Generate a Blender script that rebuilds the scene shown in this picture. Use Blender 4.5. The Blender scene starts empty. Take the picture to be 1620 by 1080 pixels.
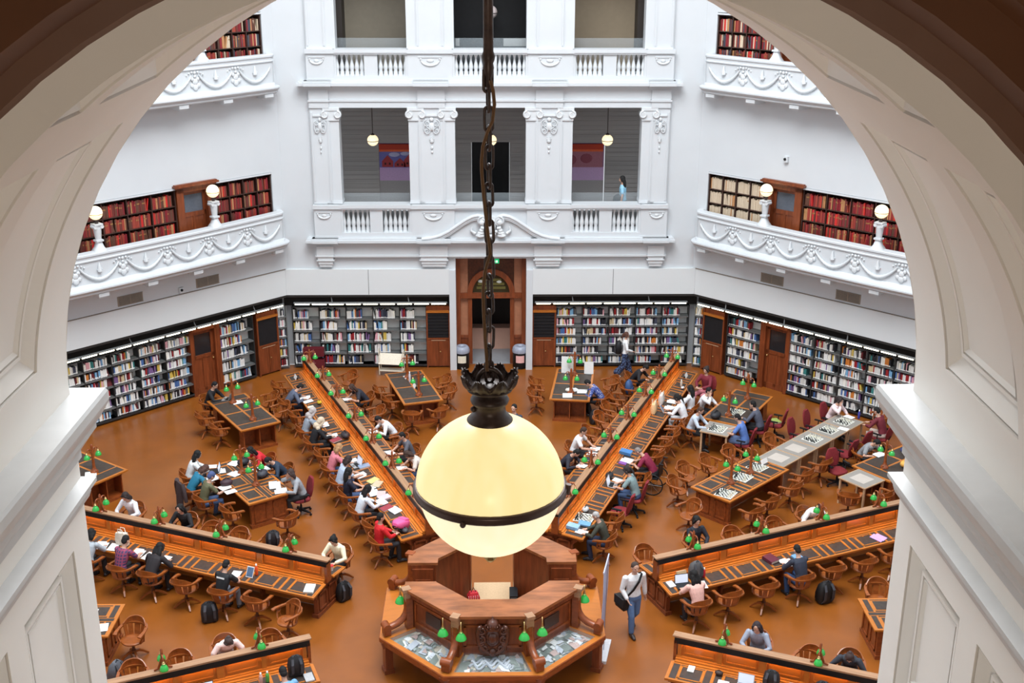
import bpy, bmesh, math, random
from math import sin, cos, pi, radians as R
from mathutils import Matrix, Vector
random.seed(7)
SC = bpy.context.scene
COL = SC.collection

# ---------------------------------------------------------------- materials
MATS = {}
def mat(name, col, rough=.5, metal=0.0, var=0.0, scale=6.0, stretch=(1, 1, 1), emit=0.0, ecol=None, coat=0.0, spec=.5, bump=0.0, alpha=None, trans=0.0, detail=4):
    if name in MATS: return MATS[name]
    m = bpy.data.materials.new(name); m.use_nodes = True
    nt = m.node_tree; N = nt.nodes; L = nt.links
    b = N['Principled BSDF']
    b.inputs['Base Color'].default_value = (*col, 1)
    b.inputs['Roughness'].default_value = rough
    b.inputs['Metallic'].default_value = metal
    b.inputs['Specular IOR Level'].default_value = spec
    if coat: b.inputs['Coat Weight'].default_value = coat; b.inputs['Coat Roughness'].default_value = .15
    if trans: b.inputs['Transmission Weight'].default_value = trans
    if alpha is not None: b.inputs['Alpha'].default_value = alpha
    if emit:
        b.inputs['Emission Color'].default_value = (*(ecol or col), 1)
        b.inputs['Emission Strength'].default_value = emit
    if var or bump:
        tc = N.new('ShaderNodeTexCoord'); mp = N.new('ShaderNodeMapping'); nz = N.new('ShaderNodeTexNoise')
        mp.inputs['Scale'].default_value = [scale * s for s in stretch]
        nz.inputs['Scale'].default_value = 1.0; nz.inputs['Detail'].default_value = detail
        L.new(tc.outputs['Object'], mp.inputs['Vector']); L.new(mp.outputs['Vector'], nz.inputs['Vector'])
        if var:
            cr = N.new('ShaderNodeValToRGB')
            cr.color_ramp.elements[0].position = .3; cr.color_ramp.elements[1].position = .7
            cr.color_ramp.elements[0].color = (*[max(0, c * (1 - var)) for c in col], 1)
            cr.color_ramp.elements[1].color = (*[min(1, c * (1 + var)) for c in col], 1)
            L.new(nz.outputs['Fac'], cr.inputs['Fac']); L.new(cr.outputs['Color'], b.inputs['Base Color'])
        if bump:
            bp = N.new('ShaderNodeBump'); bp.inputs['Strength'].default_value = bump; bp.inputs['Distance'].default_value = .01
            L.new(nz.outputs['Fac'], bp.inputs['Height']); L.new(bp.outputs['Normal'], b.inputs['Normal'])
    MATS[name] = m
    return m
def srgb(r, g, b):
    f = lambda c: (c / 255 / 12.92) if c / 255 <= .04045 else ((c / 255 + .055) / 1.055) ** 2.4
    return (f(r), f(g), f(b))

WHITE = mat('white_paint', (.585, .615, .64), .55, var=.015, scale=1.2)
WHITE2 = mat('white_plaster_relief', (.62, .65, .67), .5, var=.02, scale=5)
PANEL = mat('white_lining_panel', (.66, .69, .70), .5, var=.01, scale=1)
CREAM = mat('cream_arch_paint', (.90, .87, .82), .5, var=.02, scale=2.5)
SILL = mat('white_impost_paint', (.60, .605, .60), .45, var=.04, scale=9)
BROWN = mat('shaded_arch_brown', srgb(106, 68, 44), .5, var=.06, scale=4)  # brown carries the dim shade on the arch's gallery side
BLACK = mat('black_paint', (.010, .010, .011), .5, var=.1, spec=.25)
BLACKV = mat('black_soffit_gap', (.02, .017, .015), .8, var=.1)  # black of the soffit and strip above the shelves
FLOORM = mat('brown_cork_floor', (.255, .076, .010), .28, var=.14, scale=1.1, spec=.75, detail=8)
OAK = mat('golden_oak', (.47, .150, .022), .3, var=.10, scale=4, stretch=(.25, 2.2, 2.2), coat=.1)
CEDAR = mat('red_cedar_wood', (.24, .056, .012), .36, var=.28, scale=7, stretch=(.4, 2, 2), coat=.12)
CEDARV = mat('red_cedar_door', (.185, .043, .012), .4, var=.28, scale=7, stretch=(2, 2, .3), coat=.08)
CAPW = mat('weathered_oak_cap', (.36, .20, .11), .42, var=.2, scale=8, stretch=(.2, 2.5, 2.5))
CHAIRW = mat('chair_oak', (.27, .074, .015), .28, var=.25, scale=10, stretch=(.6, 1.5, 1.5), coat=.15)
DARKW = mat('dark_mahogany', (.075, .022, .011), .33, var=.35, scale=14, coat=.25)
LEATHER = mat('charcoal_leather', (.055, .042, .036), .42, var=.2, scale=12, spec=.35)
BRASS = mat('aged_brass', (.55, .38, .16), .3, metal=1.0)
IRON = mat('dark_bronze', (.052, .033, .028), .42, metal=.25, var=.4, scale=30)
STEEL = mat('steel', (.55, .56, .58), .3, metal=1.0)
GREYP = mat('grey_shelf_steel', (.13, .135, .135), .5, var=.05)
SHELFBACK = mat('shelf_back_panel', (.78, .79, .77), .6, var=.04)
LIGHTW = mat('light_ash_wood', (.52, .34, .20), .4, var=.15, scale=8, stretch=(.3, 2, 2))
GREYTOP = mat('grey_laminate', (.29, .27, .245), .4, var=.04)
CREAMSQ = mat('pale_laminate_square', (.52, .47, .42), .4, var=.03)
REDF = mat('burgundy_upholstery', (.20, .012, .018), .8, var=.2, scale=30)
GREENG = mat('green_glass_shade', (.02, .33, .05), .2, emit=.10, ecol=(.05, .85, .10), coat=.6)
BULB = mat('lamp_bulb', (1, .95, .8), .4, emit=6, ecol=(1, .9, .65))
GLOBE = mat('small_lit_globe', (.95, .85, .65), .35, emit=1.05, ecol=(1.0, .80, .47))
TUBE = mat('lit_tube', (1, .95, .7), .4, emit=7, ecol=(1, .92, .66))
STRIP = mat('warm_strip_lamp', (1, .7, .3), .4, emit=26, ecol=(1, .50, .14))
PAPER = mat('white_paper', (.86, .86, .85), .6, var=.03, scale=14)
PAGES = mat('book_pages', (.72, .68, .60), .7, var=.08, scale=40)
SKIN = mat('skin', (.56, .33, .24), .5, var=.05, scale=9)
EYE = mat('dark_eye', (.02, .015, .012), .2)
RUBBER = mat('black_plastic', (.014, .014, .016), .5, var=.1, spec=.25)
ALU = mat('silver_laptop_shell', (.55, .56, .58), .35, metal=.6)
SCREEN = mat('lit_screen', (.55, .60, .70), .3, emit=.55, ecol=(.62, .70, .85))
VENT = mat('grey_vent_grille', (.20, .17, .14), .6, var=.1)
PEACH = mat('peach_laminate', (.62, .36, .27), .5, var=.03)
GREYFL = mat('grey_lino', (.25, .26, .28), .35, var=.06)
SALMON = mat('salmon_timber_panel', (.38, .16, .085), .5, var=.12)
COLM = {}
def cm(rgb, rough=.6, name=None):
    key = (tuple(rgb), rough)
    if key not in COLM:
        COLM[key] = mat(name or 'dyed_%d_%d_%d' % tuple(rgb), srgb(*rgb), rough, var=.08, scale=25)
    return COLM[key]

# ---------------------------------------------------------------- mesh builder
KIDS = {}
class MB:
    def __init__(s): s.v = []; s.f = []; s.m = []; s.s = []; s.M = None; s.cm = 0
    def add(s, vs, fs, m=None, smooth=False):
        o = len(s.v); m = s.cm if m is None else m
        if s.M is not None: vs = [s.M @ Vector(p) for p in vs]
        flip = s.M is not None and s.M.to_3x3().determinant() < 0
        s.v += [tuple(p) for p in vs]
        for f in fs:
            f = [i + o for i in f]
            s.f.append(f[::-1] if flip else f); s.m.append(m); s.s.append(smooth)
    def box(s, x0, x1, y0, y1, z0, z1, m=None):
        s.add([(x0, y0, z0), (x1, y0, z0), (x1, y1, z0), (x0, y1, z0), (x0, y0, z1), (x1, y0, z1), (x1, y1, z1), (x0, y1, z1)],
              [(0, 3, 2, 1), (4, 5, 6, 7), (0, 1, 5, 4), (1, 2, 6, 5), (2, 3, 7, 6), (3, 0, 4, 7)], m)
    def loft(s, rings, m=None, smooth=True, cap=True, closed=False):
        n = len(rings[0]); vs = [p for r in rings for p in r]; fs = []
        k = len(rings)
        for i in range(k if closed else k - 1):
            a = i * n; b = ((i + 1) % k) * n
            for j in range(n): fs.append((a + j, a + (j + 1) % n, b + (j + 1) % n, b + j))
        s.add(vs, fs, m, smooth)
        if cap and not closed:
            s.add(rings[0], [tuple(range(n))[::-1]], m, False); s.add(rings[-1], [tuple(range(n))], m, False)
    def tube(s, pts, rad, n=8, m=None, closed=False, smooth=True, cap=True):
        pts = [Vector(p) for p in pts]
        if not isinstance(rad, (list, tuple)): rad = [rad] * len(pts)
        rings = []; up = None
        for i, p in enumerate(pts):
            a = pts[i - 1] if (i > 0 or closed) else p; b = pts[(i + 1) % len(pts)] if (i < len(pts) - 1 or closed) else p
            t = (b - a).normalized()
            if up is None: up = Vector((0, 0, 1)) if abs(t.z) < .9 else Vector((1, 0, 0))
            u = (up - t * up.dot(t)).normalized(); w = t.cross(u); up = u
            rr = rad[i]; ra, rb = rr if isinstance(rr, (list, tuple)) else (rr, rr)
            rings.append([p + u * (cos(2 * pi * j / n) * ra) + w * (sin(2 * pi * j / n) * rb) for j in range(n)])
        s.loft(rings, m, smooth, cap, closed)
    def strap(s, pts, w, h, m=None, up=(0, 0, 1)):
        pts = [Vector(p) for p in pts]; up = Vector(up); rings = []
        for i, p in enumerate(pts):
            t = (pts[min(i + 1, len(pts) - 1)] - pts[max(i - 1, 0)]).normalized()
            d = t.cross(up).normalized(); u = d.cross(t)
            ww = w[i] if isinstance(w, (list, tuple)) else w; hh = h[i] if isinstance(h, (list, tuple)) else h
            rings.append([p + d * ww / 2 + u * hh / 2, p - d * ww / 2 + u * hh / 2, p - d * ww / 2 - u * hh / 2, p + d * ww / 2 - u * hh / 2])
        s.loft(rings, m, False)
    def lathe(s, prof, n=16, c=(0, 0, 0), m=None, smooth=True, sq=None):
        rings = [[(c[0] + r * cos(2 * pi * (j + .5) / n), c[1] + r * sin(2 * pi * (j + .5) / n), c[2] + z) for j in range(n)] for r, z in prof]
        s.loft(rings, m, smooth)
    def sph(s, c, r, nu=12, nv=8, m=None, M=None, a0=0, a1=pi):
        if not isinstance(r, (list, tuple)): r = (r, r, r)
        rings = []
        for i in range(nv + 1):
            a = a0 + (a1 - a0) * i / nv
            a = min(max(a, .02), pi - .02)
            ring = [Vector((r[0] * sin(a) * cos(2 * pi * j / nu), r[1] * sin(a) * sin(2 * pi * j / nu), r[2] * cos(a))) for j in range(nu)]
            rings.append([(Vector(c) + (M @ p if M else p)) for p in ring][::-1])
        s.loft(rings, m, True)
    def prism(s, poly, f, d0, d1, m=None):
        n = len(poly); a = [f(p[0], p[1], d0) for p in poly]; b = [f(p[0], p[1], d1) for p in poly]
        s.add(a + b, [tuple(range(n))[::-1], tuple(range(n, 2 * n))] + [(i, (i + 1) % n, n + (i + 1) % n, n + i) for i in range(n)], m)
    def poly(s, pts, z0, z1, m=None): s.prism(pts, lambda x, y, d: (x, y, d), z0, z1, m)
    def mesh(s, name, mats):
        me = bpy.data.meshes.new(name); me.from_pydata(s.v, [], s.f)
        for m in (mats if isinstance(mats, (list, tuple)) else [mats]): me.materials.append(m)
        me.polygons.foreach_set('material_index', s.m); me.polygons.foreach_set('use_smooth', s.s)
        me.update(); return me
    def build(s, name, mats, parent=None):
        o = bpy.data.objects.new(name, s.mesh(name, mats)); COL.objects.link(o)
        if parent is not None: o.parent = parent; KIDS.setdefault(parent.name, []).append(o)
        return o

def empty(name, loc=(0, 0, 0), rz=0.0, label=None, cat=None, group=None):
    o = bpy.data.objects.new(name, None); o.empty_display_size = .1
    o.location = loc; o.rotation_euler = (0, 0, rz); COL.objects.link(o)
    return tag(o, label, cat, group)
def tag(o, label=None, cat=None, group=None, kind=None):
    if label: o['label'] = label
    if cat: o['category'] = cat
    if group: o['group'] = group
    if kind: o['kind'] = kind
    return o
def struct(o): o['kind'] = 'structure'; return o
def dup(o, loc=None, rz=None, label=None, group=None, parent=None):
    c = o.copy(); COL.objects.link(c)
    if parent is not None: c.parent = parent; KIDS.setdefault(parent.name, []).append(c)
    for ch in KIDS.get(o.name, []): dup(ch, parent=c)
    if loc is not None: c.location = loc
    if rz is not None: c.rotation_euler = (0, 0, rz)
    if label: c['label'] = label
    if group: c['group'] = group
    return c
ORD = 'first second third fourth fifth sixth seventh eighth ninth tenth eleventh twelfth thirteenth fourteenth fifteenth sixteenth seventeenth eighteenth nineteenth twentieth'.split()
def ordn(i): return ORD[i] if i < len(ORD) else '%dth' % (i + 1)
AP = 16.77; T8 = math.tan(R(22.5))
def wallM(k):
    """local x along the wall seen from outside-left, y out of the wall into the room, z up; origin at wall centre"""
    return Matrix.Translation((AP * cos(R(k)), AP * sin(R(k)), 0)) @ Matrix.Rotation(R(k + 90), 4, 'Z')
HW = AP * T8   # half width of an octagon side
def sx(k, s): return (s - HW) if k == 135 else (HW - s)   # s measured from the corner by the entrance wall
# ================================================================ SETTING: octagonal hall
def octo(ap): return [(ap / cos(pi / 8) * cos(R(22.5 + 45 * i)), ap / cos(pi / 8) * sin(R(22.5 + 45 * i))) for i in range(8)]
mb = MB(); mb.poly(octo(17.35), -.12, 0); struct(mb.build('floor', FLOORM))
# entrance floor beyond the doorway
mb = MB(); mb.box(-1.5, 1.5, 17.55, 21, -.12, .004); struct(mb.build('floor_lobby', GREYFL))

# --- side walls and unseen walls (plain), left/right with recess for the ground-floor shelving
def side_wall(name, k, full=True):
    mb = MB(); mb.M = wallM(k)
    w = HW + .1
    mb.box(-w, w, -.7, -.60, 0, 16.5)                         # back of recess
    for z0, z1 in ((3.65, 4.95), (7.0, 9.98), (12.05, 16.5)): mb.box(-w, w, -.6, 0, z0, z1)
    if full:
        for zb, zt in ((4.95, 7.0), (9.98, 12.05)):
            mb.box(-w, -HW + .30, -.6, 0, zb, zt); mb.box(HW - .30, w, -.6, 0, zb, zt)
    struct(mb.build(name, WHITE))
side_wall('wall_left', 135); side_wall('wall_right', 45)
for nm, k in (('wall_far_left', 180), ('wall_far_right', 0), ('wall_front_left', 225), ('wall_front_right', 315)):
    mb = MB(); mb.M = wallM(k); mb.box(-HW - .1, HW + .1, -.6, 0, 0, 16.5); struct(mb.build(nm, WHITE))

# --- the unseen dome above, open at its skylight, added to dim the upper walls
mb = MB(); lo_, hi_ = octo(17.5), octo(9.3)
for i in range(8):
    a, b = lo_[i], lo_[(i + 1) % 8]; c, d = hi_[i], hi_[(i + 1) % 8]
    mb.add([(*a, 16.45), (*b, 16.45), (*d, 27.0), (*c, 27.0), (a[0] * 1.02, a[1] * 1.02, 16.6), (b[0] * 1.02, b[1] * 1.02, 16.6), (d[0], d[1], 27.3), (c[0], c[1], 27.3)], [(0, 1, 2, 3), (7, 6, 5, 4), (0, 4, 5, 1), (2, 6, 7, 3)])
struct(mb.build('ceiling_dome', WHITE))

# --- lining panels above the shelves, black gap, on the three visible walls
for nm, k in (('trim_1', 135), ('trim_2', 45)):
    mb = MB(); mb.M = wallM(k); mb.box(-HW + .01, HW - .01, -.25, .02, 2.74, 3.64); mb.box(-HW, HW, -.25, .035, 3.635, 3.66, 1)
    struct(mb.build(nm, [PANEL, VENT]))
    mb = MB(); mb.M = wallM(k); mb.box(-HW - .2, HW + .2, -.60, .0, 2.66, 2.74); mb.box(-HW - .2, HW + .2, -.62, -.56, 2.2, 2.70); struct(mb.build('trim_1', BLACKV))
for sgn in (-1, 1):
    a, b = sorted((sgn * 1.42, sgn * (HW - .01)))
    mb = MB(); mb.box(a, b, AP - .02, AP + .2, 2.74, 3.64); mb.box(sgn * 4.15 - .008, sgn * 4.15 + .008, AP - .024, AP, 2.75, 3.63, 1); struct(mb.build('trim_3', [PANEL, GREYP]))
    a, b = sorted((sgn * 1.42, sgn * (HW + .2)))
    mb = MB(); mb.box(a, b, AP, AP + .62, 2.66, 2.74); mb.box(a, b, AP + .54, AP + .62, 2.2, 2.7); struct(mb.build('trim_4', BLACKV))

# --- entrance wall: solid parts around openings
OPN = [(-4.95, -2.65), (-1.18, 1.18), (2.67, 4.97)]
mb = MB()
Y0, Y1 = AP + .08, AP + .55
def wallbox(x0, x1, z0, z1, y0=Y0, y1=Y1): mb.box(x0, x1, y0, y1, z0, z1)
for s in (-1, 1):
    a, b = sorted((s * 1.2, s * 7.3))
    wallbox(a, b, 3.6, 4.9)
    a, b = sorted((s * 5.0, s * 7.3)); wallbox(a, b, 4.9, 16.5)
    a, b = sorted((s * 1.2, s * 1.42)); wallbox(a, b, 0, 3.6, AP - .04, AP + .75)      # pilaster beside the door
wallbox(-1.2, 1.2, 3.98, 4.9)
wallbox(-5.0, 5.0, 9.05, 9.95)
for x0, x1 in ((-2.65, -1.18), (1.18, 2.67)): wallbox(x0, x1, 4.9, 9.1); wallbox(x0, x1, 9.9, 16.5)
wallbox(-5, 5, 14.2, 16.5)
mb.box(-7.3, 7.3, 17.32, 17.4, 0, 2.7) if False else None
struct(mb.build('wall_back', WHITE))
mb = MB()
for s in (-1, 1):
    a, b = sorted((s * 1.42, s * 7.5)); mb.box(a, b, AP + .62, AP + .7, 0, 3.6)
struct(mb.build('wall_back_recess', WHITE))

# --- projecting bay details
mb = MB()
BX = 5.88
def bay(z0, z1, d, x0=-BX, x1=BX): mb.box(x0, x1, AP - d, AP + .1, z0, z1)
# cornice above the door level
for z0, z1, d in ((4.46, 4.55, .10), (4.55, 4.62, .20), (4.62, 4.70, .30), (4.70, 4.76, .24)): bay(z0, z1, d, -BX - d * .9, BX + d * .9)
bay(4.14, 4.46, .05, -5.9, 5.9); bay(4.08, 4.14, .08, -5.9, 5.9)
# upper cornice and entablature
for z0, z1, d in ((9.62, 9.70, .10), (9.70, 9.77, .20), (9.77, 9.86, .32), (9.86, 9.92, .24)): bay(z0, z1, d, -BX - d * .9, BX + d * .9)
bay(9.30, 9.62, .04, -5.86, 5.86); bay(9.25, 9.31, .09, -5.86, 5.86); bay(9.05, 9.25, .05, -5.86, 5.86)
for x0, x1 in ((-5.83, -5.2), (-2.35, -1.46), (1.46, 2.35), (5.2, 5.83)):
    mb.box(x0, x1, AP - .11, AP, 9.05, 9.62); mb.box(x0 - .03, x1 + .03, AP - .15, AP, 9.25, 9.31)
    for z0, z1, d in ((9.70, 9.77, .26), (9.77, 9.86, .38), (9.86, 9.92, .30)): mb.box(x0 - .12, x1 + .12, AP - d, AP, z0, z1)
    for z0, z1, d in ((4.55, 4.62, .26), (4.62, 4.70, .36), (4.70, 4.76, .29)): mb.box(x0 - .12, x1 + .12, AP - d, AP, z0, z1)
struct(mb.build('trim_5', WHITE))
# stepped brackets under the lower cornice
for i, (x0, x1) in enumerate(((-5.83, -5.27), (-2.38, -1.45), (1.45, 2.38), (5.27, 5.83))):
    mb = MB()
    for z0, z1, d in ((4.12, 4.47, .13), (3.97, 4.12, .11), (3.84, 3.97, .09), (3.74, 3.84, .06)):
        mb.box(x0 + (.13 - d), x1 - (.13 - d), AP - d, AP + .09, z0, z1)
        if d > .1: mb.box(x0 - .02, x1 + .02, AP - d - .02, AP + .09, z0 - .015, z0 + .02)
    o = mb.build('cornice_bracket', WHITE2)
    tag(o, 'white stepped plaster bracket under the lower cornice, ' + ('at its left end', 'left of the doorway', 'right of the doorway', 'at its right end')[i], 'bracket', 'cornice brackets of the entrance wall')

# --- piers with relief, columns with scrolled capitals
def scroll(mb, c, r, n=22, turns=1.6, w=.05, d=.05, flip=1, plane='xz'):
    pts = []
    for i in range(n):
        a = i / (n - 1); rr = r * (1 - .8 * a); an = a * turns * 2 * pi
        pts.append((c[0] + flip * rr * sin(an), c[1], c[2] + rr * cos(an)))
    mb.tube(pts, [(w * (1 - .5 * i / n)) for i in range(n)], 6)
def relief(name, x, zt, w, parent_label, small):
    """carved drop: cartouche, husk and pendant bells"""
    mb = MB(); y = AP - .13
    mb.box(x - w * .62, x + w * .62, y + .02, y + .07, zt, zt + .05)
    for s in (-1, 1):
        scroll(mb, (x + s * w * .30, y + .02, zt - .22), .12 * (w / .5), flip=s, w=.017)
        scroll(mb, (x + s * w * .30, y + .02, zt - .47), .11 * (w / .5), flip=-s, w=.016)
        mb.tube([(x + s * w * .45, y + .03, zt - .25), (x + s * w * .52, y + .02, zt - .38), (x + s * w * .42, y + .03, zt - .52)], .02, 6)
    mb.sph((x, y + .04, zt - .33), (w * .22, .04, .14), 10, 6); mb.sph((x, y + .04, zt - .10), (w * .15, .04, .07), 10, 6)
    for j in range(5):
        a = pi * (.15 + .175 * j)
        mb.tube([(x, y + .04, zt - .78), (x + cos(a) * w * .17, y + .02, zt - .78 + sin(a) * .14)], [.03, .012], 6)
    mb.sph((x, y + .04, zt - .80), (w * .14, .035, .07), 8, 6)
    for j, (z, r) in enumerate(((zt - 1.02, .045), (zt - 1.16, .035))): mb.sph((x, y + .05, z), (r * w / .5, .03, r * 1.3), 8, 5)
    mb.tube([(x, y + .06, zt - .85), (x, y + .06, zt - 1.25)], [.012, .004], 5)
    o = mb.build(name, WHITE2); tag(o, parent_label, 'relief', 'carved plaster drops on the entrance wall piers'); return o
piers = [(-5.83, -5.20), (-2.35, -1.46), (1.46, 2.35), (5.20, 5.83)]
PL = ('far left pier', 'pier left of the middle opening', 'pier right of the middle opening', 'far right pier')
for i, (x0, x1) in enumerate(piers):
    mb = MB(); mb.box(x0, x1, AP - .06, AP + .09, 5.9, 9.05); mb.box(x0, x1, AP - .06, AP + .09, 10.9, 14.2)
    for zb, zt in ((6.0, 8.9), (11.0, 13.9)):      # raised border of the pier face
        for a, b, c, d in ((x0 + .03, x0 + .08, zb, zt), (x1 - .08, x1 - .03, zb, zt)): mb.box(a, b, AP - .085, AP - .05, c, d)
    struct(mb.build('trim_6', WHITE))
    relief('plaster_drop', (x0 + x1) / 2, 8.78, .5 if i in (1, 2) else .34, 'white carved plaster drop with scrolls and husks on the ' + PL[i], i in (0, 3))
cols = [(-5.14, 1), (-2.42, -1), (-1.39, 1), (1.39, -1), (2.44, 1), (5.16, -1)]
for i, (x, s) in enumerate(cols):
    nm = ('left', 'left', 'middle', 'middle', 'right', 'right')[i]; sd = ('left', 'right')[i % 2]
    e = empty('ionic_pilaster', (x, AP, 5.9), 0, 'white square pilaster with scrolled capital on the %s of the %s lower opening' % (sd, nm), 'pilaster', 'scroll-capital pilasters of the lower gallery')
    mb = MB(); mb.box(-.235, .235, -.03, .5, 0, 2.80); mb.box(-.25, .25, -.06, .5, 0, .06); mb.box(-.245, .245, -.05, .5, .06, .10)
    mb.build('shaft', WHITE, e)
    mb = MB(); mb.box(-.27, .27, -.10, .5, 3.06, 3.15); mb.box(-.25, .25, -.08, .5, 2.74, 2.80)
    for sd_ in (-1, 1):
        scroll(mb, (sd_ * .20, -.10, 2.93), .12, flip=sd_, w=.042); mb.tube([(sd_ * .20, -.12, 2.94), (sd_ * .20, .35, 2.94)], .105, 14)
    mb.box(-.2, .2, -.07, .5, 2.80, 3.08); mb.build('capital', WHITE2, e)
    mb = MB(); mb.box(x - .235, x + .235, AP - .03, AP + .5, 10.9, 14.2); mb.box(x - .27, x + .27, AP - .08, AP + .5, 13.05, 13.12); struct(mb.build('trim_7', WHITE))

# --- balustrades
def bal_profile(h): return [(.077, 0), (.077, .06 * h), (.066, .10 * h), (.072, .16 * h), (.052, .25 * h), (.070, .33 * h), (.074, .40 * h), (.060, .52 * h), (.040, .66 * h), (.032, .78 * h), (.044, .88 * h), (.066, .95 * h), (.077, .97 * h), (.077, h)]
balm = None
def balustrade(nm, cx, x0, x1, zb, zt, label, mid_solid=False):
    global balm
    e = empty('balustrade', (cx, AP, zb), 0, label, 'balustrade', 'white balustrades of the entrance wall')
    h = zt - zb
    mb = MB(); mb.box(x0 - cx, x1 - cx, -.12, .30, 0, .30 * h * .55); mb.box(x0 - cx, x1 - cx, -.14, .32, .0, .04); mb.build('plinth', WHITE, e)
    mb = MB(); mb.box(x0 - cx - .02, x1 - cx + .02, -.16, .34, h - .16, h - .05); mb.box(x0 - cx - .02, x1 - cx + .02, -.19, .37, h - .11, h); mb.build('handrail', WHITE, e)
    for a, b, ya, yb in (((x0 - cx, x1 - cx, -.06, .24),) if mid_solid else ((-.21, .21, -.10, .28), (x0 - cx, x0 - cx + .07, -.10, .28), (x1 - cx - .07, x1 - cx, -.10, .28))): mb = MB(); mb.box(a, b, ya, yb, .1, h - .1); mb.build('pedestal', WHITE, e)
    if mid_solid: return
    zz = .16 * h; hh = h - .16 - zz
    if balm is None:
        mb = MB(); mb.lathe(bal_profile(hh), 12); balm = mb.mesh('baluster', WHITE2)
    for s in (-1, 1):
        for j in range(6):
            o = bpy.data.objects.new('baluster', balm); COL.objects.link(o); o.parent = e; KIDS.setdefault(e.name, []).append(o)
            o.location = (s * (.21 + .09 + j * .158), .07, zz); o.scale = (1, 1, hh / (balm.vertices[-1].co.z or 1))
for i, (a, b) in enumerate(OPN):
    cx = (a + b) / 2; pos = ('left', 'middle', 'right')[i]
    balustrade('b', cx, a - .02, b + .02, 4.74, 5.88, ('white balustrade below the %s lower opening of the entrance wall' % pos) if i != 1 else 'solid white parapet behind the pediment over the doorway', i == 1)
    balustrade('b', cx, a - .02, b + .02, 9.90, 10.90, 'white balustrade below the %s top opening of the entrance wall' % pos)
mb = MB()
for x0, x1 in ((-5.85, -4.97), (-2.63, -1.2), (1.2, 2.65), (4.99, 5.87)):
    for zb, zt in ((4.70, 5.88), (9.86, 10.90)):
        mb.box(x0, x1, AP - .13, AP + .3, zb, zt - .14); mb.box(x0 - .02, x1 + .02, AP - .20, AP + .34, zt - .13, zt)
        mb.box(x0 - .01, x1 + .01, AP - .15, AP + .3, zb, zb + .12)
struct(mb.build('trim_8', WHITE))
for zt in (5.88, 10.90):
    for i, (x0, x1) in enumerate(piers):
        x = (x0 + x1) / 2; w = (x1 - x0) * .42; mb = MB(); y = AP - .14
        mb.box(x - w, x + w, y - .015, y + .02, zt - .26, zt - .23)
        pts = [(x + w * .8 * cos(pi + pi * j / 10), y, zt - .32 + w * .5 * sin(pi + pi * j / 10)) for j in range(11)]
        mb.tube(pts, [.018 + .02 * sin(pi * j / 10) for j in range(11)], 6); mb.sph((x - w * .8, y, zt - .31), .035, 8, 6); mb.sph((x + w * .8, y, zt - .31), .035, 8, 6)
        mb.sph((x, y, zt - .36), (w * .3, .02, .05), 8, 6)
        tag(mb.build('plaster_swag', WHITE2), 'white plaster swag on the %s balustrade pedestal of the %s' % (('lower', 'upper')[zt > 6], PL[i]), 'relief', 'small swags on the balustrade pedestals')

# --- scrolled pediment over the doorway
e = empty('pediment', (0, AP, 4.74), 0, 'white scrolled pediment with cartouche and garland above the doorway', 'pediment')
def ped_curve(s):
    P = [(-2.30, .0), (-2.0, .03), (-1.7, .11), (-1.4, .26), (-1.1, .47), (-.85, .64), (-.62, .76), (-.42, .80), (-.27, .77), (-.17, .68), (-.15, .56), (-.22, .47), (-.33, .46), (-.38, .54), (-.33, .61), (-.27, .59)]
    return [(-s * x if s > 0 else x, z) for x, z in P]
for s in (-1, 1):
    c = ped_curve(s); mb = MB()
    for off, rr, yy in ((.0, .065, -.22), (-.075, .05, -.19), (-.13, .04, -.17)):
        n = len(c); pts = []
        for i, (x, z) in enumerate(c):
            if i > 8 and off: break
            pts.append((x, yy, z + off * (1 if i < 8 else .5)))
        mb.tube(pts, [(rr * (1 - .45 * max(0, i - 8) / 8), .10 if i < 9 else .09) for i in range(len(pts))], 8)
    mb.tube([(s * .29, -.34, .63), (s * .29, -.05, .63)], .165, 20); mb.tube([(s * .29, -.365, .63), (s * .29, -.33, .63)], .06, 12); scroll(mb, (s * .29, -.345, .63), .15, flip=s, w=.028)
    mb.build('scroll', WHITE, e)
mb = MB(); c = ped_curve(-1)[:9]
poly = [(-2.2, -.05)] + [(x, z + .02) for x, z in c] + [(-x, z + .02) for x, z in c[::-1]] + [(2.2, -.05)]
mb.prism(poly, lambda x, z, d: (x, d, z), -.172, .16); mb.build('tympanum', WHITE, e)
mb = MB()
for j in range(2):
    s = (-1, 1)[j]
    mb.sph((s * .30, -.36, .58), (.09, .05, .09), 12, 8)
    for q in range(4): mb.sph((s * (.30 + .02 * q), -.34, .40 - .09 * q), (.05 + .035 * q, .07, .075), 8, 6)
    mb.tube([(s * (.30 + .1 * t), -.33, .42 - .30 * t) for t in (0, .5, 1)], [.04, .06, .10], 8)
    mb.tube([(s * .52, -.28, .2), (s * .66, -.25, .30), (s * .62, -.25, .42)], [.06, .045, .02], 7)
for t in range(9):
    x = -.24 + .06 * t; mb.sph((x, -.34, .13 + 5.2 * x * x * .9), (.055, .07, .055), 8, 6)
mb.build('garland', WHITE2, e)
mb = MB(); mb.sph((0, -.28, .44), (.17, .09, .24), 14, 10); mb.box(-.16, .16, -.26, -.1, .60, .75); mb.sph((-.1, -.3, .62), .05, 8, 6); mb.sph((.1, -.3, .62), .05, 8, 6); mb.build('cartouche', WHITE2, e)

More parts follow.
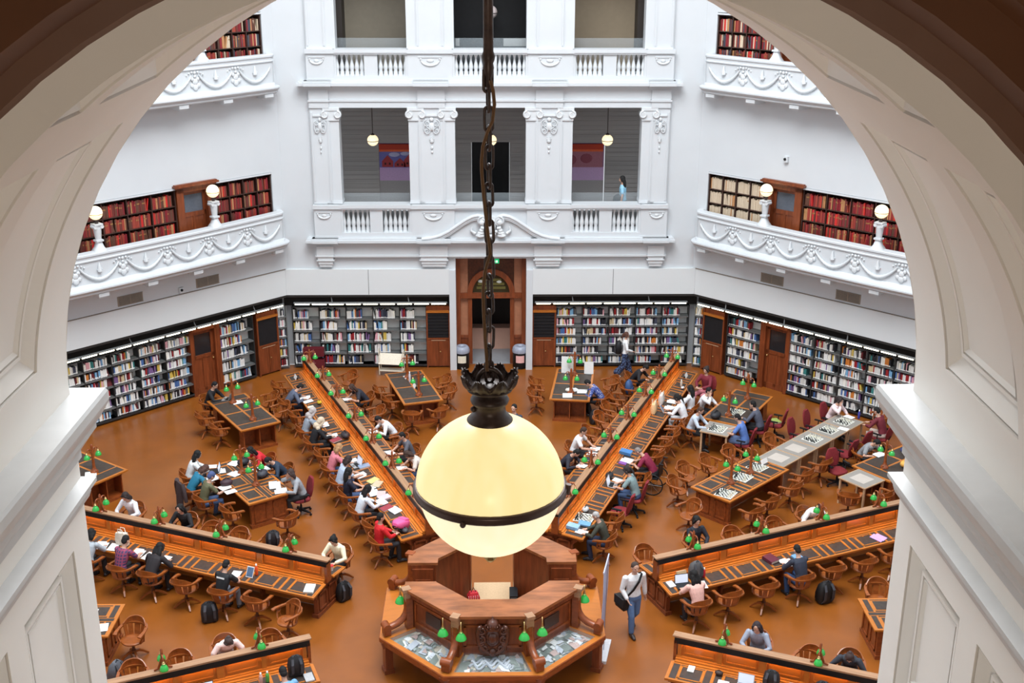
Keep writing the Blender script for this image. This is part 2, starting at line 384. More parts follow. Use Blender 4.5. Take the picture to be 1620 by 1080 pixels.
# --- rooms behind the gallery openings
GREYB = mat('grey_weatherboard', (.36, .335, .325), .7, var=.10, scale=9, stretch=(.02, .02, 1), bump=.0)
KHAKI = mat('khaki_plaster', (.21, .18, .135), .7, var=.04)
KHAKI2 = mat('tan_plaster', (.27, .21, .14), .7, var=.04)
mb = MB()
mb.box(-7.3, 7.3, 17.3, 20.4, 4.66, 4.80); mb.box(-7.3, 7.3, 17.3, 20.4, 9.78, 9.92)
struct(mb.build('floor_gallery', mat('dark_gallery_floor', (.06, .055, .05), .4)))
mb = MB()
for x0, x1, z0, z1 in ((-7.3, -3.98, 4.8, 9.8), (-2.0, -.68, 4.8, 9.8), (.68, 2.0, 4.8, 9.8), (4.1, 7.3, 4.8, 9.8), (-3.98, -2.0, 7.30, 9.8), (-.68, .68, 7.33, 9.8), (2.0, 4.1, 7.30, 9.8)): mb.box(x0, x1, 20.2, 20.4, z0, z1)
for z in [4.9 + .16 * i for i in range(30)]:
    for x0, x1 in ((-7.3, -3.98), (-2.0, -.68), (.68, 2.0), (4.1, 7.3)): mb.box(x0, x1, 20.185, 20.2, z, z + .145)
    for x0, x1 in ((-3.98, -2.0), (-.68, .68), (2.0, 4.1)):
        if z > 7.35: mb.box(x0, x1, 20.185, 20.2, z, z + .145)
struct(mb.build('wall_gallery', GREYB))
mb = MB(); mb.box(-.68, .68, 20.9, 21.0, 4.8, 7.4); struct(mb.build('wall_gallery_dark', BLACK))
for s, nm in ((-1, 'left'), (1, 'right')):     # lit rooms seen through the side doorways
    mb = MB(); x0, x1 = sorted((s * 1.9, s * 4.15))
    mb.box(x0, x1, 21.2, 21.3, 4.8, 5.75, 2); mb.box(x0, x1, 21.2, 21.3, 5.75, 6.25, 1); mb.box(x0, x1, 21.19, 21.3, 6.25, 7.4, 0); mb.box(x0, x1, 20.4, 21.3, 7.40, 7.45, 2)
    struct(mb.build('wall_lit_room', [cm((150, 120, 160)), cm((214, 178, 222)), cm((170, 165, 165))]))
    e = empty('mural_frieze', (s * 3.0, 21.15, 6.25), 0, ('painted frieze of red houses and blue sky seen through the left gallery opening' if s < 0 else 'pink and red painted frieze seen through the right gallery opening'), 'mural')
    mb = MB(); mb.box(-1.1, 1.1, -.03, .03, .0, .70, 0); mb.box(-1.1, 1.1, -.06, .03, .58, .66, 1); mb.box(-1.1, 1.1, -.09, .03, .66, .85, 2)
    if s < 0:
        for x, h in ((-.75, .33), (-.3, .22), (.05, .38), (.55, .30)):
            mb.poly if 0 else None
            mb.prism([(x - .2, .02), (x + .2, .02), (x + .2, h * .7), (x, h + .12), (x - .2, h * .7)], lambda a, b, d: (a, d, b), -.05, -.02, 3)
            for wx in (-.08, .08): mb.box(x + wx - .03, x + wx + .03, -.055, -.04, h * .3, h * .3 + .08, 4)
        for x, z, r in ((-.5, .47, .14), (-.1, .50, .12), (.35, .48, .15), (.8, .47, .12)): mb.sph((x, -.03, z), (r * 1.5, .015, r * .6), 10, 6, 5)
    else:
        for x, z, r in ((-.7, .3, .22), (-.1, .27, .24), (.5, .32, .22)): mb.sph((x, -.03, z), (r, .015, r * .8), 10, 6, 3)
        mb.box(-.12, -.04, -.08, .02, -.02, .6, 4)
    mb.build('painted_board', [cm((120, 118, 190)) if s < 0 else cm((176, 112, 128)), cm((238, 110, 60)), cm((200, 60, 30)), cm((178, 62, 66)) if s < 0 else cm((150, 74, 90)), cm((60, 20, 30)), cm((190, 190, 225))], e)
mb = MB()
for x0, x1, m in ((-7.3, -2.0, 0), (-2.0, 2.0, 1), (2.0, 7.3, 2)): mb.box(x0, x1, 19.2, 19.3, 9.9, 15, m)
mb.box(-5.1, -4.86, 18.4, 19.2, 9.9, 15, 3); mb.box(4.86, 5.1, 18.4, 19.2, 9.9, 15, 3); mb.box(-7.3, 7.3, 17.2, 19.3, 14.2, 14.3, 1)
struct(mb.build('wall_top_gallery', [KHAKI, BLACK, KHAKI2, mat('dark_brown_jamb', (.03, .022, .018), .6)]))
GLASS = mat('gallery_glass', (.55, .62, .66), .05, alpha=.14, spec=.6)
for i, (a, b) in enumerate(OPN):
    for z0, z1, tier in ((4.8, 6.12, 'lower'), (9.92, 11.18, 'top')):
        mb = MB(); mb.box(a + .02, b - .02, AP + .62, AP + .64, z0, z1)
        o = mb.build('glass_guard', GLASS); tag(o, 'clear glass guard behind the balustrade of the %s %s opening' % (tier, ('left', 'middle', 'right')[i]), 'glass guard', 'glass guards in the gallery openings')
# small sign panels leaning behind the top glass
for x, w, lab in ((.82, .78, 'large grey notice panel standing behind the top middle glass guard'), (-1.05, .12, 'narrow grey notice panel in the left corner of the top middle opening')):
    mb = MB(); mb.box(x - w / 2, x + w / 2, AP + .68, AP + .70, 10.92, 11.16); tag(mb.build('notice_panel', cm((150, 152, 150))), lab, 'notice panel')
# hanging globe lamps in the lower gallery
def globe_pendant(x, y, zc, r, ztop, label, nm='globe_pendant', grp='hanging globe lamps of the lower gallery'):
    e = empty(nm, (x, y, zc), 0, label, 'lamp', grp)
    mb = MB(); mb.sph((0, 0, 0), r, 20, 12); mb.build('glass_globe', GLOBE, e)
    mb = MB(); mb.lathe([(r * 1.0, -.012), (r * 1.03, -.012), (r * 1.03, .008), (r * 1.0, .008)], 20, (0, 0, -r * .1)); mb.build('band', IRON, e)
    mb = MB(); mb.lathe([(r * .35, r * .92), (r * .38, r * 1.05), (r * .18, r * 1.2), (.012, r * 1.3)], 12); mb.build('cap', IRON, e)
    mb = MB(); mb.tube([(0, 0, r * 1.2), (0, 0, ztop - zc)], .014, 6); mb.build('rod', IRON, e)
    return e
for x, pos in ((-3.98, 'left'), (.02, 'middle'), (3.97, 'right')): globe_pendant(x, 18.3, 7.73, .19, 9.78, 'small lit globe lamp hanging in the %s lower gallery opening' % pos)
globe_pendant(0.02, 18.6, 11.9, .22, 14.2, 'unlit white globe lamp hanging in the top middle opening', 'unlit_pendant', 'lamps in the top gallery')
for c in KIDS[[o for o in COL.objects if o.name.startswith('unlit_pendant')][0].name]:
    if c.name.startswith('glass'): c.data = c.data.copy(); c.data.materials[0] = mat('unlit_opal_glass', (.55, .47, .46), .4)

# --- entrance doorway joinery
e = empty('door_1', (0, 17.45, 0)); struct(e)
mb = MB()
for s in (-1, 1):
    a, b = sorted((s * 1.06, s * 1.2)); mb.box(a, b, -.25, .15, 0, 3.98)
    a, b = sorted((s * .66, s * .80)); mb.box(a, b, -.08, .1, 0, 2.55)
    a, b = sorted((s * .8, s * 1.06)); mb.box(a, b, -.02, .06, 0, .95); mb.box(a, b, -.05, .08, .95, 1.05)
mb.box(-1.2, 1.2, -.10, .12, 2.46, 2.60); mb.box(-1.2, 1.2, -.05, .12, 3.86, 3.98); mb.box(-1.2, 1.2, -.14, .14, 2.43, 2.47)
n = 24; ro, ri = .82, .64
rings = []
for i in range(n + 1):
    a = pi * i / n; rings.append([(r * cos(a), y, 2.6 + r * 1.06 * sin(a)) for r, y in ((ro, -.10), (ro, .1), (ri, .1), (ri, -.10))])
mb.loft(rings, None, False)
mb.build('door_frame', CEDARV, e)
mb = MB()
for s in (-1, 1):
    a, b = sorted((s * .8, s * 1.06)); mb.box(a, b, .0, .04, 1.05, 2.45); mb.box(a, b, 0, .04, 2.6, 3.86)
mb.build('side_panel', SALMON, e)
sp = [(x, z) for x, z in [(-1.0, 3.86), (-1.0, 2.6), (-.8, 2.6)] + [(-.8 * cos(pi * i / 16), 2.6 + .85 * sin(pi * i / 16)) for i in range(17)] + [(1.0, 2.6), (1.0, 3.86)]]
mb = MB(); mb.prism(sp, lambda x, z, d: (x, d, z), .05, .09); mb.build('spandrel', DARKW, e)
fan = [(.64 * cos(pi * i / 20), 2.6 + .68 * sin(pi * i / 20)) for i in range(21)]
mb = MB(); mb.prism(fan, lambda x, z, d: (x, d, z), .02, .04, 0)
for z, w, m in ((2.72, .5, 1), (2.86, .46, 1), (3.0, .36, 1)): mb.box(-w, w, .0, .02, z, z + .09, m)
for x, z in ((-.36, 3.0), (.28, 2.98)): mb.sph((x, .005, z), (.10, .01, .06), 8, 5, 2)
mb.build('fanlight', [cm((46, 44, 28), .15), cm((96, 92, 48), .3), cm((190, 195, 190), .2)], e)
mb = MB(); mb.box(.06, .30, -.12, -.04, 3.80, 3.94, 0); mb.box(.10, .16, -.125, -.12, 3.84, 3.90, 1); mb.box(.19, .25, -.125, -.12, 3.83, 3.91, 1)
tag(mb.build('exit_sign', [mat('green_lit_sign', (.0, .35, .12), .4, emit=.8, ecol=(.0, .55, .18)), mat('white_lit_mark', (.8, .9, .85), .4, emit=.9, ecol=(.8, 1, .9))]), 'green lit exit sign with white marks above the arched doorway', 'exit sign')
bpy.data.objects['exit_sign'].location = (-.02, 17.35, -.10)
mb = MB(); mb.box(-1.3, 1.3, 18.9, 19.4, 0, .80, 0); mb.box(-.02, .0, 18.89, 18.91, 0, .8, 1); tag(mb.build('lobby_counter', [PEACH, cm((130, 80, 62))]), 'peach coloured counter in the lobby behind the doorway', 'counter')
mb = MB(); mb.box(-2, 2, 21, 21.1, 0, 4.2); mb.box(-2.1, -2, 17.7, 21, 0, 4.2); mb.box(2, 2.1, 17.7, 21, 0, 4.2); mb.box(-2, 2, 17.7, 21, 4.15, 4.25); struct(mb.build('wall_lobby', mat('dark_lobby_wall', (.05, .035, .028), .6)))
# bins
def make_bin(x, y, lab, paper):
    e = empty('litter_bin', (x, y, 0), 0, lab, 'bin', 'litter bins beside the doorway')
    mb = MB(); mb.lathe([(.235, 0), (.25, .02), (.245, .56), (.25, .60)], 20); mb.build('drum', BLACK, e)
    mb = MB(); mb.lathe([(.27, .58), (.275, .64), (.25, .74), (.20, .80), (.11, .80), (.10, .72)], 20); mb.build('lid', cm((150, 156, 172), .4), e)
    pts = [(.255 * sin(a), -.255 * cos(a)) for a in [(-.6 + .15 * i) for i in range(9)]]
    mb = MB(); mb.loft([[(x_, y_, .24), (x_, y_, .50), (x_ * .985, y_ * .985, .50), (x_ * .985, y_ * .985, .24)] for x_, y_ in pts], 0, False)
    mb.build('label_sheet', paper, e)
make_bin(-1.02, 17.0, 'black litter bin with grey lid and cream label left of the doorway', cm((222, 216, 196)))
make_bin(1.0, 17.0, 'black litter bin with grey lid and red and white label right of the doorway', cm((226, 176, 172)))
# ================================================================ side wall balconies
SIDES = ((135, 'left'), (45, 'right'))
def bow(s): return .38 + .40 * (1 - ((HW - s) / HW) ** 2)
def plan(off):
    """balcony edge in wall coordinates (x, y) with rounded ends"""
    pts = []
    for i in range(7):
        a = pi / 2 * i / 6; r = .30 + off * .6
        pts.append((.06 - off * .5 + r * (1 - cos(a)), (bow(.36) + off) * sin(a)))
    s = .5
    while s < 2 * HW - .45: pts.append((s, bow(s) + off)); s += .4
    q = [(2 * HW - x, y) for x, y in pts[:7]][::-1]
    return [(x - HW, y) for x, y in pts + q]
def band(mb, o0, z0, o1, z1, m=None):
    a = plan(o0); b = plan(o1)
    n = len(a); vs = [(x, y, z0) for x, y in a] + [(x, y, z1) for x, y in b]
    mb.add(vs, [(i, n + i, n + i + 1, i + 1) for i in range(n - 1)], m, False)
def hband(mb, o0, o1, z, m=None): band(mb, o0, z, o1, z, m)
def profile(mb, prof, m=None):
    for (o0, z0), (o1, z1) in zip(prof[:-1], prof[1:]): band(mb, o0, z0, o1, z1, m)
def edge_pt(s, off=0): return Vector((s - HW, bow(s) + off, 0))
def garlands(e, z0, z1):
    h = z1 - z0; n = 9; L = 2 * HW - .5; d = L / n
    for i in range(n + 1):
        s = .25 + d * i; mb = MB()
        p = edge_pt(min(max(s, .4), 2 * HW - .4), .0)
        if 0 < i < n:
            for a, b, r in ((0, .50, .10), (-.09, .62, .06), (.09, .62, .06), (0, .90, .05), (-.11, .34, .07), (.11, .34, .07), (0, .26, .10), (0, .74, .05), (-.10, .92, .04), (.10, .92, .04), (-.20, .88, .03), (.20, .88, .03), (-.28, .80, .025), (.28, .80, .025)):
                mb.sph((p.x + a, p.y + .0, z0 + h * b), (r, .03, r), 8, 5)
            mb.build('shell_drop', WHITE2, e)
        if i < n:
            mb = MB(); pts = []; rad = []
            for j in range(25):
                t = j / 24; ss = s + .14 + (d - .28) * t
                q = edge_pt(min(max(ss, .36), 2 * HW - .36)); pts.append((q.x, q.y + .012, z0 + h * (.78 - .60 * sin(pi * t) ** .8))); rad.append(.020 + .030 * sin(pi * t) + (.012 if j % 2 else 0))
            mb.tube(pts, rad, 7); mb.build('garland', WHITE2, e)
            mb = MB(); c = edge_pt(s + d / 2)
            mb.tube([(c.x, c.y + .01, z0 + h * .52), (c.x + .01, c.y + .015, z0 + h * .72), (c.x, c.y + .01, z0 + h * .92)], [.075, .05, .015], 6)
            for q in (-1, 1): mb.tube([(c.x, c.y + .01, z0 + h * .56), (c.x + q * .09, c.y + .01, z0 + h * .62)], [.03, .012], 5)
            mb.build('palmette', WHITE2, e)
def balcony(k, side, tier):
    z = {0: 5.72, 1: 10.78}[tier]; nm = ('lower', 'upper')[tier]
    e = empty('balcony', (AP * cos(R(k)), AP * sin(R(k)), 0), R(k + 90), 'white bowed %s balcony with plaster garlands on the %s side wall' % (nm, side), 'balcony')
    mb = MB(); profile(mb, [(-.28, z - .75), (-.28, z - .06), (-.30, z - .05), (-.30, z), (.0, z), (.03, z - .02), (.03, z - .07), (-.01, z - .11), (-.01, z - .17), (.015, z - .19), (.015, z - .22), (-.03, z - .24)]); mb.build('coping', WHITE, e)
    zb = z - .98
    mb = MB(); profile(mb, [(-.03, z - .24), (-.03, zb + .10), (.02, zb + .06), (.05, zb)]); mb.build('parapet', WHITE, e)
    mb = MB(); profile(mb, [(.05, zb), (.24, zb - .01), (.24, zb - .05), (.20, zb - .09), (.12, zb - .14), (.12, zb - .19), (.06, zb - .23), (-.6, zb - .24)]); mb.build('cornice', WHITE, e)
    mb = MB(); a = plan(-.02); mb.prism(a + [(a[-1][0], -.65), (a[0][0], -.65)], lambda x, y, d: (x, y, d), zb - .2, zb - .08); mb.build('slab', WHITE, e)
    for i in range(9):
        s = .55 + (2 * HW - 1.1) * i / 8; p = edge_pt(s); mb = MB()
        mb.box(p.x - .16, p.x + .16, -.02, p.y + .10, zb - .32, zb - .22); mb.box(p.x - .12, p.x + .12, -.02, p.y + .03, zb - .38, zb - .32); mb.build('bracket', WHITE2, e)
    garlands(e, zb + .08, z - .24)
for k, sd in SIDES:
    for t in (0, 1): balcony(k, sd, t)
# globe lamps on the balcony rails
def rail_lamp(k, s, z, label):
    e0 = wallM(k) @ Vector((sx(k, s), bow(s) - .16, z))
    e = empty('rail_lamp', e0, R(k + 90), label, 'lamp', 'globe lamps on the balcony rails')
    mb = MB(); mb.lathe([(.24, 0), (.21, .04), (.15, .12), (.11, .22), (.095, .30)], 4); mb.box(-.11, .11, -.11, .11, .28, .33)
    mb.lathe([(.085, .32), (.12, .66)], 8, (0, 0, 0)); mb.build('pedestal', WHITE2, e)
    mb = MB(); mb.box(-.13, .13, -.13, .13, .76, .80)
    for a in (-1, 1):
        mb.tube([(a * .10, -.12, .71), (a * .10, .12, .71)], .055, 10)
    mb.box(-.10, .10, -.10, .10, .65, .77); mb.build('capital', WHITE2, e)
    mb = MB(); mb.lathe([(.05, .80), (.05, .85), (.07, .88), (.05, .92)], 12); mb.build('socket', IRON, e)
    mb = MB(); mb.sph((0, 0, 1.11), .20, 20, 12); mb.build('glass_globe', GLOBE, e)
    mb = MB(); mb.lathe([(.198, 1.075), (.204, 1.075), (.204, 1.09), (.198, 1.09)], 20); mb.build('band', BRASS, e)
for k, sd in SIDES:
    rail_lamp(k, 2.83, 5.72, 'lit globe lamp on white pedestal on the lower %s balcony near its door' % sd)
    rail_lamp(k, 6.80, 5.72, 'lit globe lamp on white pedestal midway along the lower %s balcony rail' % sd)
    rail_lamp(k, 2.83, 10.78, 'globe lamp on white pedestal on the upper %s balcony rail' % sd)

# ---------------------------------------------------------------- books (individual ones come first, the rest as one object of a kind)
BOOKQ = {'book': [], 'bound_volume': []}
CAMP = Vector((-.013, -22.074, 14.7355))
def add_book(kind, M, w, h, d, tilt, rgb, label):
    p = M @ Vector((0, 0, h / 2)); BOOKQ[kind].append(((p - CAMP).length / max(w * h, 1e-4) ** .25, M, w, h, d, tilt, rgb, label))
PAL = [(226, 226, 224)] * 16 + [(205, 205, 202)] * 10 + [(236, 234, 226)] * 6 + [(60, 66, 84)] * 5 + [(32, 34, 42)] * 6 + [(150, 34, 40)] * 4 + [(96, 32, 38)] * 3 + [(70, 104, 158)] * 4 + [(120, 168, 206)] * 4 + [(52, 122, 120)] * 2 + [(198, 120, 52)] * 2 + [(206, 178, 84)] * 2 + [(216, 160, 170)] * 2 + [(120, 92, 140)] * 2 + [(196, 176, 140)] * 3 + [(90, 88, 84)] * 3
CNAME = {(226, 226, 224): 'white', (205, 205, 202): 'pale grey', (236, 234, 226): 'off-white', (60, 66, 84): 'slate blue', (32, 34, 42): 'black', (150, 34, 40): 'red', (96, 32, 38): 'maroon', (70, 104, 158): 'blue', (120, 168, 206): 'light blue', (52, 122, 120): 'teal', (198, 120, 52): 'orange', (206, 178, 84): 'yellow', (216, 160, 170): 'pink', (120, 92, 140): 'purple', (196, 176, 140): 'tan', (90, 88, 84): 'grey',
         (128, 30, 38): 'crimson', (104, 44, 38): 'brown-red', (150, 60, 46): 'russet', (92, 58, 44): 'brown', (176, 126, 84): 'tan', (200, 182, 158): 'cream', (64, 66, 76): 'navy', (196, 40, 36): 'bright red'}
def fill_shelf(kind, M, x0, x1, z, hmax, depth, pal, where, fullness, rng, wr, hr, lean=.12):
    x = x0; i = 0; end = x0 + (x1 - x0) * fullness; run = None
    while x < end - .03:
        w = rng.uniform(*wr); h = hmax * rng.uniform(*hr)
        if run is None or rng.random() < .86: run = rng.choice(pal)
        t = rng.uniform(-.2, .3) if rng.random() < lean else 0
        if x + w > x1: break
        add_book(kind, M @ Matrix.Translation((x0 + x1 - x - w / 2, 0, z)), w * .93, h, depth * rng.uniform(.82, 1), t, run, '%s %s, %s in, %s' % (CNAME[run], 'book' if kind == 'book' else 'volume', ordn(i), where))
        x += w * (1.0 + (.35 if t else 0)); i += 1
RB = random.Random(3)
def shelf_bays(k, xs, z0, z1, rows, name, label, cat, depth, frame, back, shelfm, kind, pal, where, full=(.55, .98), wr=(.034, .062), hr=(.62, .86), board=.025, post=.03, yfront=0.0, lean=.12):
    """bookcase with bays between the x positions xs, front at wall-local y = yfront"""
    Mw = wallM(k)
    xc = (xs[0] + xs[-1]) / 2; o = Mw @ Vector((xc, yfront, z0))
    e = empty(name, o, R(k + 90), label, cat)
    M = Mw @ Matrix.Translation((xc, yfront, z0)); W = xs[-1] - xs[0]; H = z1 - z0
    mb = MB()
    for x in xs: mb.box(x - xc - post / 2, x - xc + post / 2, -depth, .0, 0, H)
    mb.box(-W / 2 - post / 2, W / 2 + post / 2, -depth, 0, H - .03, H); mb.box(-W / 2 - post / 2, W / 2 + post / 2, -depth, .01, 0, .07); mb.build('frame', frame, e)
    mb = MB(); mb.box(-W / 2, W / 2, -depth, -depth + .02, .07, H - .03); mb.build('back_panel', back, e)
    rh = (H - .10) / rows
    for b in range(len(xs) - 1):
        a, c = xs[b] - xc + post / 2, xs[b + 1] - xc - post / 2
        for r in range(rows):
            zz = .07 + rh * r
            mb = MB(); mb.box(a, c, -depth + .02, -.01, zz - board, zz); mb.box(a, c, -.03, -.008, zz - board - .02, zz) if kind == 'book' else None
            mb.build('shelf', shelfm, e)
            bb = len(xs) - 2 - b
            fill_shelf(kind, M @ Matrix.Translation((0, -.16, 0)), a + .01, c - .01, zz, rh - board, .22, pal, '%s shelf, %s bay, %s' % (ordn(rows - 1 - r), ordn(bb), where), RB.uniform(*full), RB, wr, hr, lean)
    return e
BX_ = [mat('bookcase_dark_wood', (.035, .012, .008), .5, var=.2), mat('bookcase_inner_wood', (.022, .010, .008), .6, var=.2), mat('bookcase_board', (.045, .018, .011), .5, var=.2)]
REDPAL = [(128, 30, 38)] * 8 + [(104, 44, 38)] * 5 + [(150, 60, 46)] * 5 + [(92, 58, 44)] * 4 + [(176, 126, 84)] * 2 + [(196, 40, 36)]
BRNPAL = [(104, 44, 38)] * 6 + [(150, 60, 46)] * 6 + [(92, 58, 44)] * 7 + [(128, 30, 38)] * 4 + [(176, 126, 84)] * 3 + [(196, 40, 36)]
CREPAL = [(200, 182, 158)] * 12 + [(176, 126, 84)] * 2
MIXPAL = REDPAL + [(64, 66, 76)] * 6 + [(200, 182, 158)] * 5
def arange(a, b, n): return [a + (b - a) * i / n for i in range(n + 1)]
for k, sd in SIDES:
    f = lambda s0, s1, n: sorted(sx(k, s) for s in arange(s0, s1, n))
    for tier, z0, zt in ((0, 4.98, 6.94), (1, 10.02, 11.98)):
        nm = ('lower', 'upper')[tier]
        pal = CREPAL if (k == 45 and tier == 0) else (MIXPAL if tier else REDPAL)
        shelf_bays(k, f(.34, 2.44, 4), z0, zt, 4, 'bookcase', 'dark bookcase of %s volumes at the entrance end of the %s %s balcony' % ('cream' if pal is CREPAL else 'red' if not tier else 'mixed', nm, sd), 'bookcase', .34, BX_[0], BX_[1], BX_[2], 'bound_volume', pal, 'entrance end of %s %s balcony' % (nm, sd), (.93, 1), (.030, .052), (.74, .88), yfront=-.02, lean=.02)
        if tier: continue
        shelf_bays(k, f(3.86, 8.7, 6), z0, zt, 4, 'bookcase', 'long dark bookcase of brown and red volumes on the %s %s balcony beyond the door' % (nm, sd), 'bookcase', .34, BX_[0], BX_[1], BX_[2], 'bound_volume', BRNPAL if k == 135 else REDPAL, 'long bookcase of %s %s balcony' % (nm, sd), (.93, 1), (.030, .052), (.74, .88), yfront=-.02, lean=.03)
    for tier, z0 in ((0, 4.9), (1, 9.94)):
        # niche lining and doors
        mb = MB(); mb.M = wallM(k)
        for a, b in ((.3, 2.46), (3.84, 13.6)):
            xa, xb = sorted((sx(k, a), sx(k, b))); mb.box(xa, xb, -.6, .03, z0 + 2.04, z0 + 2.09)
        struct(mb.build('trim_9', WHITE))
        x0 = sx(k, 3.16); e = empty('door_%d' % (2 + tier), wallM(k) @ Vector((x0, 0, z0)), R(k + 90)); struct(e)
        mb = MB()
        for a, b in ((-.66, -.42), (.42, .66)): mb.box(a, b, -.3, .03, 0, 2.06)
        mb.box(-.66, .66, -.3, .03, 1.92, 2.08); mb.build('door_frame', CEDARV, e)
        mb = MB(); mb.box(-.72, .72, -.3, .10, 2.06, 2.11); mb.box(-.78, .78, -.3, .17, 2.11, 2.17); mb.box(-.74, .74, -.3, .12, 2.17, 2.20); mb.build('hood', CEDARV, e)
        mb = MB(); mb.box(-.42, .42, -.24, -.16, 0, 1.22); mb.box(-.42, -.33, -.24, -.14, 0, 1.92); mb.box(.33, .42, -.24, -.14, 0, 1.92); mb.box(-.42, .42, -.24, -.14, 1.80, 1.92); mb.box(-.42, .42, -.24, -.14, 1.10, 1.24); mb.box(-.05, .05, -.24, -.14, 0, 1.1); mb.build('door_leaf', CEDARV, e)
        mb = MB(); mb.box(-.33, .33, -.20, -.18, 1.24, 1.80); mb.build('pane', cm((92, 98, 108), .15), e)
    # wall vents and small camera
    for i, s in enumerate((2.99, 5.70)):
        e = empty('air_vent', wallM(k) @ Vector((sx(k, s), .0, 3.87)), R(k + 90), 'grey louvred air vent under the lower %s balcony, %s' % (sd, ('nearer the entrance wall', 'further from the entrance wall')[i]), 'vent', 'air vents under the balconies')
        mb = MB(); mb.box(-.42, .42, 0, .015, -.15, .15); mb.box(-.012, .012, 0, .035, -.15, .15); mb.box(-.42, .42, 0, .03, .135, .15); mb.box(-.42, .42, 0, .03, -.15, -.135); mb.build('frame', cm((150, 138, 124)), e)
        mb = MB()
        for j in range(8):
            for a in (-.2, .2): mb.box(a - .18, a + .18, .01, .028, -.125 + .034 * j, -.105 + .034 * j)
        mb.build('louvres', VENT, e)
for k, s, z, lab in ((135, 3.98, 3.80, 'small white dome camera between the air vents on the left wall'), (45, 3.18, 7.8, 'small white box camera high on the right wall above the bookcase')):
    e = empty('wall_camera', wallM(k) @ Vector((sx(k, s), 0, z)), R(k + 90), lab, 'camera')
    mb = MB(); mb.box(-.07, .07, 0, .10, -.10, .08); mb.build('housing', WHITE2, e)
    mb = MB(); mb.sph((0.01, .11, .0), .045, 10, 6); mb.build('lens', BLACK, e)

# ================================================================ ground-floor shelving
KF = lambda k, s0, s1, n: sorted(sx(k, s) for s in arange(s0, s1, n))
BF = mat('black_shelf_frame', (.02, .021, .022), .5)
YF = -.23
MODERN = dict(cat='bookcase', frame=BF, back=SHELFBACK, shelfm=GREYP, kind='book', pal=PAL, depth=.34, yfront=YF)
def bc(k, xs, rows, label, where, full): return shelf_bays(k, xs, .06, 2.24, rows, 'open_bookcase', label, where=where, full=full, **MODERN)
bc(90, arange(2.24, 6.84, 5), 5, 'wide bookcase with pale back on the entrance wall left of the doorway', 'bookcase left of doorway', (.5, .88))
bc(90, arange(-6.84, -2.24, 5), 6, 'wide bookcase on the entrance wall right of the doorway', 'bookcase right of doorway', (.62, 1))
for k, sd in SIDES:
    bc(k, KF(k, 1.27, 2.60, 1), 5 if k == 135 else 6, 'single-bay bookcase between cupboard and door on the %s wall' % sd, 'narrow bookcase on %s wall' % sd, (.62, .9))
    bc(k, KF(k, 3.66, 8.26, 5), 6, 'long bookcase beyond the door on the %s wall' % sd, 'long bookcase on %s wall' % sd, (.72, 1))
# narrow angled end shelves in the corners
for k, sd in SIDES:
    x = sx(k, .12); g = -.1 if k == 45 else .1
    e = empty('corner_bookcase', wallM(k) @ Vector((x - g * .2, YF + .02, .06)), R(k + 90 + (22.5 if k == 45 else -22.5)), 'narrow corner bookcase in the %s corner beside the entrance wall' % sd, 'bookcase')
    mb = MB(); mb.box(-.17, -.14, -.2, 0, 0, 2.2); mb.box(.14, .17, -.2, 0, 0, 2.2); mb.build('frame', GREYP, e)
    mb = MB(); mb.box(-.14, .14, -.2, -.18, 0, 2.2); mb.build('back_panel', SHELFBACK, e)
    for r in range(6):
        mb = MB(); mb.box(-.14, .14, -.19, 0, .04 + .36 * r, .06 + .36 * r); mb.build('shelf', GREYP, e)
        fill_shelf('book', e.matrix_basis @ Matrix.Translation((0, -.12, 0)), -.13, .13, .06 + .36 * r, .33, .18, PAL, 'shelf %s, corner bookcase at %s' % (ordn(5 - r), sd), .9, RB, (.03, .05), (.65, .85))
# cupboards with dark upper shutter
def cupboard(k, x0, x1, label, slats):
    x = (x0 + x1) / 2; w = (x1 - x0) / 2
    e = empty('cupboard', wallM(k) @ Vector((x, YF - .0, 0)), R(k + 90), label, 'cupboard', 'cedar cupboards along the walls')
    mb = MB(); mb.box(-w, w, -.36, -.02, .04, 2.24); mb.box(-w, -w + .05, -.1, .03, 0, 2.24); mb.box(w - .05, w, -.1, .03, 0, 2.24); mb.box(-w, w, -.1, .02, 1.04, 1.10); mb.build('carcass', CEDARV, e)
    mb = MB(); mb.box(-w, w, -.05, .05, 2.02, 2.10); mb.build('top_rail', OAK, e)
    mb = MB(); mb.box(-w + .05, w - .05, -.06, -.01, 1.10, 2.02)
    if slats:
        for j in range(8): mb.box(-w + .05, w - .05, -.02, .012, 1.12 + .115 * j, 1.19 + .115 * j)
    mb.build('shutter', RUBBER, e)
    for s in (-1, 1):
        a, b = sorted((s * .008, s * (w - .05))); mb = MB(); mb.box(a, b, -.04, .015, .07, 1.02); mb.box(a + .05, b - .05, .0, .022, .12, .97); d = mb.build('door', CEDARV, e)
    mb = MB(); mb.box(-w * .6, w * .6, .015, .03, 1.0, 1.02); mb.build('drawer_pull', cm((190, 150, 120), .4), e)
    mb = MB(); mb.sph((-.06, .03, .6), .025, 8, 6); mb.build('knob', BRASS, e)
cupboard(90, 1.36 + .06, 2.24, 'cedar cupboard with black slatted shutter just left of the doorway', True)
cupboard(90, -2.24, -1.42, 'cedar cupboard with black slatted shutter just right of the doorway', True)
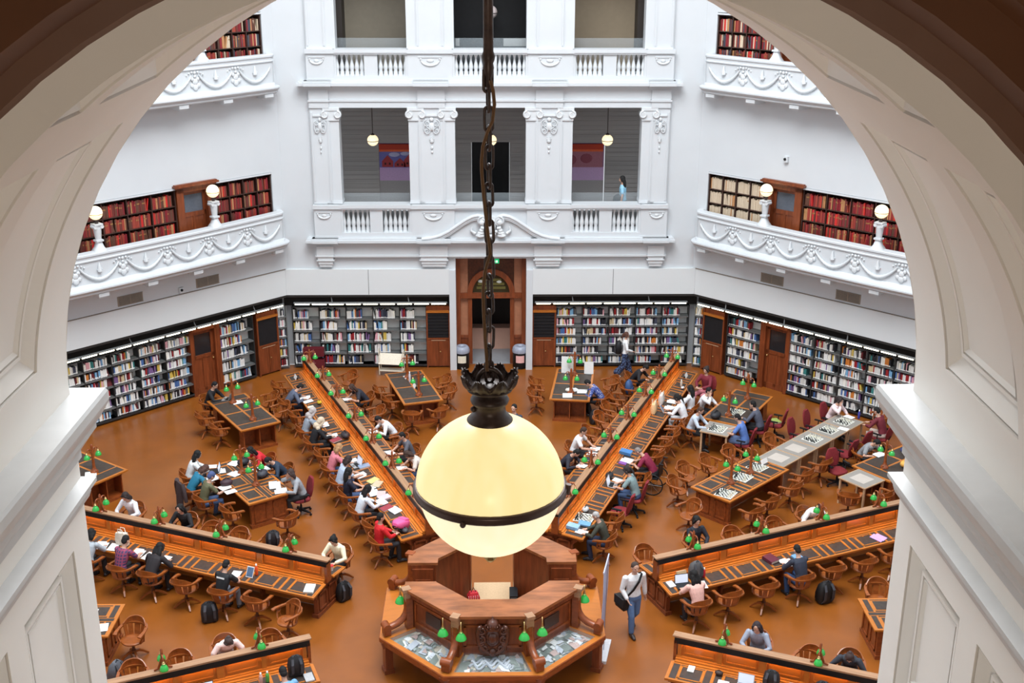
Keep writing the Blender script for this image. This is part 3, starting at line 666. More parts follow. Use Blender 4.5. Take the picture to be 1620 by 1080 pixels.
for k, sd in SIDES:
    a, b = sorted((sx(k, .28), sx(k, 1.14))); cupboard(k, a, b, 'cedar cupboard with plain black upper panel near the corner of the %s wall' % sd, False)
    # cedar door between the bookcases
    e = empty('door_%d' % (4 if k == 135 else 5), wallM(k) @ Vector((sx(k, 3.17), YF, 0)), R(k + 90)); struct(e)
    mb = MB()
    for a, b in ((-.52, -.40), (.40, .52)): mb.box(a, b, -.3, .02, 0, 2.3)
    mb.box(-.52, .52, -.3, .02, 2.18, 2.3); mb.build('door_frame', CEDARV, e)
    mb = MB(); mb.box(-.40, .40, -.2, -.12, 0, 1.3); mb.box(-.40, .40, -.2, -.10, 1.22, 1.34); mb.box(-.40, -.30, -.2, -.10, 0, 2.18); mb.box(.30, .40, -.2, -.10, 0, 2.18); mb.box(-.05, .05, -.2, -.10, .1, 1.25); mb.box(-.4, .4, -.2, -.1, 0, .2); mb.box(-.4, .4, -.2, -.1, 2.06, 2.18); mb.build('door_leaf', CEDARV, e)
    mb = MB(); mb.box(-.30, .30, -.16, -.14, 1.34, 2.06); mb.build('pane', cm((42, 40, 42), .12), e)
    mb = MB(); mb.sph((-.34 if k == 135 else .34, -.07, 1.15), .035, 8, 6); mb.build('door_knob', BRASS, e)
    mb = MB(); mb.box(-.06, .06, -.02, .03, 0, 2.3); o = mb.build('trim_10', CEDARV); o.location = wallM(k) @ Vector((sx(k, 2.64), YF, 0)); o.rotation_euler = (0, 0, R(k + 90)); struct(o)
# light rails hanging in front of the shelves
def light_rail(k, x0, x1, label):
    xc = (x0 + x1) / 2; w = (x1 - x0) / 2
    e = empty('light_rail', wallM(k) @ Vector((xc, .0, 2.42)), R(k + 90), label, 'strip light', 'strip lights above the shelves')
    mb = MB(); mb.tube([(-w, 0, .02), (w, 0, .02)], .045, 10); mb.build('housing', GREYP, e)
    n = int(2 * w / .56); d = 2 * w / n
    for i in range(n):
        mb = MB(); mb.box(-w + d * i + .045, -w + d * (i + 1) - .045, .012, .05, -.022, .012); mb.build('lamp', TUBE, e)
    for i in range(max(2, int(2 * w / 2.2))):
        x = -w + (i + .5) * 2 * w / max(2, int(2 * w / 2.2)); mb = MB(); mb.strap([(x, 0, .05), (x + .02, -.04, .16), (x + .03, -.05, .24)], .03, .015); mb.build('hanger', GREYP, e)
light_rail(90, 1.50, 6.72, 'long strip light above the shelves left of the doorway'); light_rail(90, -6.72, -1.50, 'long strip light above the shelves right of the doorway')
for k, sd in SIDES:
    a, b = sorted((sx(k, .16), sx(k, 9.2))); light_rail(k, a, b, 'long strip light above the shelves of the %s wall' % sd)
# maroon display stands on two shelves with rows of white lettering
def display(k, s, z, w, h, tilt, label, letters):
    e = empty('display_stand', wallM(k) @ Vector((sx(k, s), YF - .06, z)), R(k + 90), label, 'display stand')
    mb = MB(); mb.add([(-w / 2, 0, 0), (w / 2, 0, 0), (w / 2, -.10, h), (-w / 2, -.10, h), (-w / 2, -.02, 0), (w / 2, -.02, 0), (w / 2, -.12, h), (-w / 2, -.12, h)], [(0, 1, 2, 3), (7, 6, 5, 4), (0, 3, 7, 4), (1, 5, 6, 2), (3, 2, 6, 7), (0, 4, 5, 1)]); mb.box(-w / 2, w / 2, -.12, .015, -.01, .01); mb.build('board', cm((92, 22, 26), .5), e)
    if letters:
        mb = MB(); x = -w * .42; rr = random.Random(5)
        while x < w * .40:
            lw = rr.uniform(.018, .03)
            if rr.random() < .85: mb.box(x, x + lw, -.01, .012, .05, .05 + rr.choice((.035, .045, .05)))
            x += lw + .008
        mb.build('lettering', PAPER, e)
display(135, 6.82, 1.50, .62, .26, 0, 'maroon display board with a line of white letters on the long left bookcase', True)
display(135, 6.70, 1.12, .66, .27, 0, 'plain maroon display board below the lettered one on the long left bookcase', False)
for z, lab in ((.50, 'maroon box file row on the fourth shelf beside the left corner'), (.08, 'maroon box file row on the lowest shelf beside the left corner')):
    e = empty('box_file', (-6.15, 16.97, z), pi, lab, 'box file')
    mb = MB(); mb.box(-.36, .36, -.02, .2, 0, .30); mb.build('case', cm((96, 24, 34), .5), e)
    mb = MB(); mb.box(-.01, .01, .2, .205, .02, .28); mb.box(-.06, .06, .2, .206, .16, .2); mb.build('label_strip', cm((150, 90, 90)), e)

# ---------------------------------------------------------------- place the books
bookmesh = {}
def unit_book():
    mb = MB(); mb.box(-.5, .5, -.5, .5, 0, 1, 0); mb.box(-.40, .40, -.49, .46, .98, 1.0, 1); mb.box(-.46, .46, .5, .506, .05, .17, 2)
    return mb.mesh('book', [PAPER, PAGES, PAPER])
UB = unit_book(); mb = MB(); mb.box(-.5, .5, -.5, .5, 0, 1, 0); mb.box(-.40, .40, -.49, .46, .98, 1.0, 1); mb.box(-.5, .5, .5, .503, .62, .72, 2); UV = mb.mesh('bound_volume', [PAPER, PAGES, cm((150, 110, 62), .4)])
def hidden_book(p):
    d = p - CAMP
    return False
grp = {'book': 'books on the ground-floor shelves', 'bound_volume': 'bound volumes on the balconies'}
for kind, q in BOOKQ.items():
    q.sort(key=lambda t: t[0])
    # the shelves past the arch jambs are out of sight; keep those in view first
    def seen(M):
        p = M @ Vector((0, 0, .1)); d = p - CAMP; t = (-17.4 - CAMP.y) / d.y
        return abs(CAMP.x + d.x * t) < 1.76
    q2 = [b for b in q if seen(b[1])] + [b for b in q if not seen(b[1])]
    used = {}
    for i, (_, M, w, h, d, tilt, rgb, label) in enumerate(q2[:300]):
        o = bpy.data.objects.new(kind, UB if kind == 'book' else UV); COL.objects.link(o)
        o.matrix_world = M @ Matrix.Rotation(tilt, 4, 'Y') @ Matrix.Diagonal((w, d, h, 1))
        o.material_slots[0].link = 'OBJECT'; o.material_slots[0].material = cm(rgb, .5)
        tag(o, label, 'book', grp[kind])
    mb = MB(); cols = []; keys = sorted(set(b[6] for b in q2[300:]))
    for (_, M, w, h, d, tilt, rgb, label) in q2[300:]:
        mb.M = M @ Matrix.Rotation(tilt, 4, 'Y') @ Matrix.Diagonal((w, d, h, 1)); mb.box(-.5, .5, -.5, .5, 0, 1, keys.index(rgb))
        if kind == 'book': mb.box(-.46, .46, .5, .506, .05, .17, len(keys))
    mb.M = None
    o = mb.build('shelved_books' if kind == 'book' else 'shelved_volumes', [cm(kx, .5) for kx in keys] + [PAPER])
    tag(o, 'all the other books on the ground-floor shelves' if kind == 'book' else 'all the other bound volumes on the balcony shelves', 'books', kind='stuff')
# ================================================================ RADIAL READING DESKS
SP = 6 / 7.0      # seat pitch
DESKN = {112.5: 'far left', 67.5: 'far right', 157.5: 'near left', 22.5: 'near right', 202.5: 'front left', -22.5: 'front right'}
def top_z(t): return .735 - .055 * (abs(t) - .18) / .54 if abs(t) > .18 else .735
def radial_desk(k):
    e = empty('reading_desk', (10 * cos(R(k)), 10 * sin(R(k)), 0), R(k), 'long double-sided oak reading desk with lamp partition, the %s one of the radial desks' % DESKN[k], 'desk', 'long radial reading desks')
    mb = MB()
    mb.box(-5.95, 5.95, -.022, .022, .02, 1.14)                              # core
    for s in (-1, 1):
        for i in range(15):                                                    # pilaster strips
            x = -5.95 + .85 * i; w = .075 if i % 2 == 0 else .05
            a, b = sorted((s * .02, s * .062)); mb.box(max(-5.95, x - w), min(5.95, x + w), a, b, .74, 1.14)
        for i in range(14):
            x = -5.95 + .85 * (i + .5); a, b = sorted((s * .02, s * .042)); mb.box(x - .30, x + .30, a, b, .86, .885); mb.box(x - .30, x + .30, a, b, 1.12, 1.14)
            for q in (-1, 1): mb.box(x + q * .30 - .01, x + q * .30 + .01, a, b, .86, 1.14)
        a, b = sorted((s * .02, s * .20)); mb.box(-5.97, 5.97, a, b, .70, .755)
        a, b = sorted((s * .02, s * .14)); mb.box(-5.97, 5.97, a, b, .755, .785)
        a, b = sorted((s * .02, s * .085)); mb.box(-5.97, 5.97, a, b, .785, .81)
    mb.box(-6.03, -5.97, -.088, .088, .7, 1.16, 1); mb.box(5.97, 6.03, -.088, .088, .7, 1.16, 1)
    mb.build('partition', [OAK, CEDAR], e)
    mb = MB(); mb.box(-6.06, 6.06, -.088, .088, 1.238, 1.265); mb.box(-6.03, 6.03, -.085, .085, 1.22, 1.235); mb.build('cap', CAPW, e)
    mb = MB()
    for s in (-1, 1):
        a, b = sorted((s * .072, s * .088)); mb.box(-6.02, 6.02, a, b, 1.095, 1.225)
    mb.box(-6.02, 6.02, -.075, .075, 1.14, 1.222); mb.build('fascia', BLACK, e)
    for s in (-1, 1):
        mb = MB(); mb.box(-5.9, 5.9, *sorted((s * .045, s * .070)), 1.118, 1.138); mb.build('strip_lamp', STRIP, e)
    for s in (-1, 1):
        th = math.atan2(.055, .54)
        mb = MB(); mb.M = Matrix.Translation((0, s * .18, .735)) @ Matrix.Rotation(-s * th, 4, 'X')
        def tb(x0, x1, y0, y1, z0, z1, m=0): a, b = sorted((s * y0, s * y1)); mb.box(x0, x1, a, b, z0, z1, m)
        tb(-6.04, 6.04, 0, .55, -.035, 0)
        for i in range(14):
            x = -6 + SP * (i + .5)
            tb(x - .20, x + .20, .11, .44, 0, .004, 1)
            for q in (-1, 1): tb(x + q * .33 - .065, x + q * .33 + .065, .06, .50, 0, .004, 1)
            tb(x - .24, x + .24, .06, .085, 0, .004, 1); tb(x - .22, x + .22, .475, .50, 0, .004, 1)
            for q in (-1, 1): tb(x + q * .23 - .028, x + q * .23 + .028, .095, .47, 0, .012)
            tb(x - .25, x + .25, .09, .115, 0, .012); tb(x - .25, x + .25, .445, .47, 0, .012)
            tb(x - .43, x - .40, .0, .55, 0, .010); tb(x + .40, x + .43, 0, .55, 0, .010)
            tb(x - .02, x + .02, .12, .14, .004, .012, 2)
        tb(-6.04, 6.04, .52, .555, -.045, .006); mb.M = None
        mb.build('worktop', [OAK, LEATHER, BRASS], e)
        mb = MB(); mb.box(-5.98, 5.98, *sorted((s * .60, s * .66)), .57, .66)
        for i in range(14):
            x = -6 + SP * (i + .5); mb.box(x - .045, x + .045, *sorted((s * .655, s * .668)), .595, .635, 1); mb.box(x - .030, x + .030, *sorted((s * .66, s * .6705)), .605, .625, 0)
        mb.build('apron', [CEDAR, BRASS], e)
    for x in (-5.96, 5.96):
        mb = MB(); sg = -1 if x < 0 else 1
        mb.box(*sorted((x, x - sg * .10)), -.44, .44, .0, .62); mb.box(*sorted((x + sg * .03, x - sg * .14)), -.48, .48, 0, .09)
        mb.prism([(-.44, .45), (.44, .45), (.64, .64), (.2, .70), (-.2, .70), (-.64, .64)], lambda a, b, d: (d, a, b), *sorted((x, x - sg * .10)))
        for y in (-.21, .21):
            mb.box(*sorted((x, x + sg * .02)), y - .17, y - .13, .14, .56); mb.box(*sorted((x, x + sg * .02)), y + .13, y + .17, .14, .56); mb.box(*sorted((x, x + sg * .02)), y - .17, y + .17, .14, .18); mb.box(*sorted((x, x + sg * .02)), y - .17, y + .17, .52, .56)
        mb.build('end_panel', CEDARV, e)
    for i in range(1, 7):
        x = -6 + 12 / 7.0 * i
        mb = MB(); mb.prism([(-.14, 0), (.14, 0), (.18, .4), (.62, .60), (.62, .65), (.15, .70), (-.15, .70), (-.62, .65), (-.62, .60), (-.18, .4)], lambda a, b, d: (d, a, b), x - .03, x + .03); mb.build('divider', CEDAR, e)
    return e
for k in DESKN: radial_desk(k)

# ---------------------------------------------------------------- desk lamps
def lamp_proto(name, H, arm, zs, label, cat='lamp'):
    e = empty(name, (0, 0, 0), 0, label, cat)
    mb = MB()
    if H < .7:
        mb.lathe([(.11, 0), (.11, .02), (.06, .04)], 4); mb.lathe([(.05, .03), (.034, .18), (.028, H - .03), (.012, H)], 6)
        for s in (-1, 1): mb.strap([(s * .17, 0, .02), (s * .09, 0, .05), (s * .05, 0, .14), (s * .02, 0, .24)], [.035] * 4, [.02, .04, .05, .02], up=(0, 1, 0))
        for s in (-1, 1): mb.strap([(0, s * .09, .02), (0, s * .05, .10), (0, s * .02, .2)], [.03] * 3, .03, up=(1, 0, 0))
    else:
        mb.lathe([(.12, 0), (.12, .03), (.075, .07), (.05, .14), (.042, .2), (.036, H - .05), (.03, H - .02), (.012, H)], 6)
        mb.sph((.07, 0, .06), .035, 8, 6); mb.sph((-.07, 0, .06), .035, 8, 6)
    mb.build('post', CEDAR, e)
    for s in (-1, 1):
        mb = MB(); mb.tube([(0, 0, zs + .14), (0, s * arm * .45, zs + .20), (0, s * arm * .8, zs + .19), (0, s * arm, zs + .12), (0, s * arm, zs + .08)], [.016, .018, .014, .012, .012], 7)
        mb.tube([(0, 0, zs + .02), (0, s * arm * .35, zs + .10), (0, s * arm * .5, zs + .19)], .011, 6); mb.build('arm', CEDAR, e)
        mb = MB(); mb.lathe([(.016, .085), (.024, .08), (.028, .05), (.050, .035), (.072, .0), (.084, -.045), (.086, -.06), (.080, -.058), (.066, -.004), (.045, .026)], 16, (0, s * arm, zs)); sh = mb.build('shade', GREENG, e)
        mb = MB(); mb.lathe([(.012, .12), (.024, .115), (.026, .085), (.036, .08)], 10, (0, s * arm, zs)); mb.build('gallery', BRASS, sh)
        mb = MB(); mb.sph((0, s * arm, zs - .02), .028, 8, 6); mb.build('bulb', BULB, sh)
    return e
lampA = lamp_proto('desk_lamp', .46, .185, .17, 'x')
lampB = lamp_proto('table_lamp', .82, .18, .50, 'x')
usedA = usedB = False
LR = [4.95, 6.80, 8.52, 10.22, 12.10, 13.68, 15.35]
for k in DESKN:
    for i, r in enumerate(LR):
        p = (r * cos(R(k)), r * sin(R(k)), 1.262)
        lab = 'twin green-shaded lamp on the %s radial desk, %s from its inner end' % (DESKN[k], ordn(i))
        if not usedA: lampA.location = p; lampA.rotation_euler = (0, 0, R(k)); tag(lampA, lab, None, 'twin green lamps of the radial desks'); usedA = True
        elif -23 < k < 23 or k > 157: 
            if i < (2 if k in (202.5, -22.5) else 4): dup(lampA, p, R(k), lab)
        else: dup(lampA, p, R(k), lab)
def table_lamp(x, y, rz, lab):
    global usedB
    if not usedB: lampB.location = (x, y, .782); lampB.rotation_euler = (0, 0, rz); tag(lampB, lab, None, 'twin green lamps of the separate tables'); usedB = True
    else: dup(lampB, (x, y, .782), rz, lab)

# ---------------------------------------------------------------- freestanding leather-topped tables
TAB = {'A': (-2.49, 13.24, 107), 'B': (2.60, 13.40, 82), 'C': (-7.50, 11.28, 123), 'D': (-6.44, 6.63, 125), 'E': (-11.28, 7.55, 144), 'F': (7.52, 11.42, 57.5), 'G': (6.62, 6.52, 44), 'Hw': (11.28, 7.55, 36), 'I': (-9.32, -.1, 180), 'J': (9.36, -.1, 0)}
TL = {'A': 'leather-topped table left of the doorway', 'B': 'leather-topped table right of the doorway', 'C': 'leather-topped table by the left wall shelves', 'D': 'crowded leather-topped table on the left between the radial desks', 'E': 'leather-topped table half hidden by the left arch jamb', 'F': 'leather-topped table by the right wall shelves, people playing chess', 'G': 'leather-topped table with chess boards on the right', 'Hw': 'leather-topped table half hidden by the right arch jamb', 'I': 'leather-topped table cut off by the lower left jamb', 'J': 'leather-topped table cut off by the lower right jamb'}
TLS = {'A': 'table left of the doorway', 'B': 'table right of the doorway', 'C': 'table by the left wall shelves', 'D': 'crowded table on the left', 'E': 'table by the left arch jamb', 'F': 'table by the right wall shelves', 'G': 'leather-topped chess table on the right', 'Hw': 'table by the right arch jamb', 'I': 'table at the lower left jamb', 'J': 'table at the lower right jamb'}
def work_table(key):
    x, y, a = TAB[key]; framed = key in 'DGIJ'
    e = empty('library_table', (x, y, 0), R(a), TL[key], 'table', 'leather-topped library tables')
    L, W = 1.37, .625
    mb = MB(); mb.box(-L, L, -W, W, .735, .775); mb.box(-L + .05, L - .05, -W + .05, W - .05, .70, .735)
    if not framed:
        for s in (-1, 1):
            for x0, x1 in ((-L + .42, -.02), (.02, L - .42)): mb.box(x0 + .02, x1 - .02, *sorted((s * .035, s * (W - .07))), .775, .779, 1)
            mb.box(*sorted((s * (L - .39), s * (L - .07))), -W + .07, W - .07, .775, .779, 1)
    else:
        for s in (-1, 1):
            for q in range(3):
                xc = -.88 + .88 * q
                mb.box(xc - .21, xc + .21, *sorted((s * .16, s * .50)), .775, .779, 1)
                for u in (-1, 1): mb.box(xc + u * .35 - .055, xc + u * .35 + .055, *sorted((s * .08, s * .56)), .775, .779, 1)
                mb.box(xc - .25, xc + .25, *sorted((s * .08, s * .12)), .775, .779, 1); mb.box(xc - .25, xc + .25, *sorted((s * .535, s * .56)), .775, .779, 1)
        mb.box(-L + .06, L - .06, -.05, .05, .775, .779, 1)
    mb.build('table_top', [OAK, LEATHER], e)
    mb = MB()
    if not framed:
        for s in (-1, 1):
            xo, xi = s * (L - .13), s * (L - .50)
            mb.box(*sorted((xi, xi + s * .03)), -.50, .50, .06, .70)
            for yy in (-.5, -.015, .47): mb.box(*sorted((xo, xi)), yy, yy + .03, .06, .70)
            mb.box(*sorted((xo + s * .03, xi)), -.53, .53, .0, .08); mb.box(*sorted((xo, xi)), -.53, .53, .64, .70)
        mb.box(-.9, .9, -.02, .02, .1, .7)
    else:
        for s in (-1, 1):
            xo = s * (L - .12); mb.box(*sorted((xo, xo - s * .10)), -.52, .52, 0, .70); mb.box(*sorted((xo + s * .02, xo - s * .12)), -.55, .55, 0, .09)
            for yy in (-.26, .26): mb.box(*sorted((xo, xo + s * .018)), yy - .18, yy - .14, .14, .62); mb.box(*sorted((xo, xo + s * .018)), yy + .14, yy + .18, .14, .62); mb.box(*sorted((xo, xo + s * .018)), yy - .18, yy + .18, .14, .18); mb.box(*sorted((xo, xo + s * .018)), yy - .18, yy + .18, .58, .62)
        mb.box(-1.2, 1.2, -.03, .03, .04, .7)
    mb.build('base', CEDAR, e)
    ca, sa = cos(R(a)), sin(R(a))
    for i, d in enumerate((.78, -.78) if not framed else (.45, -.45)):
        lx, ly = x + ca * d, y + sa * d
        table_lamp(lx, ly, R(a), 'tall twin green-shaded lamp at the %s end of the %s' % (('outer', 'inner')[i], TLS[key]))
for key in TAB: work_table(key)

# pale modern tables
def modern_table(x, y, a, label, sz=.875):
    e = empty('chess_table', (x, y, 0), R(a), label, 'table', 'pale square chess tables')
    h = sz / 2 - .004
    mb = MB(); mb.box(-h, h, -h, h, .73, .76); mb.build('table_top', LIGHTW, e)
    mb = MB(); mb.box(-h + .025, h - .025, -h + .025, h - .025, .76, .762, 0); mb.box(-.23, .23, -.23, .23, .762, .7635, 1); mb.build('surface', [GREYTOP, CREAMSQ], e)
    for i in (-1, 1):
        for j in (-1, 1):
            mb = MB(); mb.box(i * (h - .05) - .025, i * (h - .05) + .025, j * (h - .05) - .025, j * (h - .05) + .025, 0, .73); mb.build('leg', LIGHTW, e)
    return e
u = Vector((cos(R(44.5)), sin(R(44.5)))); p0 = Vector((7.62, 7.50))
CT = []
for i in range(5):
    c = p0 + u * (.44 + .878 * i); CT.append(c)
    modern_table(c.x, c.y, 44.5, 'pale square chess table in the row on the right, %s from the leather-topped table' % ordn(i))
modern_table(9.85, 6.47, 36, 'single pale square table standing against the table by the right arch jamb')
modern_table(6.63, 9.82, -30, 'single pale square chess table between the two players on the right', .86)

# ---------------------------------------------------------------- chairs
def captain_chair():
    e = empty('swivel_armchair', (0, 0, 0), 0, 'x', 'chair')
    mb = MB(); n = 20
    def seat(z, k): return [(k * (.235 + .015 * cos(2 * a)) * cos(a), k * (.225 if sin(a) > 0 else .215) * sin(a) - .0, z) for a in [2 * pi * i / n for i in range(n)]]
    mb.loft([seat(.41, .9), seat(.425, 1), seat(.455, 1.02), seat(.462, .96), seat(.450, .5)], None, True); mb.build('seat', CHAIRW, e)
    arc = lambda a, r0=.275, r1=.27: (r0 * cos(a), r1 * sin(a) - .01)
    for s in (-1, 1):
        mb = MB(); pts = []
        for i in range(9):
            a = pi / 2 + s * (pi * .62 - pi * .62 * 1.18 * i / 8 + .35)
        pts = [(s * .275, .21, .655), (s * .29, .12, .67), (s * .292, .0, .675), (s * .275, -.12, .685), (s * .225, -.215, .70), (s * .13, -.27, .71), (s * .0, -.285, .712)]
        mb.strap(pts, [.085, .075, .06, .06, .065, .075, .075], [.035] * 7); mb.build('arm', CHAIRW, e)
        mb = MB(); mb.strap([(s * .225, .12, .45), (s * .265, .10, .55), (s * .288, .06, .66)], .03, [.05, .035, .045]); mb.strap([(s * .265, .02, .45), (s * .278, .03, .56), (s * .288, .0, .66)], .025, .03); mb.strap([(s * .262, .09, .55), (s * .275, .02, .58)], .02, .03); mb.build('arm_support', CHAIRW, e)
    mb = MB()
    pts = [(cos(a) * .268, sin(a) * .275 - .012) for a in [pi + pi * (.13 + .74 * i / 12) for i in range(13)]]
    rings = [[(x * 1.0, y, .70), (x * 1.0, y, .70 + h), (x * 1.07, y * 1.07, .70 + h + .005), (x * 1.09, y * 1.09, .70)] for (x, y), h in zip(pts, [.03, .07, .11, .135, .15, .155, .16, .155, .15, .135, .11, .07, .03])]
    mb.loft(rings, None, False); mb.build('backrest', CHAIRW, e)
    for a, w in ((pi * 1.17, .075), (pi * 1.31, .10), (pi * 1.5, .125), (pi * 1.69, .10), (pi * 1.83, .075)):
        mb = MB(); mb.strap([(cos(a) * .205, sin(a) * .205, .45), (cos(a) * .262, sin(a) * .265 - .01, .70)], w, .018, up=(cos(a), sin(a), 0)); mb.build('splat', CHAIRW, e)
    mb = MB(); mb.lathe([(.05, .12), (.045, .2), (.03, .24), (.03, .36), (.09, .38), (.14, .41)], 10); mb.build('column', DARKW, e)
    for i in range(4):
        a = pi / 4 + pi / 2 * i; mb = MB(); c, s = cos(a), sin(a)
        mb.strap([(c * .02, s * .02, .17), (c * .10, s * .10, .165), (c * .20, s * .20, .11), (c * .27, s * .27, .05), (c * .305, s * .305, .025)], [.05, .045, .04, .035, .03], [.06, .05, .045, .04, .03]); mb.build('leg', CHAIRW, e)
    return e
def red_chair():
    e = empty('office_chair', (0, 0, 0), 0, 'x', 'chair')
    mb = MB(); n = 18
    se = lambda z, k: [(k * .25 * math.copysign(abs(cos(a)) ** .7, cos(a)), k * .24 * math.copysign(abs(sin(a)) ** .7, sin(a)), z) for a in [2 * pi * i / n for i in range(n)]]
    mb.loft([se(.40, .85), se(.415, 1), se(.45, 1.02), se(.475, .92), se(.48, .4)], None, True); mb.build('seat', REDF, e)
    mb = MB(); rings = []
    for i in range(9):
        t = i / 8; z = .50 + .48 * t; w = .235 * (1 - .35 * abs(2 * t - .9) ** 2.4); y = -.24 - .10 * t
        rings.append([(w * cos(a), y + .035 * sin(a) + .16 * (w * cos(a)) ** 2 * 4 * .55, z) for a in [2 * pi * j / 14 for j in range(14)]])
    mb.loft(rings, None, True); mb.build('backrest', REDF, e)
    mb = MB(); mb.strap([(0, -.1, .40), (0, -.24, .42), (0, -.30, .56)], .06, .02); mb.build('back_bracket', RUBBER, e)
    for s in (-1, 1):
        mb = MB(); mb.tube([(s * .2, -.02, .42), (s * .28, -.02, .44), (s * .29, -.02, .62)], .016, 6); mb.box(s * .29 - .03, s * .29 + .03, -.14, .12, .62, .65); mb.build('armrest', RUBBER, e)
    mb = MB(); mb.lathe([(.03, .08), (.03, .25), (.02, .25), (.02, .40)], 10); mb.build('column', RUBBER, e)
    for i in range(5):
        a = 2 * pi * i / 5; c, s = cos(a), sin(a); mb = MB(); mb.strap([(c * .02, s * .02, .12), (c * .29, s * .29, .075)], [.06, .035], [.05, .03]); lg = mb.build('leg', RUBBER, e)
        mb = MB(); mb.tube([(c * .29 - s * .02, s * .29 + c * .02, .03), (c * .29 + s * .02, s * .29 - c * .02, .03)], .03, 10); mb.build('caster', RUBBER, lg)
    return e
PROTO = {'c': captain_chair(), 'r': red_chair()}; PUSED = {'c': False, 'r': False}
RC = random.Random(11)
def chair(kind, x, y, rz, label):
    g = 'wooden swivel armchairs' if kind == 'c' else 'burgundy office chairs'
    p = PROTO[kind]
    if not PUSED[kind]: PUSED[kind] = True; p.location = (x, y, 0); p.rotation_euler = (0, 0, rz); return tag(p, label, None, g)
    return dup(p, (x, y, 0), rz, label, g)
CW = {'c': 'wooden swivel armchair', 'r': 'burgundy office chair'}
def pol(k, r, t): c, s = cos(R(k)), sin(R(k)); return (r * c - t * s, r * s + t * c)
SIDE = {(112.5, 1): 'outer side of the far left desk', (112.5, -1): 'inner side of the far left desk', (67.5, 1): 'inner side of the far right desk', (67.5, -1): 'outer side of the far right desk', (157.5, 1): 'near side of the near left desk', (157.5, -1): 'far side of the near left desk', (22.5, -1): 'near side of the near right desk', (22.5, 1): 'far side of the near right desk', (202.5, -1): 'far side of the front left desk', (202.5, 1): 'near side of the front left desk', (-22.5, 1): 'far side of the front right desk', (-22.5, -1): 'near side of the front right desk'}
def face_desk(k, t): return R(k) + (pi if t > 0 else 0)     # local +y towards the spine
def face_to(x, y, tx, ty): return math.atan2(ty - y, tx - x) - pi / 2
# empty chairs along the radial desks: (desk, r, t, kind, turn)
EMPT = [(157.5, 8.0, 1.10), (157.5, 7.06, 1.12), (157.5, 5.17, 1.14), (157.5, 4.22, 1.40, 'c', 150), (157.5, 7.85, -.96), (157.5, 7.05, -.96), (157.5, 6.2, -1.0),
        (22.5, 5.24, -1.1), (22.5, 6.19, -1.12), (22.5, 8.06, -1.1), (22.5, 8.95, -1.12), (22.5, 9.85, -1.1), (22.5, 4.35, 1.02), (22.5, 6.75, .97), (22.5, 8.0, .97),
        (67.5, 14.05, 1.05, 'c', 12), (67.5, 13.1, 1.15, 'c', 25), (67.5, 12.2, 1.10), (67.5, 11.3, 1.05, 'c', -15), (67.5, 10.2, 1.08), (67.5, 6.75, 1.05),
        (67.5, 11.75, -1.05), (67.5, 10.95, -1.08), (67.5, 10.2, -1.05), (67.5, 9.4, -1.02), (67.5, 7.75, -1.08), (67.5, 6.15, -1.02, 'r'), (67.5, 5.3, -1.05),
        (112.5, 15.2, 1.02), (112.5, 12.65, 1.08), (112.5, 9.6, 1.08), (112.5, 5.1, 1.05), (112.5, 15.1, -1.2, 'c', 20), (112.5, 11.9, -1.12), (112.5, 9.6, -1.08), (112.5, 6.2, -1.1),
        (202.5, 4.55, -.95), (202.5, 6.4, -.95), (202.5, 7.3, -.95), (-22.5, 6.5, .98, 'c', -18), (-22.5, 8.3, .96)]
cnt = {}
for row in sorted(EMPT, key=lambda r: r[1]):
    k, r, t = row[:3]; kind = row[3] if len(row) > 3 else 'c'; turn = row[4] if len(row) > 4 else RC.uniform(-9, 9)
    x, y = pol(k, r, t); key = (k, 1 if t > 0 else -1); i = cnt.get(key, 0); cnt[key] = i + 1
    chair(kind, x, y, face_desk(k, t) + R(turn), 'empty %s, %s, %s empty one from inner end' % (CW[kind].replace('wooden swivel ', 'wooden '), SIDE[key].replace('the ', ''), ordn(i)))
# empty chairs at the separate tables: table, x, y, kind, (turn)
ET = [('A', -3.47, 13.2), ('A', -3.12, 12.45), ('A', -2.42, 11.36, 'c', 14), ('A', -1.62, 11.66, 'c', -10), ('A', -1.40, 13.2), ('A', -1.60, 14.05),
      ('B', 1.50, 13.85), ('B', 1.42, 12.85), ('B', 3.85, 13.85, 'c', 30),
      ('C', -8.62, 11.2), ('C', -8.02, 10.42), ('C', -6.95, 12.6), ('C', -6.45, 11.75),
      ('D', -6.60, 5.15), ('D', -5.15, 4.75, 'c', 25), ('F', 8.55, 10.85, 'r'),
      ('G', 5.32, 7.25), ('G', 6.02, 7.75), ('G', 4.95, 6.42), ('G', 5.02, 5.02, 'c', 170), ('G', 6.62, 4.95), ('G', 7.15, 5.55), ('G', 7.92, 6.30), ('G', 6.75, 8.3),
      ('T', 8.42, 7.08), ('T', 9.1, 7.75), ('T', 8.1, 9.1), ('T', 9.02, 9.85, 'r'), ('T', 9.63, 10.45, 'r'), ('T', 10.05, 8.72, 'r'), ('T', 10.62, 9.3, 'r'), ('T', 11.75, 10.95, 'c'),
      ('H', 9.32, 5.75), ('H', 10.15, 5.75), ('H', 9.55, 7.62, 'r'), ('I', -7.58, -.35, 'c', 100), ('J', 8.62, 1.0)]
TSHORT = {'A': 'table left of the doorway', 'B': 'table right of the doorway', 'C': 'table by the left wall shelves', 'D': 'crowded table on the left', 'E': 'table by the left arch jamb', 'F': 'table by the right wall shelves', 'G': 'leather-topped chess table on the right', 'T': 'row of pale chess tables', 'H': 'single pale table on the right', 'I': 'table at the lower left jamb', 'J': 'table at the lower right jamb'}
def tgeom(key):
    if key == 'T': return (9.45, 9.30, 44.5, 2.2)
    if key == 'H': return (9.85, 6.47, 36, .3)
    x, y, a = TAB[key]; return (x, y, a, 1.1)
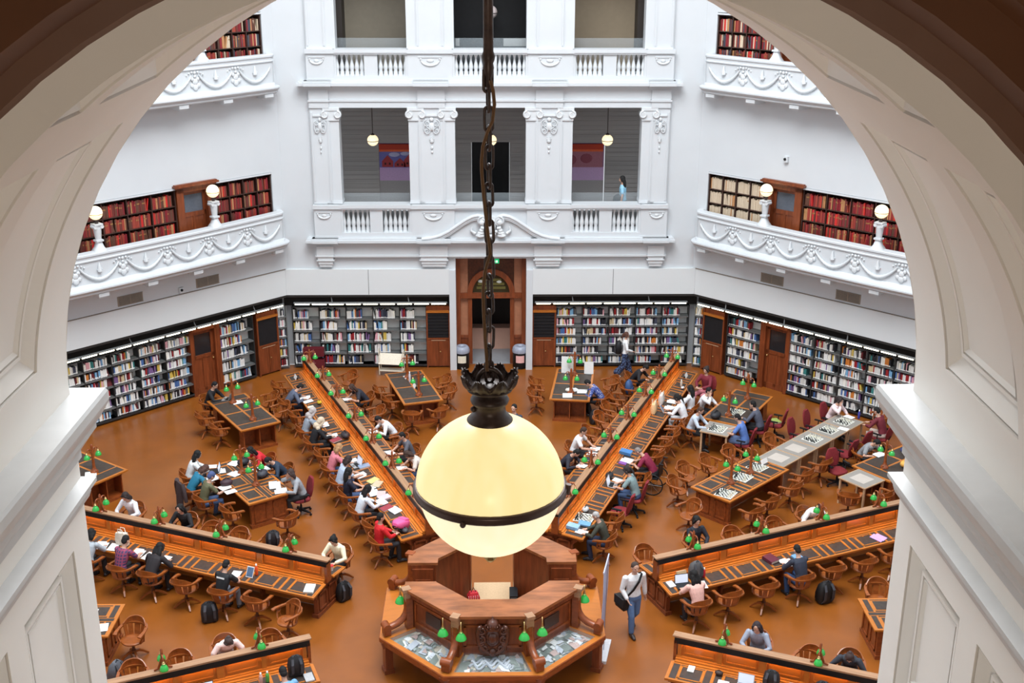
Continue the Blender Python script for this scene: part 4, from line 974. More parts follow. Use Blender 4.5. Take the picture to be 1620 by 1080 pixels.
def tpos(row):
    key, x, y = row[:3]; cx, cy, a, hl = tgeom(key); ux, uy = cos(R(a)), sin(R(a)); dx, dy = (x - cx) * ux + (y - cy) * uy, -(x - cx) * uy + (y - cy) * ux
    return (key, ('left side' if (-uy * dy < 0) else 'right side') if abs(dy) > .7 else ('near end' if uy * dx < 0 else 'far end'))
ETG = {}
for row in sorted(ET, key=lambda r: r[2]): ETG.setdefault(tpos(row), []).append(row)
for row in ET:
    key, x, y = row[:3]; kind = row[3] if len(row) > 3 else 'c'; turn = row[4] if len(row) > 4 else RC.uniform(-8, 8)
    cx, cy, a, hl = tgeom(key); ux, uy = cos(R(a)), sin(R(a)); d = max(-hl, min(hl, (x - cx) * ux + (y - cy) * uy))
    g = ETG[tpos(row)]; i = g.index(row); pos = tpos(row)[1]
    chair(kind, x, y, face_to(x, y, cx + ux * d, cy + uy * d) + R(turn), 'empty %s at %s of %s%s' % (CW[kind].replace('wooden swivel ', 'wooden '), pos, TSHORT[key], ', %s from front' % ordn(i) if len(g) > 1 else ''))

# ================================================================ CENTRAL ENQUIRY DESK
e = empty('central_desk', (0, 0, 0), 0, 'octagonal carved cedar enquiry desk with map display cases in the middle of the floor', 'desk')
def ringpt(ap, i): return (ap / cos(pi / 8) * cos(R(22.5 + 45 * i)), ap / cos(pi / 8) * sin(R(22.5 + 45 * i)))
# side i spans vertices i-1..i  (angles 45*i); i=6 is the front
FRONT, FL, FR, LS, RS, BL, BR = 6, 5, 7, 4, 0, 3, 1
def quad(ap0, ap1, i, in0=0, in1=0):
    a, b = ringpt(ap0, i - 1), ringpt(ap0, i); c, d = ringpt(ap1, i - 1), ringpt(ap1, i); return [a, b, d, c]
for i, nm in ((FRONT, 'f'), (FL, 'l'), (FR, 'r'), (LS, 'ls'), (RS, 'rs'), (BL, 'bl'), (BR, 'br')):
    o0, o1, n0, n1 = ringpt(2.32, i - 1), ringpt(2.32, i), ringpt(1.55, i - 1), ringpt(1.55, i)
    zo, zi = .86, .98
    def P(u, v, dz=0):  # u along side 0..1, v 0 outer .. 1 inner
        ox, oy = o0[0] + (o1[0] - o0[0]) * u, o0[1] + (o1[1] - o0[1]) * u; nx, ny = n0[0] + (n1[0] - n0[0]) * u, n0[1] + (n1[1] - n0[1]) * u
        return (ox + (nx - ox) * v, oy + (ny - oy) * v, zo + (zi - zo) * v + dz)
    mb = MB()
    def slab(u0, u1, v0, v1, d0, d1, m=0):
        q = [P(u0, v0, d0), P(u1, v0, d0), P(u1, v1, d0), P(u0, v1, d0), P(u0, v0, d1), P(u1, v0, d1), P(u1, v1, d1), P(u0, v1, d1)]
        mb.add(q, [(0, 3, 2, 1), (4, 5, 6, 7), (0, 1, 5, 4), (1, 2, 6, 5), (2, 3, 7, 6), (3, 0, 4, 7)], m)
    case = i in (FRONT, FL, FR)
    if case:
        slab(0, 1, 0, .13, -.10, 0); slab(0, 1, .86, 1, -.10, 0); slab(0, .085, .13, .86, -.10, 0); slab(.915, 1, .13, .86, -.10, 0)
    else: slab(0, 1, 0, 1, -.07, 0)
    slab(.02, .98, .03, .10, -.19, -.07, 1); slab(0, 1, -.016, .0, -.10, -.012, 1)
    mb.build('display_case' if case else 'side_ledge', [OAK, CEDAR], e); host = KIDS[e.name][-1]
    if case:
        mb = MB(); slab(.085, .915, .13, .86, -.10, -.09, 0)
        rr = random.Random(i); pal = 8
        for j in range(60 if i == FRONT else 70):
            uu, vv = rr.uniform(.12, .84), rr.uniform(.18, .74); du, dv = rr.uniform(.03, .13), rr.uniform(.06, .26); h = -.088 + .0008 * j
            u1, v1 = min(uu + du, .9), min(vv + dv, .84); J = lambda: rr.uniform(-.03, .03)
            mb.add([P(max(.09, min(.91, a_ + J() * .8)), max(.14, min(.85, b_ + J() * 2)), h) for a_, b_ in ((uu, vv), (u1, vv), (u1, v1), (uu, v1))], [(0, 1, 2, 3)], rr.randrange(1, pal))
        if i == FRONT:
            for w in range(3):
                pts = [P(.22 + .5 * t / 24, .40 + .11 * w + .10 * sin(t * .8 + w), -.055) for t in range(25)]
                mb.tube(pts, .028, 6, 6 if w % 2 else 3)
        mb.build('map_display', [cm((120, 132, 126)), cm((214, 220, 220)), cm((128, 142, 138)), cm((160, 170, 182)), cm((186, 178, 160)), cm((96, 110, 104)), cm((196, 204, 214)), cm((170, 146, 140))], host)
        mb = MB(); slab(.08, .92, .12, .87, -.012, -.006); mb.build('glass_top', mat('display_glass', (.8, .85, .85), .03, alpha=.05, spec=.5), host)
for i in range(8):
    if i in (1, 2) and False: continue
    x, y = ringpt(2.18, i); a = R(22.5 + 45 * i); mb = MB(); mb.M = Matrix.Translation((x, y, 0)) @ Matrix.Rotation(a, 4, 'Z')
    mb.box(-.09, .07, -.10, .10, 0, .78); mb.box(-.11, .10, -.12, .12, 0, .10); mb.lathe([(.10, .60), (.13, .70), (.16, .78)], 4, (.03, 0, 0)); mb.build('leg', CEDARV, e)
def counter(name, idxs, ends):
    """counter body and top over the listed sides, cut at the given end points"""
    outer = ends['o0'] + [ringpt(1.80, j) for j in idxs] + ends['o1']; inner = ends['i0'] + [ringpt(1.16, j) for j in idxs] + ends['i1']
    mb = MB(); mb.poly(outer + inner[::-1], 1.80, 1.86); mb.build(name + '_top', mat('polished_counter_top', (.30, .105, .038), .25, var=.35, scale=3, stretch=(.6, 2.2, 1), coat=.4), e)
    k = .93; ob = [(x * k, y * k) for x, y in outer]; ib = [(x * 1.04, y * 1.04) for x, y in inner]
    mb = MB(); mb.poly(ob + ib[::-1], .0, 1.66); k2 = .965; oc = [(x * k2, y * k2) for x, y in outer]; mb.poly(oc + ib[::-1], 1.66, 1.80)
    mb.build(name + '_body', CEDARV, e)
    mb = MB()
    for (ax, ay), (bx, by) in zip(ob[:-1], ob[1:]):
        d = Vector((bx - ax, by - ay, 0)); L = d.length
        if L < .5: continue
        M = Matrix.Translation((ax, ay, 0)) @ Matrix.Rotation(math.atan2(d.y, d.x), 4, 'Z'); mb.M = M
        s = -1 if (M @ Vector((L / 2, -.1, 0))).xy.length > (M @ Vector((L / 2, .1, 0))).xy.length else 1
        for x0, x1, z0, z1, m in ((.12, L - .12, 1.55, 1.60, 0), (.12, L - .12, 1.08, 1.13, 0), (.12, .17, 1.1, 1.58, 0), (L - .17, L - .12, 1.1, 1.58, 0), (L * .34, L * .66, 1.24, 1.50, 1)): mb.box(x0, x1, *sorted((0, s * .025)), z0, z1, m)
    mb.M = None; mb.build(name + '_panels', [CEDAR, cm((58, 40, 34), .4)], e)
counter('front_counter', [4, 5, 6, 7], dict(o0=[(-1.80, -.46)], o1=[(1.80, -.46)], i0=[(-1.16, -.46)], i1=[(1.16, -.46)]))
counter('left_counter', [2, 3], dict(o0=[(-.50, 1.80)], o1=[(-1.80, .30)], i0=[(-.46, 1.16)], i1=[(-1.16, .30)]))
counter('right_counter', [0, 1], dict(o0=[(1.80, .30)], o1=[(.50, 1.80)], i0=[(1.16, .30)], i1=[(.46, 1.16)]))
for s in (-1, 1):
    mb = MB(); mb.box(*sorted((s * 1.26, s * 1.70)), .26, .30, .5, 1.72); mb.box(*sorted((s * 1.34, s * 1.62)), .245, .262, .95, 1.4); mb.box(*sorted((s * 1.32, s * 1.64)), .235, .262, 1.44, 1.48); mb.build('end_front', CEDARV, e)
mb = MB(); mb.poly([ringpt(1.17, j) for j in range(8)], 0, .30); mb.build('raised_floor', mat('tan_cork_floor', (.45, .24, .10), .45, var=.1, scale=4), e)
mb = MB(); mb.box(-.42, .42, 1.2, 2.0, .30, .36); mb.box(-.42, .42, 1.18, 1.22, .12, .36); mb.build('step', cm((196, 166, 130), .5), e)
for i in range(8):
    if i in (1, 2): continue
    x, y = ringpt(1.74, i); a = R(22.5 + 45 * i); M = Matrix.Translation((x, y, 0)) @ Matrix.Rotation(a, 4, 'Z')
    mb = MB(); mb.M = M
    c = [(.02, 1.62), (.02, 1.40), (.05, 1.28), (.12, 1.17), (.24, 1.09), (.38, 1.05), (.48, 1.05)]
    mb.tube([(px, 0, pz) for px, pz in c], [(.07, .08)] * 7, 8); mb.box(-.08, .06, -.09, .09, .95, 1.66)
    mb.tube([(.48, -.11, 1.08), (.48, .11, 1.08)], .085, 14); mb.box(.40, .55, -.085, .085, .90, 1.06); mb.M = None; mb.build('console', CEDAR, e)
    mb = MB(); mb.M = M; mb.box(-.06, .12, -.085, .085, 1.81, 1.872); mb.box(-.07, .07, -.08, .08, 1.60, 1.81); mb.M = None; mb.build('corner_block', CAPW if i in (4, 5, 6, 7) else CEDAR, e)
# carved crest
mb = MB(); y = -1.80; mb.M = Matrix.Translation((0, y, 1.40)) @ Matrix.Diagonal((.78, .85, .80, 1)) @ Matrix.Translation((0, -y, -1.43))
mb.sph((0, y, 1.40), (.20, .08, .26), 16, 10); mb.sph((0, y - .05, 1.41), (.13, .07, .17), 14, 8)
for s in (-1, 1):
    for (cx, cz, r, f) in ((.27, 1.62, .13, 1), (.30, 1.36, .12, -1), (.22, 1.12, .12, 1), (.12, 1.74, .10, -1)): scroll(mb, (s * cx, y - .03, cz), r, flip=s * f, w=.045)
    mb.tube([(s * .30, y, 1.72), (s * .38, y - .02, 1.55), (s * .36, y - .02, 1.30), (s * .24, y - .03, 1.08), (s * .08, y - .03, .98)], [.05, .06, .06, .05, .04], 8)
    mb.sph((s * .33, y - .05, 1.72), (.07, .05, .06), 8, 6)
mb.lathe([(.14, 1.70), (.16, 1.76), (.15, 1.86), (.10, 1.93), (.03, 1.95), (.02, 2.02)], 12, (0, y - .02, 0)); mb.box(-.15, .15, y - .16, y + .05, 1.68, 1.72)
for j in range(5): mb.sph((-.12 + .06 * j, y - .15, 1.80), .026, 6, 5)
mb.sph((0, y - .03, 1.0), (.10, .07, .12), 10, 8); mb.box(-.28, .28, y - .02, y + .1, 1.05, 1.72)
mb.build('carved_crest', DARKW, e)
# hanging green lamps on the desk
cl = None
for i, (x, y, z, lab) in enumerate(((-1.90, -.62, 1.55, 'green-shaded lamp at the left corner of the central desk'), (-.98, -1.82, 1.55, 'green-shaded lamp left of the left front corner of the central desk'), (-.62, -1.95, 1.53, 'green-shaded lamp just left of the carved crest'), (.62, -1.95, 1.53, 'green-shaded lamp just right of the carved crest'), (.98, -1.82, 1.55, 'green-shaded lamp right of the right front corner of the central desk'), (1.90, -.62, 1.55, 'green-shaded lamp at the right corner of the central desk'))):
    if cl is None:
        cl = empty('hanging_lamp', (x, y, z), 0, lab, 'lamp', 'green lamps of the central desk')
        mb = MB(); mb.lathe([(.018, .10), (.03, .09), (.034, .05), (.055, .035), (.088, -.01), (.11, -.065), (.113, -.075), (.104, -.072), (.08, -.012), (.05, .028)], 16); mb.build('shade', GREENG, cl)
        mb = MB(); mb.lathe([(.012, .18), (.02, .13), (.026, .11), (.028, .085), (.036, .08)], 10); mb.tube([(0, 0, .16), (0, .02, .22), (0, .08, .25)], .011, 6); mb.build('bracket', BRASS, cl)
        mb = MB(); mb.sph((0, 0, -.02), .03, 8, 6); mb.build('bulb', BULB, cl)
    else: dup(cl, (x, y, z), 0, lab)
# pull-up banner seen edge on
e = empty('pull_up_banner', (2.37, -.30, 0), R(77), 'tall white pull-up banner standing edge-on right of the central desk', 'banner')
mb = MB(); mb.box(-.42, .42, -.11, .11, 0, .07); mb.build('base', cm((225, 225, 228), .4), e)
mb = MB(); mb.loft([[(-.40, y - .004, z), (.40, y - .004, z), (.40, y + .004, z), (-.40, y + .004, z)] for y, z in ((.06, .07), (.03, .8), (.0, 1.5), (.0, 2.15))], 0, False); mb.box(-.41, .41, -.012, .012, 2.13, 2.17); mb.build('printed_sheet', cm((176, 184, 214), .5), e)
mb = MB(); mb.tube([(0, .0, .07), (0, -.03, 2.14)], .01, 6); mb.build('support_pole', STEEL, e)
# things standing inside the desk
e = empty('shopping_trolley_bag', (-.42, .95, .30), .2, 'red patterned bag inside the central desk on the left', 'bag'); mb = MB(); mb.loft([[(-.12, -.1, 0), (.12, -.1, 0), (.12, .1, 0), (-.12, .1, 0)], [(-.13, -.1, .35), (.13, -.1, .35), (.13, .1, .35), (-.13, .1, .35)], [(-.08, -.06, .45), (.08, -.06, .45), (.08, .06, .45), (-.08, .06, .45)]], 0, False)
for j in range(5): mb.box(-.13 + .05 * j, -.115 + .05 * j, -.104, -.09, .02, .40, 1)
mb.build('bag_body', [cm((190, 40, 50)), cm((220, 170, 176))], e); mb = MB(); mb.tube([(-.06, 0, .44), (0, 0, .56), (.06, 0, .44)], .01, 6); mb.build('handle', RUBBER, e)
e = empty('computer_tower', (.47, 1.0, .30), 0, 'black computer tower inside the central desk on the right', 'computer'); mb = MB(); mb.box(-.09, .09, -.2, .2, 0, .42); mb.build('case', RUBBER, e); mb = MB(); mb.box(-.07, .07, -.206, -.2, .3, .38); mb.build('drive_bay', cm((90, 92, 96)), e)
# wooden barrier trolley near the doorway
e = empty('book_trolley', (-3.42, 16.3, 0), R(-8), 'white book trolley standing before the left bookcase', 'trolley')
mb = MB()
for s in (-1, 1):
    mb.tube([(s * .40, -.15, .05), (s * .40, -.15, .75), (s * .44, .0, .95)], .018, 6); mb.tube([(s * .40, .15, .05), (s * .42, .12, .8)], .018, 6)
mb.build('frame', cm((206, 196, 176), .4), e)
mb = MB(); mb.add([(-.42, -.2, .45), (.42, -.2, .45), (.42, .1, .75), (-.42, .1, .75), (-.42, -.18, .43), (.42, -.18, .43), (.42, .12, .73), (-.42, .12, .73)], [(0, 1, 2, 3), (7, 6, 5, 4), (0, 3, 7, 4), (1, 5, 6, 2), (3, 2, 6, 7), (0, 4, 5, 1)]); mb.box(-.42, .42, -.16, .16, .18, .20); mb.build('shelf', cm((216, 206, 188), .4), e)
# ================================================================ PEOPLE
def remesh(mb, name, voxel, smooth=4):
    me = mb.mesh('tmp', SKIN); o = bpy.data.objects.new('tmp', me); COL.objects.link(o)
    m = o.modifiers.new('r', 'REMESH'); m.mode = 'VOXEL'; m.voxel_size = voxel; m.use_smooth_shade = True
    s = o.modifiers.new('s', 'SMOOTH'); s.iterations = smooth; s.factor = .5
    dg = bpy.context.evaluated_depsgraph_get(); dg.update()
    r = bpy.data.meshes.new_from_object(o.evaluated_get(dg)); r.name = name
    bpy.data.objects.remove(o); bpy.data.meshes.remove(me)
    r.materials.clear(); r.materials.append(SKIN)
    for p in r.polygons: p.use_smooth = True
    return r
def ell_ring(c, w, d, t, side, n=14):
    c = Vector(c); t = Vector(t).normalized(); side = Vector(side); side = (side - t * side.dot(t)).normalized(); f = t.cross(side)
    return [c + side * (w * cos(2 * pi * j / n)) + f * (d * sin(2 * pi * j / n)) for j in range(n)]
def limb(mb, pts, rad, n=10):
    pts = [Vector(p) for p in pts]
    a = pts[0] + (pts[0] - pts[1]).normalized() * rad[0] * .6; b = pts[-1] + (pts[-1] - pts[-2]).normalized() * rad[-1] * .6
    mb.tube([a] + pts + [b], [rad[0] * .6] + list(rad) + [rad[-1] * .6], n)
def ik(a, b, l1, l2, pole):
    a, b, pole = Vector(a), Vector(b), Vector(pole); d = b - a; L = min(d.length, l1 + l2 - .005); u = d.normalized()
    x = (l1 * l1 - l2 * l2 + L * L) / (2 * L); h = math.sqrt(max(0, l1 * l1 - x * x)); p = (pole - u * pole.dot(u)).normalized()
    return a + u * x + p * h
class Pose: pass
def make_pose(kind):
    P = Pose()
    if kind in ('write', 'lean', 'upright', 'chin'):
        lean = R({'write': 24, 'lean': 42, 'upright': 6, 'chin': 26}[kind]); P.hp = R({'write': -34, 'lean': -62, 'upright': -14, 'chin': -18}[kind])
        P.pel = Vector((0, -.06, .55)); sp = Vector((0, sin(lean), cos(lean))); P.mid = P.pel + Vector((0, sin(lean * .6), cos(lean * .6))) * .20
        P.chest = P.mid + sp * .17; P.neck = P.chest + sp * .20; P.sp = sp
        hd = Vector((0, sin(lean * .75 - P.hp * .35), cos(lean * .75 - P.hp * .35))); P.head = P.neck + hd * .185
        P.sh = [P.neck - sp * .055 + Vector((s * .175, 0, 0)) for s in (-1, 1)]
        wr = {'write': [(-.16, .44, .765), (.12, .48, .77)], 'lean': [(-.14, .48, .765), (.17, .46, .765)], 'upright': [(-.10, .34, .78), (.10, .34, .78)], 'chin': [(-.15, .44, .80), (.075, P.head.y + .07, P.head.z - .17)]}[kind]
        P.wr = [Vector(w) for w in wr]
        P.el = [ik(P.sh[i], P.wr[i], .29, .255, ((-1, 1)[i] * .9, -.2, -.5)) for i in (0, 1)]
        P.hdir = [Vector((.25 * (1, -1)[i], .9, -.1)) if kind != 'upright' else Vector((.5 * (1, -1)[i], .8, .1)) for i in (0, 1)]
        if kind == 'chin': P.hdir[1] = Vector((-.15, -.05, 1))
        P.hip = [P.pel + Vector((s * .09, .02, -.02)) for s in (-1, 1)]
        P.kn = [Vector((-.13, .38, .53)), Vector((.13, .40, .53))]; P.an = [Vector((-.12, .30, .10)), Vector((.13, .42, .10))]; P.toe = [Vector((-.13, .49, .035)), Vector((.15, .61, .035))]
    else:
        st = {'walk': .24, 'stroll': .28, 'stand': .03}[kind]; P.hp = R(-8)
        P.pel = Vector((0, 0, .93)); P.sp = Vector((0, .05, 1)).normalized(); P.mid = P.pel + Vector((0, .0, .20)); P.chest = P.mid + P.sp * .18; P.neck = P.chest + P.sp * .22
        P.head = P.neck + Vector((0, .03, .18)); P.sh = [P.neck - P.sp * .055 + Vector((s * .19, 0, 0)) for s in (-1, 1)]
        if kind == 'walk': P.wr = [Vector((-.20, .16, .98)), Vector((.30, -.05, .88))]
        elif kind == 'stroll': P.wr = [Vector((-.26, -.10, .92)), Vector((.18, .28, 1.10))]
        else: P.wr = [Vector((-.22, .06, .86)), Vector((.22, .10, .88))]
        P.el = [ik(P.sh[i], P.wr[i], .30, .26, ((-1, 1)[i] * .6, -.8, -.1)) for i in (0, 1)]
        P.hdir = [(P.wr[i] - P.el[i]).normalized() for i in (0, 1)]
        P.hip = [P.pel + Vector((s * .09, 0, -.02)) for s in (-1, 1)]
        P.an = [Vector((-.09, st * .75, .09)), Vector((.09, -st * 1.15, .17 if st > .1 else .09))]; P.toe = [Vector((-.10, st * .75 + .19, .03)), Vector((.11, -st * 1.15 + .16, .04))]
        P.kn = [ik(P.hip[i], P.an[i], .43, .42, (0, 1, 0)) for i in (0, 1)]
    P.kind = kind; return P
def torso(mb, P, g):
    X = (1, 0, 0); up = (P.mid - P.pel).normalized()
    mb.loft([ell_ring(P.pel - up * .09, .10 + g, .08 + g, up, X), ell_ring(P.pel - up * .03, .165 + g, .115 + g, up, X), ell_ring(P.pel + up * .08, .155 + g, .11 + g, up, X), ell_ring(P.mid, .135 + g, .095 + g, up, X), ell_ring(P.chest, .165 + g, .11 + g, P.sp, X),
             ell_ring(P.chest + P.sp * .10, .17 + g, .105 + g, P.sp, X), ell_ring(P.chest + P.sp * .165, .135 + g, .08 + g, P.sp, X), ell_ring(P.neck + P.sp * .0, .065 + g, .06 + g, P.sp, X)], None, True)
def hand(mb, w, d, inward, dn):
    d = Vector(d).normalized(); n = Vector(dn); n = (n - d * n.dot(d)).normalized(); s = d.cross(n).normalized()
    if s.dot(Vector(inward)) < 0: s = -s
    M = Matrix((s, d, n)).transposed()
    mb.sph(w + d * .045, (.042, .055, .017), 12, 8, None, M)
    for k, (o, L) in enumerate(((.034, .072), (.012, .082), (-.011, .076), (-.033, .058))):
        b = w + d * .082 + s * o; f = d + s * (o * 5.0); f.normalize()
        limb(mb, [b, b + f * L * .5 + n * .003, b + f * L * .82 + n * .016, b + f * L + n * .032], [.0095, .009, .0085, .0075], 7)
    tb = w + d * .022 + s * .034
    limb(mb, [tb, tb + s * .028 + d * .026, tb + s * .036 + d * .056 + n * .006], [.012, .0105, .009], 7)
def headM(P): return Matrix.Rotation(P.hp, 3, 'X')
def build_body(P):
    mb = MB(); torso(mb, P, 0)
    limb(mb, [P.neck - P.sp * .03, P.neck + (P.head - P.neck) * .35, P.head - (P.head - P.neck) * .15], [.062, .052, .052])
    H = headM(P); hc = P.head
    mb.sph(hc + H @ Vector((0, -.008, .025)), (.074, .092, .088), 16, 12, None, H); mb.sph(hc + H @ Vector((0, .022, -.045)), (.056, .068, .068), 14, 10, None, H)
    mb.sph(hc + H @ Vector((0, .050, -.088)), (.028, .026, .022), 10, 8, None, H)
    limb(mb, [hc + H @ Vector((0, .078, .012)), hc + H @ Vector((0, .098, -.022)), hc + H @ Vector((0, .092, -.034))], [.010, .015, .013], 8)
    for s in (-1, 1):
        mb.sph(hc + H @ Vector((s * .074, -.008, -.012)), (.012, .022, .032), 8, 8, None, H); mb.sph(hc + H @ Vector((s * .030, .076, .026)), (.022, .012, .009), 8, 6, None, H)
        mb.sph(hc + H @ Vector((s * .036, .062, -.03)), (.02, .02, .02), 8, 6, None, H)
    mb.sph(hc + H @ Vector((0, .083, -.058)), (.024, .012, .010), 10, 6, None, H)
    for i in (0, 1):
        s = (-1, 1)[i]
        limb(mb, [P.sh[i], P.sh[i].lerp(P.el[i], .5), P.el[i], P.el[i].lerp(P.wr[i], .35), P.wr[i]], [.055, .047, .038, .040, .027])
        hand(mb, P.wr[i], P.hdir[i], (-s, 0, 0), (0, 0, -1) if abs(Vector(P.hdir[i]).normalized().z) < .7 else (-s, .3, 0))
        limb(mb, [P.hip[i], P.hip[i].lerp(P.kn[i], .5), P.kn[i], P.kn[i].lerp(P.an[i], .35), P.an[i]], [.088, .074, .055, .054, .036])
        limb(mb, [P.an[i] + Vector((0, -.03, -.04)), P.an[i].lerp(P.toe[i], .5), P.toe[i]], [.036, .036, .028])
    return remesh(mb, 'body', .0075, 3)
def build_top(P, sleeve):
    mb = MB(); torso(mb, P, .016)
    for i in (0, 1):
        a, b, c = P.sh[i], P.el[i], P.wr[i]
        if sleeve == 'short': limb(mb, [a, a.lerp(b, .4), a.lerp(b, .72)], [.072, .066, .062])
        else: limb(mb, [a, a.lerp(b, .5), b, b.lerp(c, .5), b.lerp(c, .92)], [.072, .063, .056, .052, .043])
    return remesh(mb, 'shirt', .012, 3)
def build_pants(P, short=False, skirt=False):
    mb = MB(); up = (P.mid - P.pel).normalized(); X = (1, 0, 0)
    mb.loft([ell_ring(P.pel - up * .11, .12, .10, up, X), ell_ring(P.pel - up * .03, .182, .132, up, X), ell_ring(P.pel + up * .075, .172, .126, up, X)], None, True)
    for i in (0, 1):
        h, k, a = P.hip[i], P.kn[i], P.an[i]
        if skirt: limb(mb, [h, h.lerp(k, .5), k, k.lerp(a, .5), k.lerp(a, .95)], [.10, .11, .12, .13, .14])
        elif short: limb(mb, [h, h.lerp(k, .5), h.lerp(k, .95)], [.102, .092, .085])
        else: limb(mb, [h, h.lerp(k, .5), k, k.lerp(a, .4), k.lerp(a, .97)], [.102, .088, .070, .068, .060])
    if False:
        c = P.kn[0].lerp(P.kn[1], .5); mb.loft([ell_ring(P.pel - up * .1, .17, .13, up, X), ell_ring(c, .20, .19, up, X), ell_ring(c + Vector((0, -.06, -.36)), .24, .30, (0, 0, 1), X)], None, True)
    return remesh(mb, 'trousers', .012, 3)
def build_shoe(P, i):
    mb = MB(); a, t = P.an[i], P.toe[i]
    limb(mb, [a + Vector((0, -.045, -.045)), a.lerp(t, .45) + Vector((0, 0, -.005)), t], [.044, .046, .036]); return remesh(mb, 'shoe', .010, 2)
def build_hair(style):
    """in head coordinates, face along +y"""
    mb = MB()
    def cap(g=.0, low=-.03):
        mb.sph((0, -.022, .035), (.082 + g, .094 + g, .092 + g), 16, 12); mb.sph((0, -.05, -.02), (.076 + g, .062 + g, .075 + g), 14, 10)
    if style == 'short': cap()
    elif style == 'cropped': mb.sph((0, -.018, .032), (.078, .093, .086), 16, 12); mb.sph((0, -.045, -.015), (.073, .055, .06), 14, 10)
    elif style in ('long', 'ponytail', 'bob', 'bun'):
        cap(.006)
        for s in (-1, 1): limb(mb, [(s * .055, .045, .07), (s * .078, .025, .01), (s * .078, .0, -.06)], [.03, .026, .03])
        if style == 'long':
            for x in (-.055, 0, .055): limb(mb, [(x, -.06, .0), (x * 1.3, -.085, -.12), (x * 1.3, -.085, -.25), (x * 1.1, -.075, -.36)], [.05, .052, .048, .025])
        if style == 'bob':
            for x in (-.07, 0, .07): limb(mb, [(x, -.04, .0), (x * 1.1, -.05, -.10), (x * 1.05, -.045, -.15)], [.045, .05, .035])
        if style == 'ponytail': limb(mb, [(0, -.09, .05), (0, -.135, .02), (0, -.145, -.10), (0, -.125, -.24)], [.03, .036, .034, .014])
        if style == 'bun': mb.sph((0, -.10, .075), (.045, .045, .045), 12, 8)
    elif style == 'hijab':
        cap(.016); 
        for s in (-1, 1): limb(mb, [(s * .05, .05, .065), (s * .078, .03, -.02), (s * .06, .03, -.11)], [.035, .034, .05])
        limb(mb, [(0, .03, -.13), (0, -.03, -.15), (0, -.09, -.17)], [.085, .11, .10]); limb(mb, [(-.12, -.02, -.20), (0, .0, -.19), (.12, -.02, -.20)], [.06, .08, .06])
    elif style == 'cap':
        cap(.004); mb.loft([[(x, y, .075 - .3 * (y - .06)) for x, y in ((-.07, .05), (.07, .05), (.05, .15), (-.05, .15))], [(x, y, .088 - .3 * (y - .06)) for x, y in ((-.07, .05), (.07, .05), (.05, .15), (-.05, .15))]], None, False)
    return remesh(mb, 'hair' if style not in ('cap', 'hijab') else style, .010, 2)
PC = {}
def pc(key, fn):
    if key not in PC: PC[key] = fn()
    return PC[key]
EYEM = None
def person(x, y, rz, pose, hair, haircol, top, sleeve, pants, label, scale=1.0, shoe=(40, 38, 40), skin=None, z=0.0, pstyle='long', eyes=False, xscale=1.0, turn=0.0):
    global EYEM
    P = pc(('pose', pose), lambda: make_pose(pose))
    e = empty('person', (x, y, z), rz, label, 'person'); e.scale = (scale * xscale, scale, scale)
    def part(nm, key, fn, col, rough=.75, par=e):
        o = bpy.data.objects.new(nm, pc(key, fn)); COL.objects.link(o); o.parent = par; KIDS.setdefault(par.name, []).append(o)
        if col is not None: o.material_slots[0].link = 'OBJECT'; o.material_slots[0].material = col if not isinstance(col, tuple) else cm(col, rough)
        return o
    b = part('body', ('body', pose), lambda: build_body(P), mat('skin_' + skin, {'deep': (.16, .075, .045), 'mid': (.40, .22, .15)}[skin], .5, var=.05) if skin else None)
    part('shirt', ('top', pose, sleeve), lambda: build_top(P, sleeve), top)
    part('trousers' if pstyle in ('long', 'skirt') else 'shorts', ('pants', pose, pstyle), lambda: build_pants(P, pstyle == 'short', pstyle == 'skirt'), pants)
    for i in (0, 1): part('shoe', ('shoe', pose, i), lambda: build_shoe(P, i), shoe, .5)
    h = part({'cap': 'cap', 'hijab': 'headscarf'}.get(hair, 'hair'), ('hair', hair), lambda: build_hair(hair), haircol, .8)
    h.location = P.head; h.rotation_euler = (P.hp * (.45 if hair in ('long',) else 1), 0, 0)
    if eyes:
        if EYEM is None: m = MB(); m.sph((0, 0, 0), .0085, 8, 6); EYEM = m.mesh('eye', EYE)
        for s in (-1, 1):
            o = bpy.data.objects.new('eye', EYEM); COL.objects.link(o); o.parent = e; o.location = P.head + headM(P) @ Vector((s * .030, .080, .010)); KIDS.setdefault(e.name, []).append(o)
    return e
BLK = (13, 11, 12); DBR = (58, 40, 32)
NAVYW = (34, 38, 56); JEAN = (62, 84, 122); DARK = (32, 31, 36)

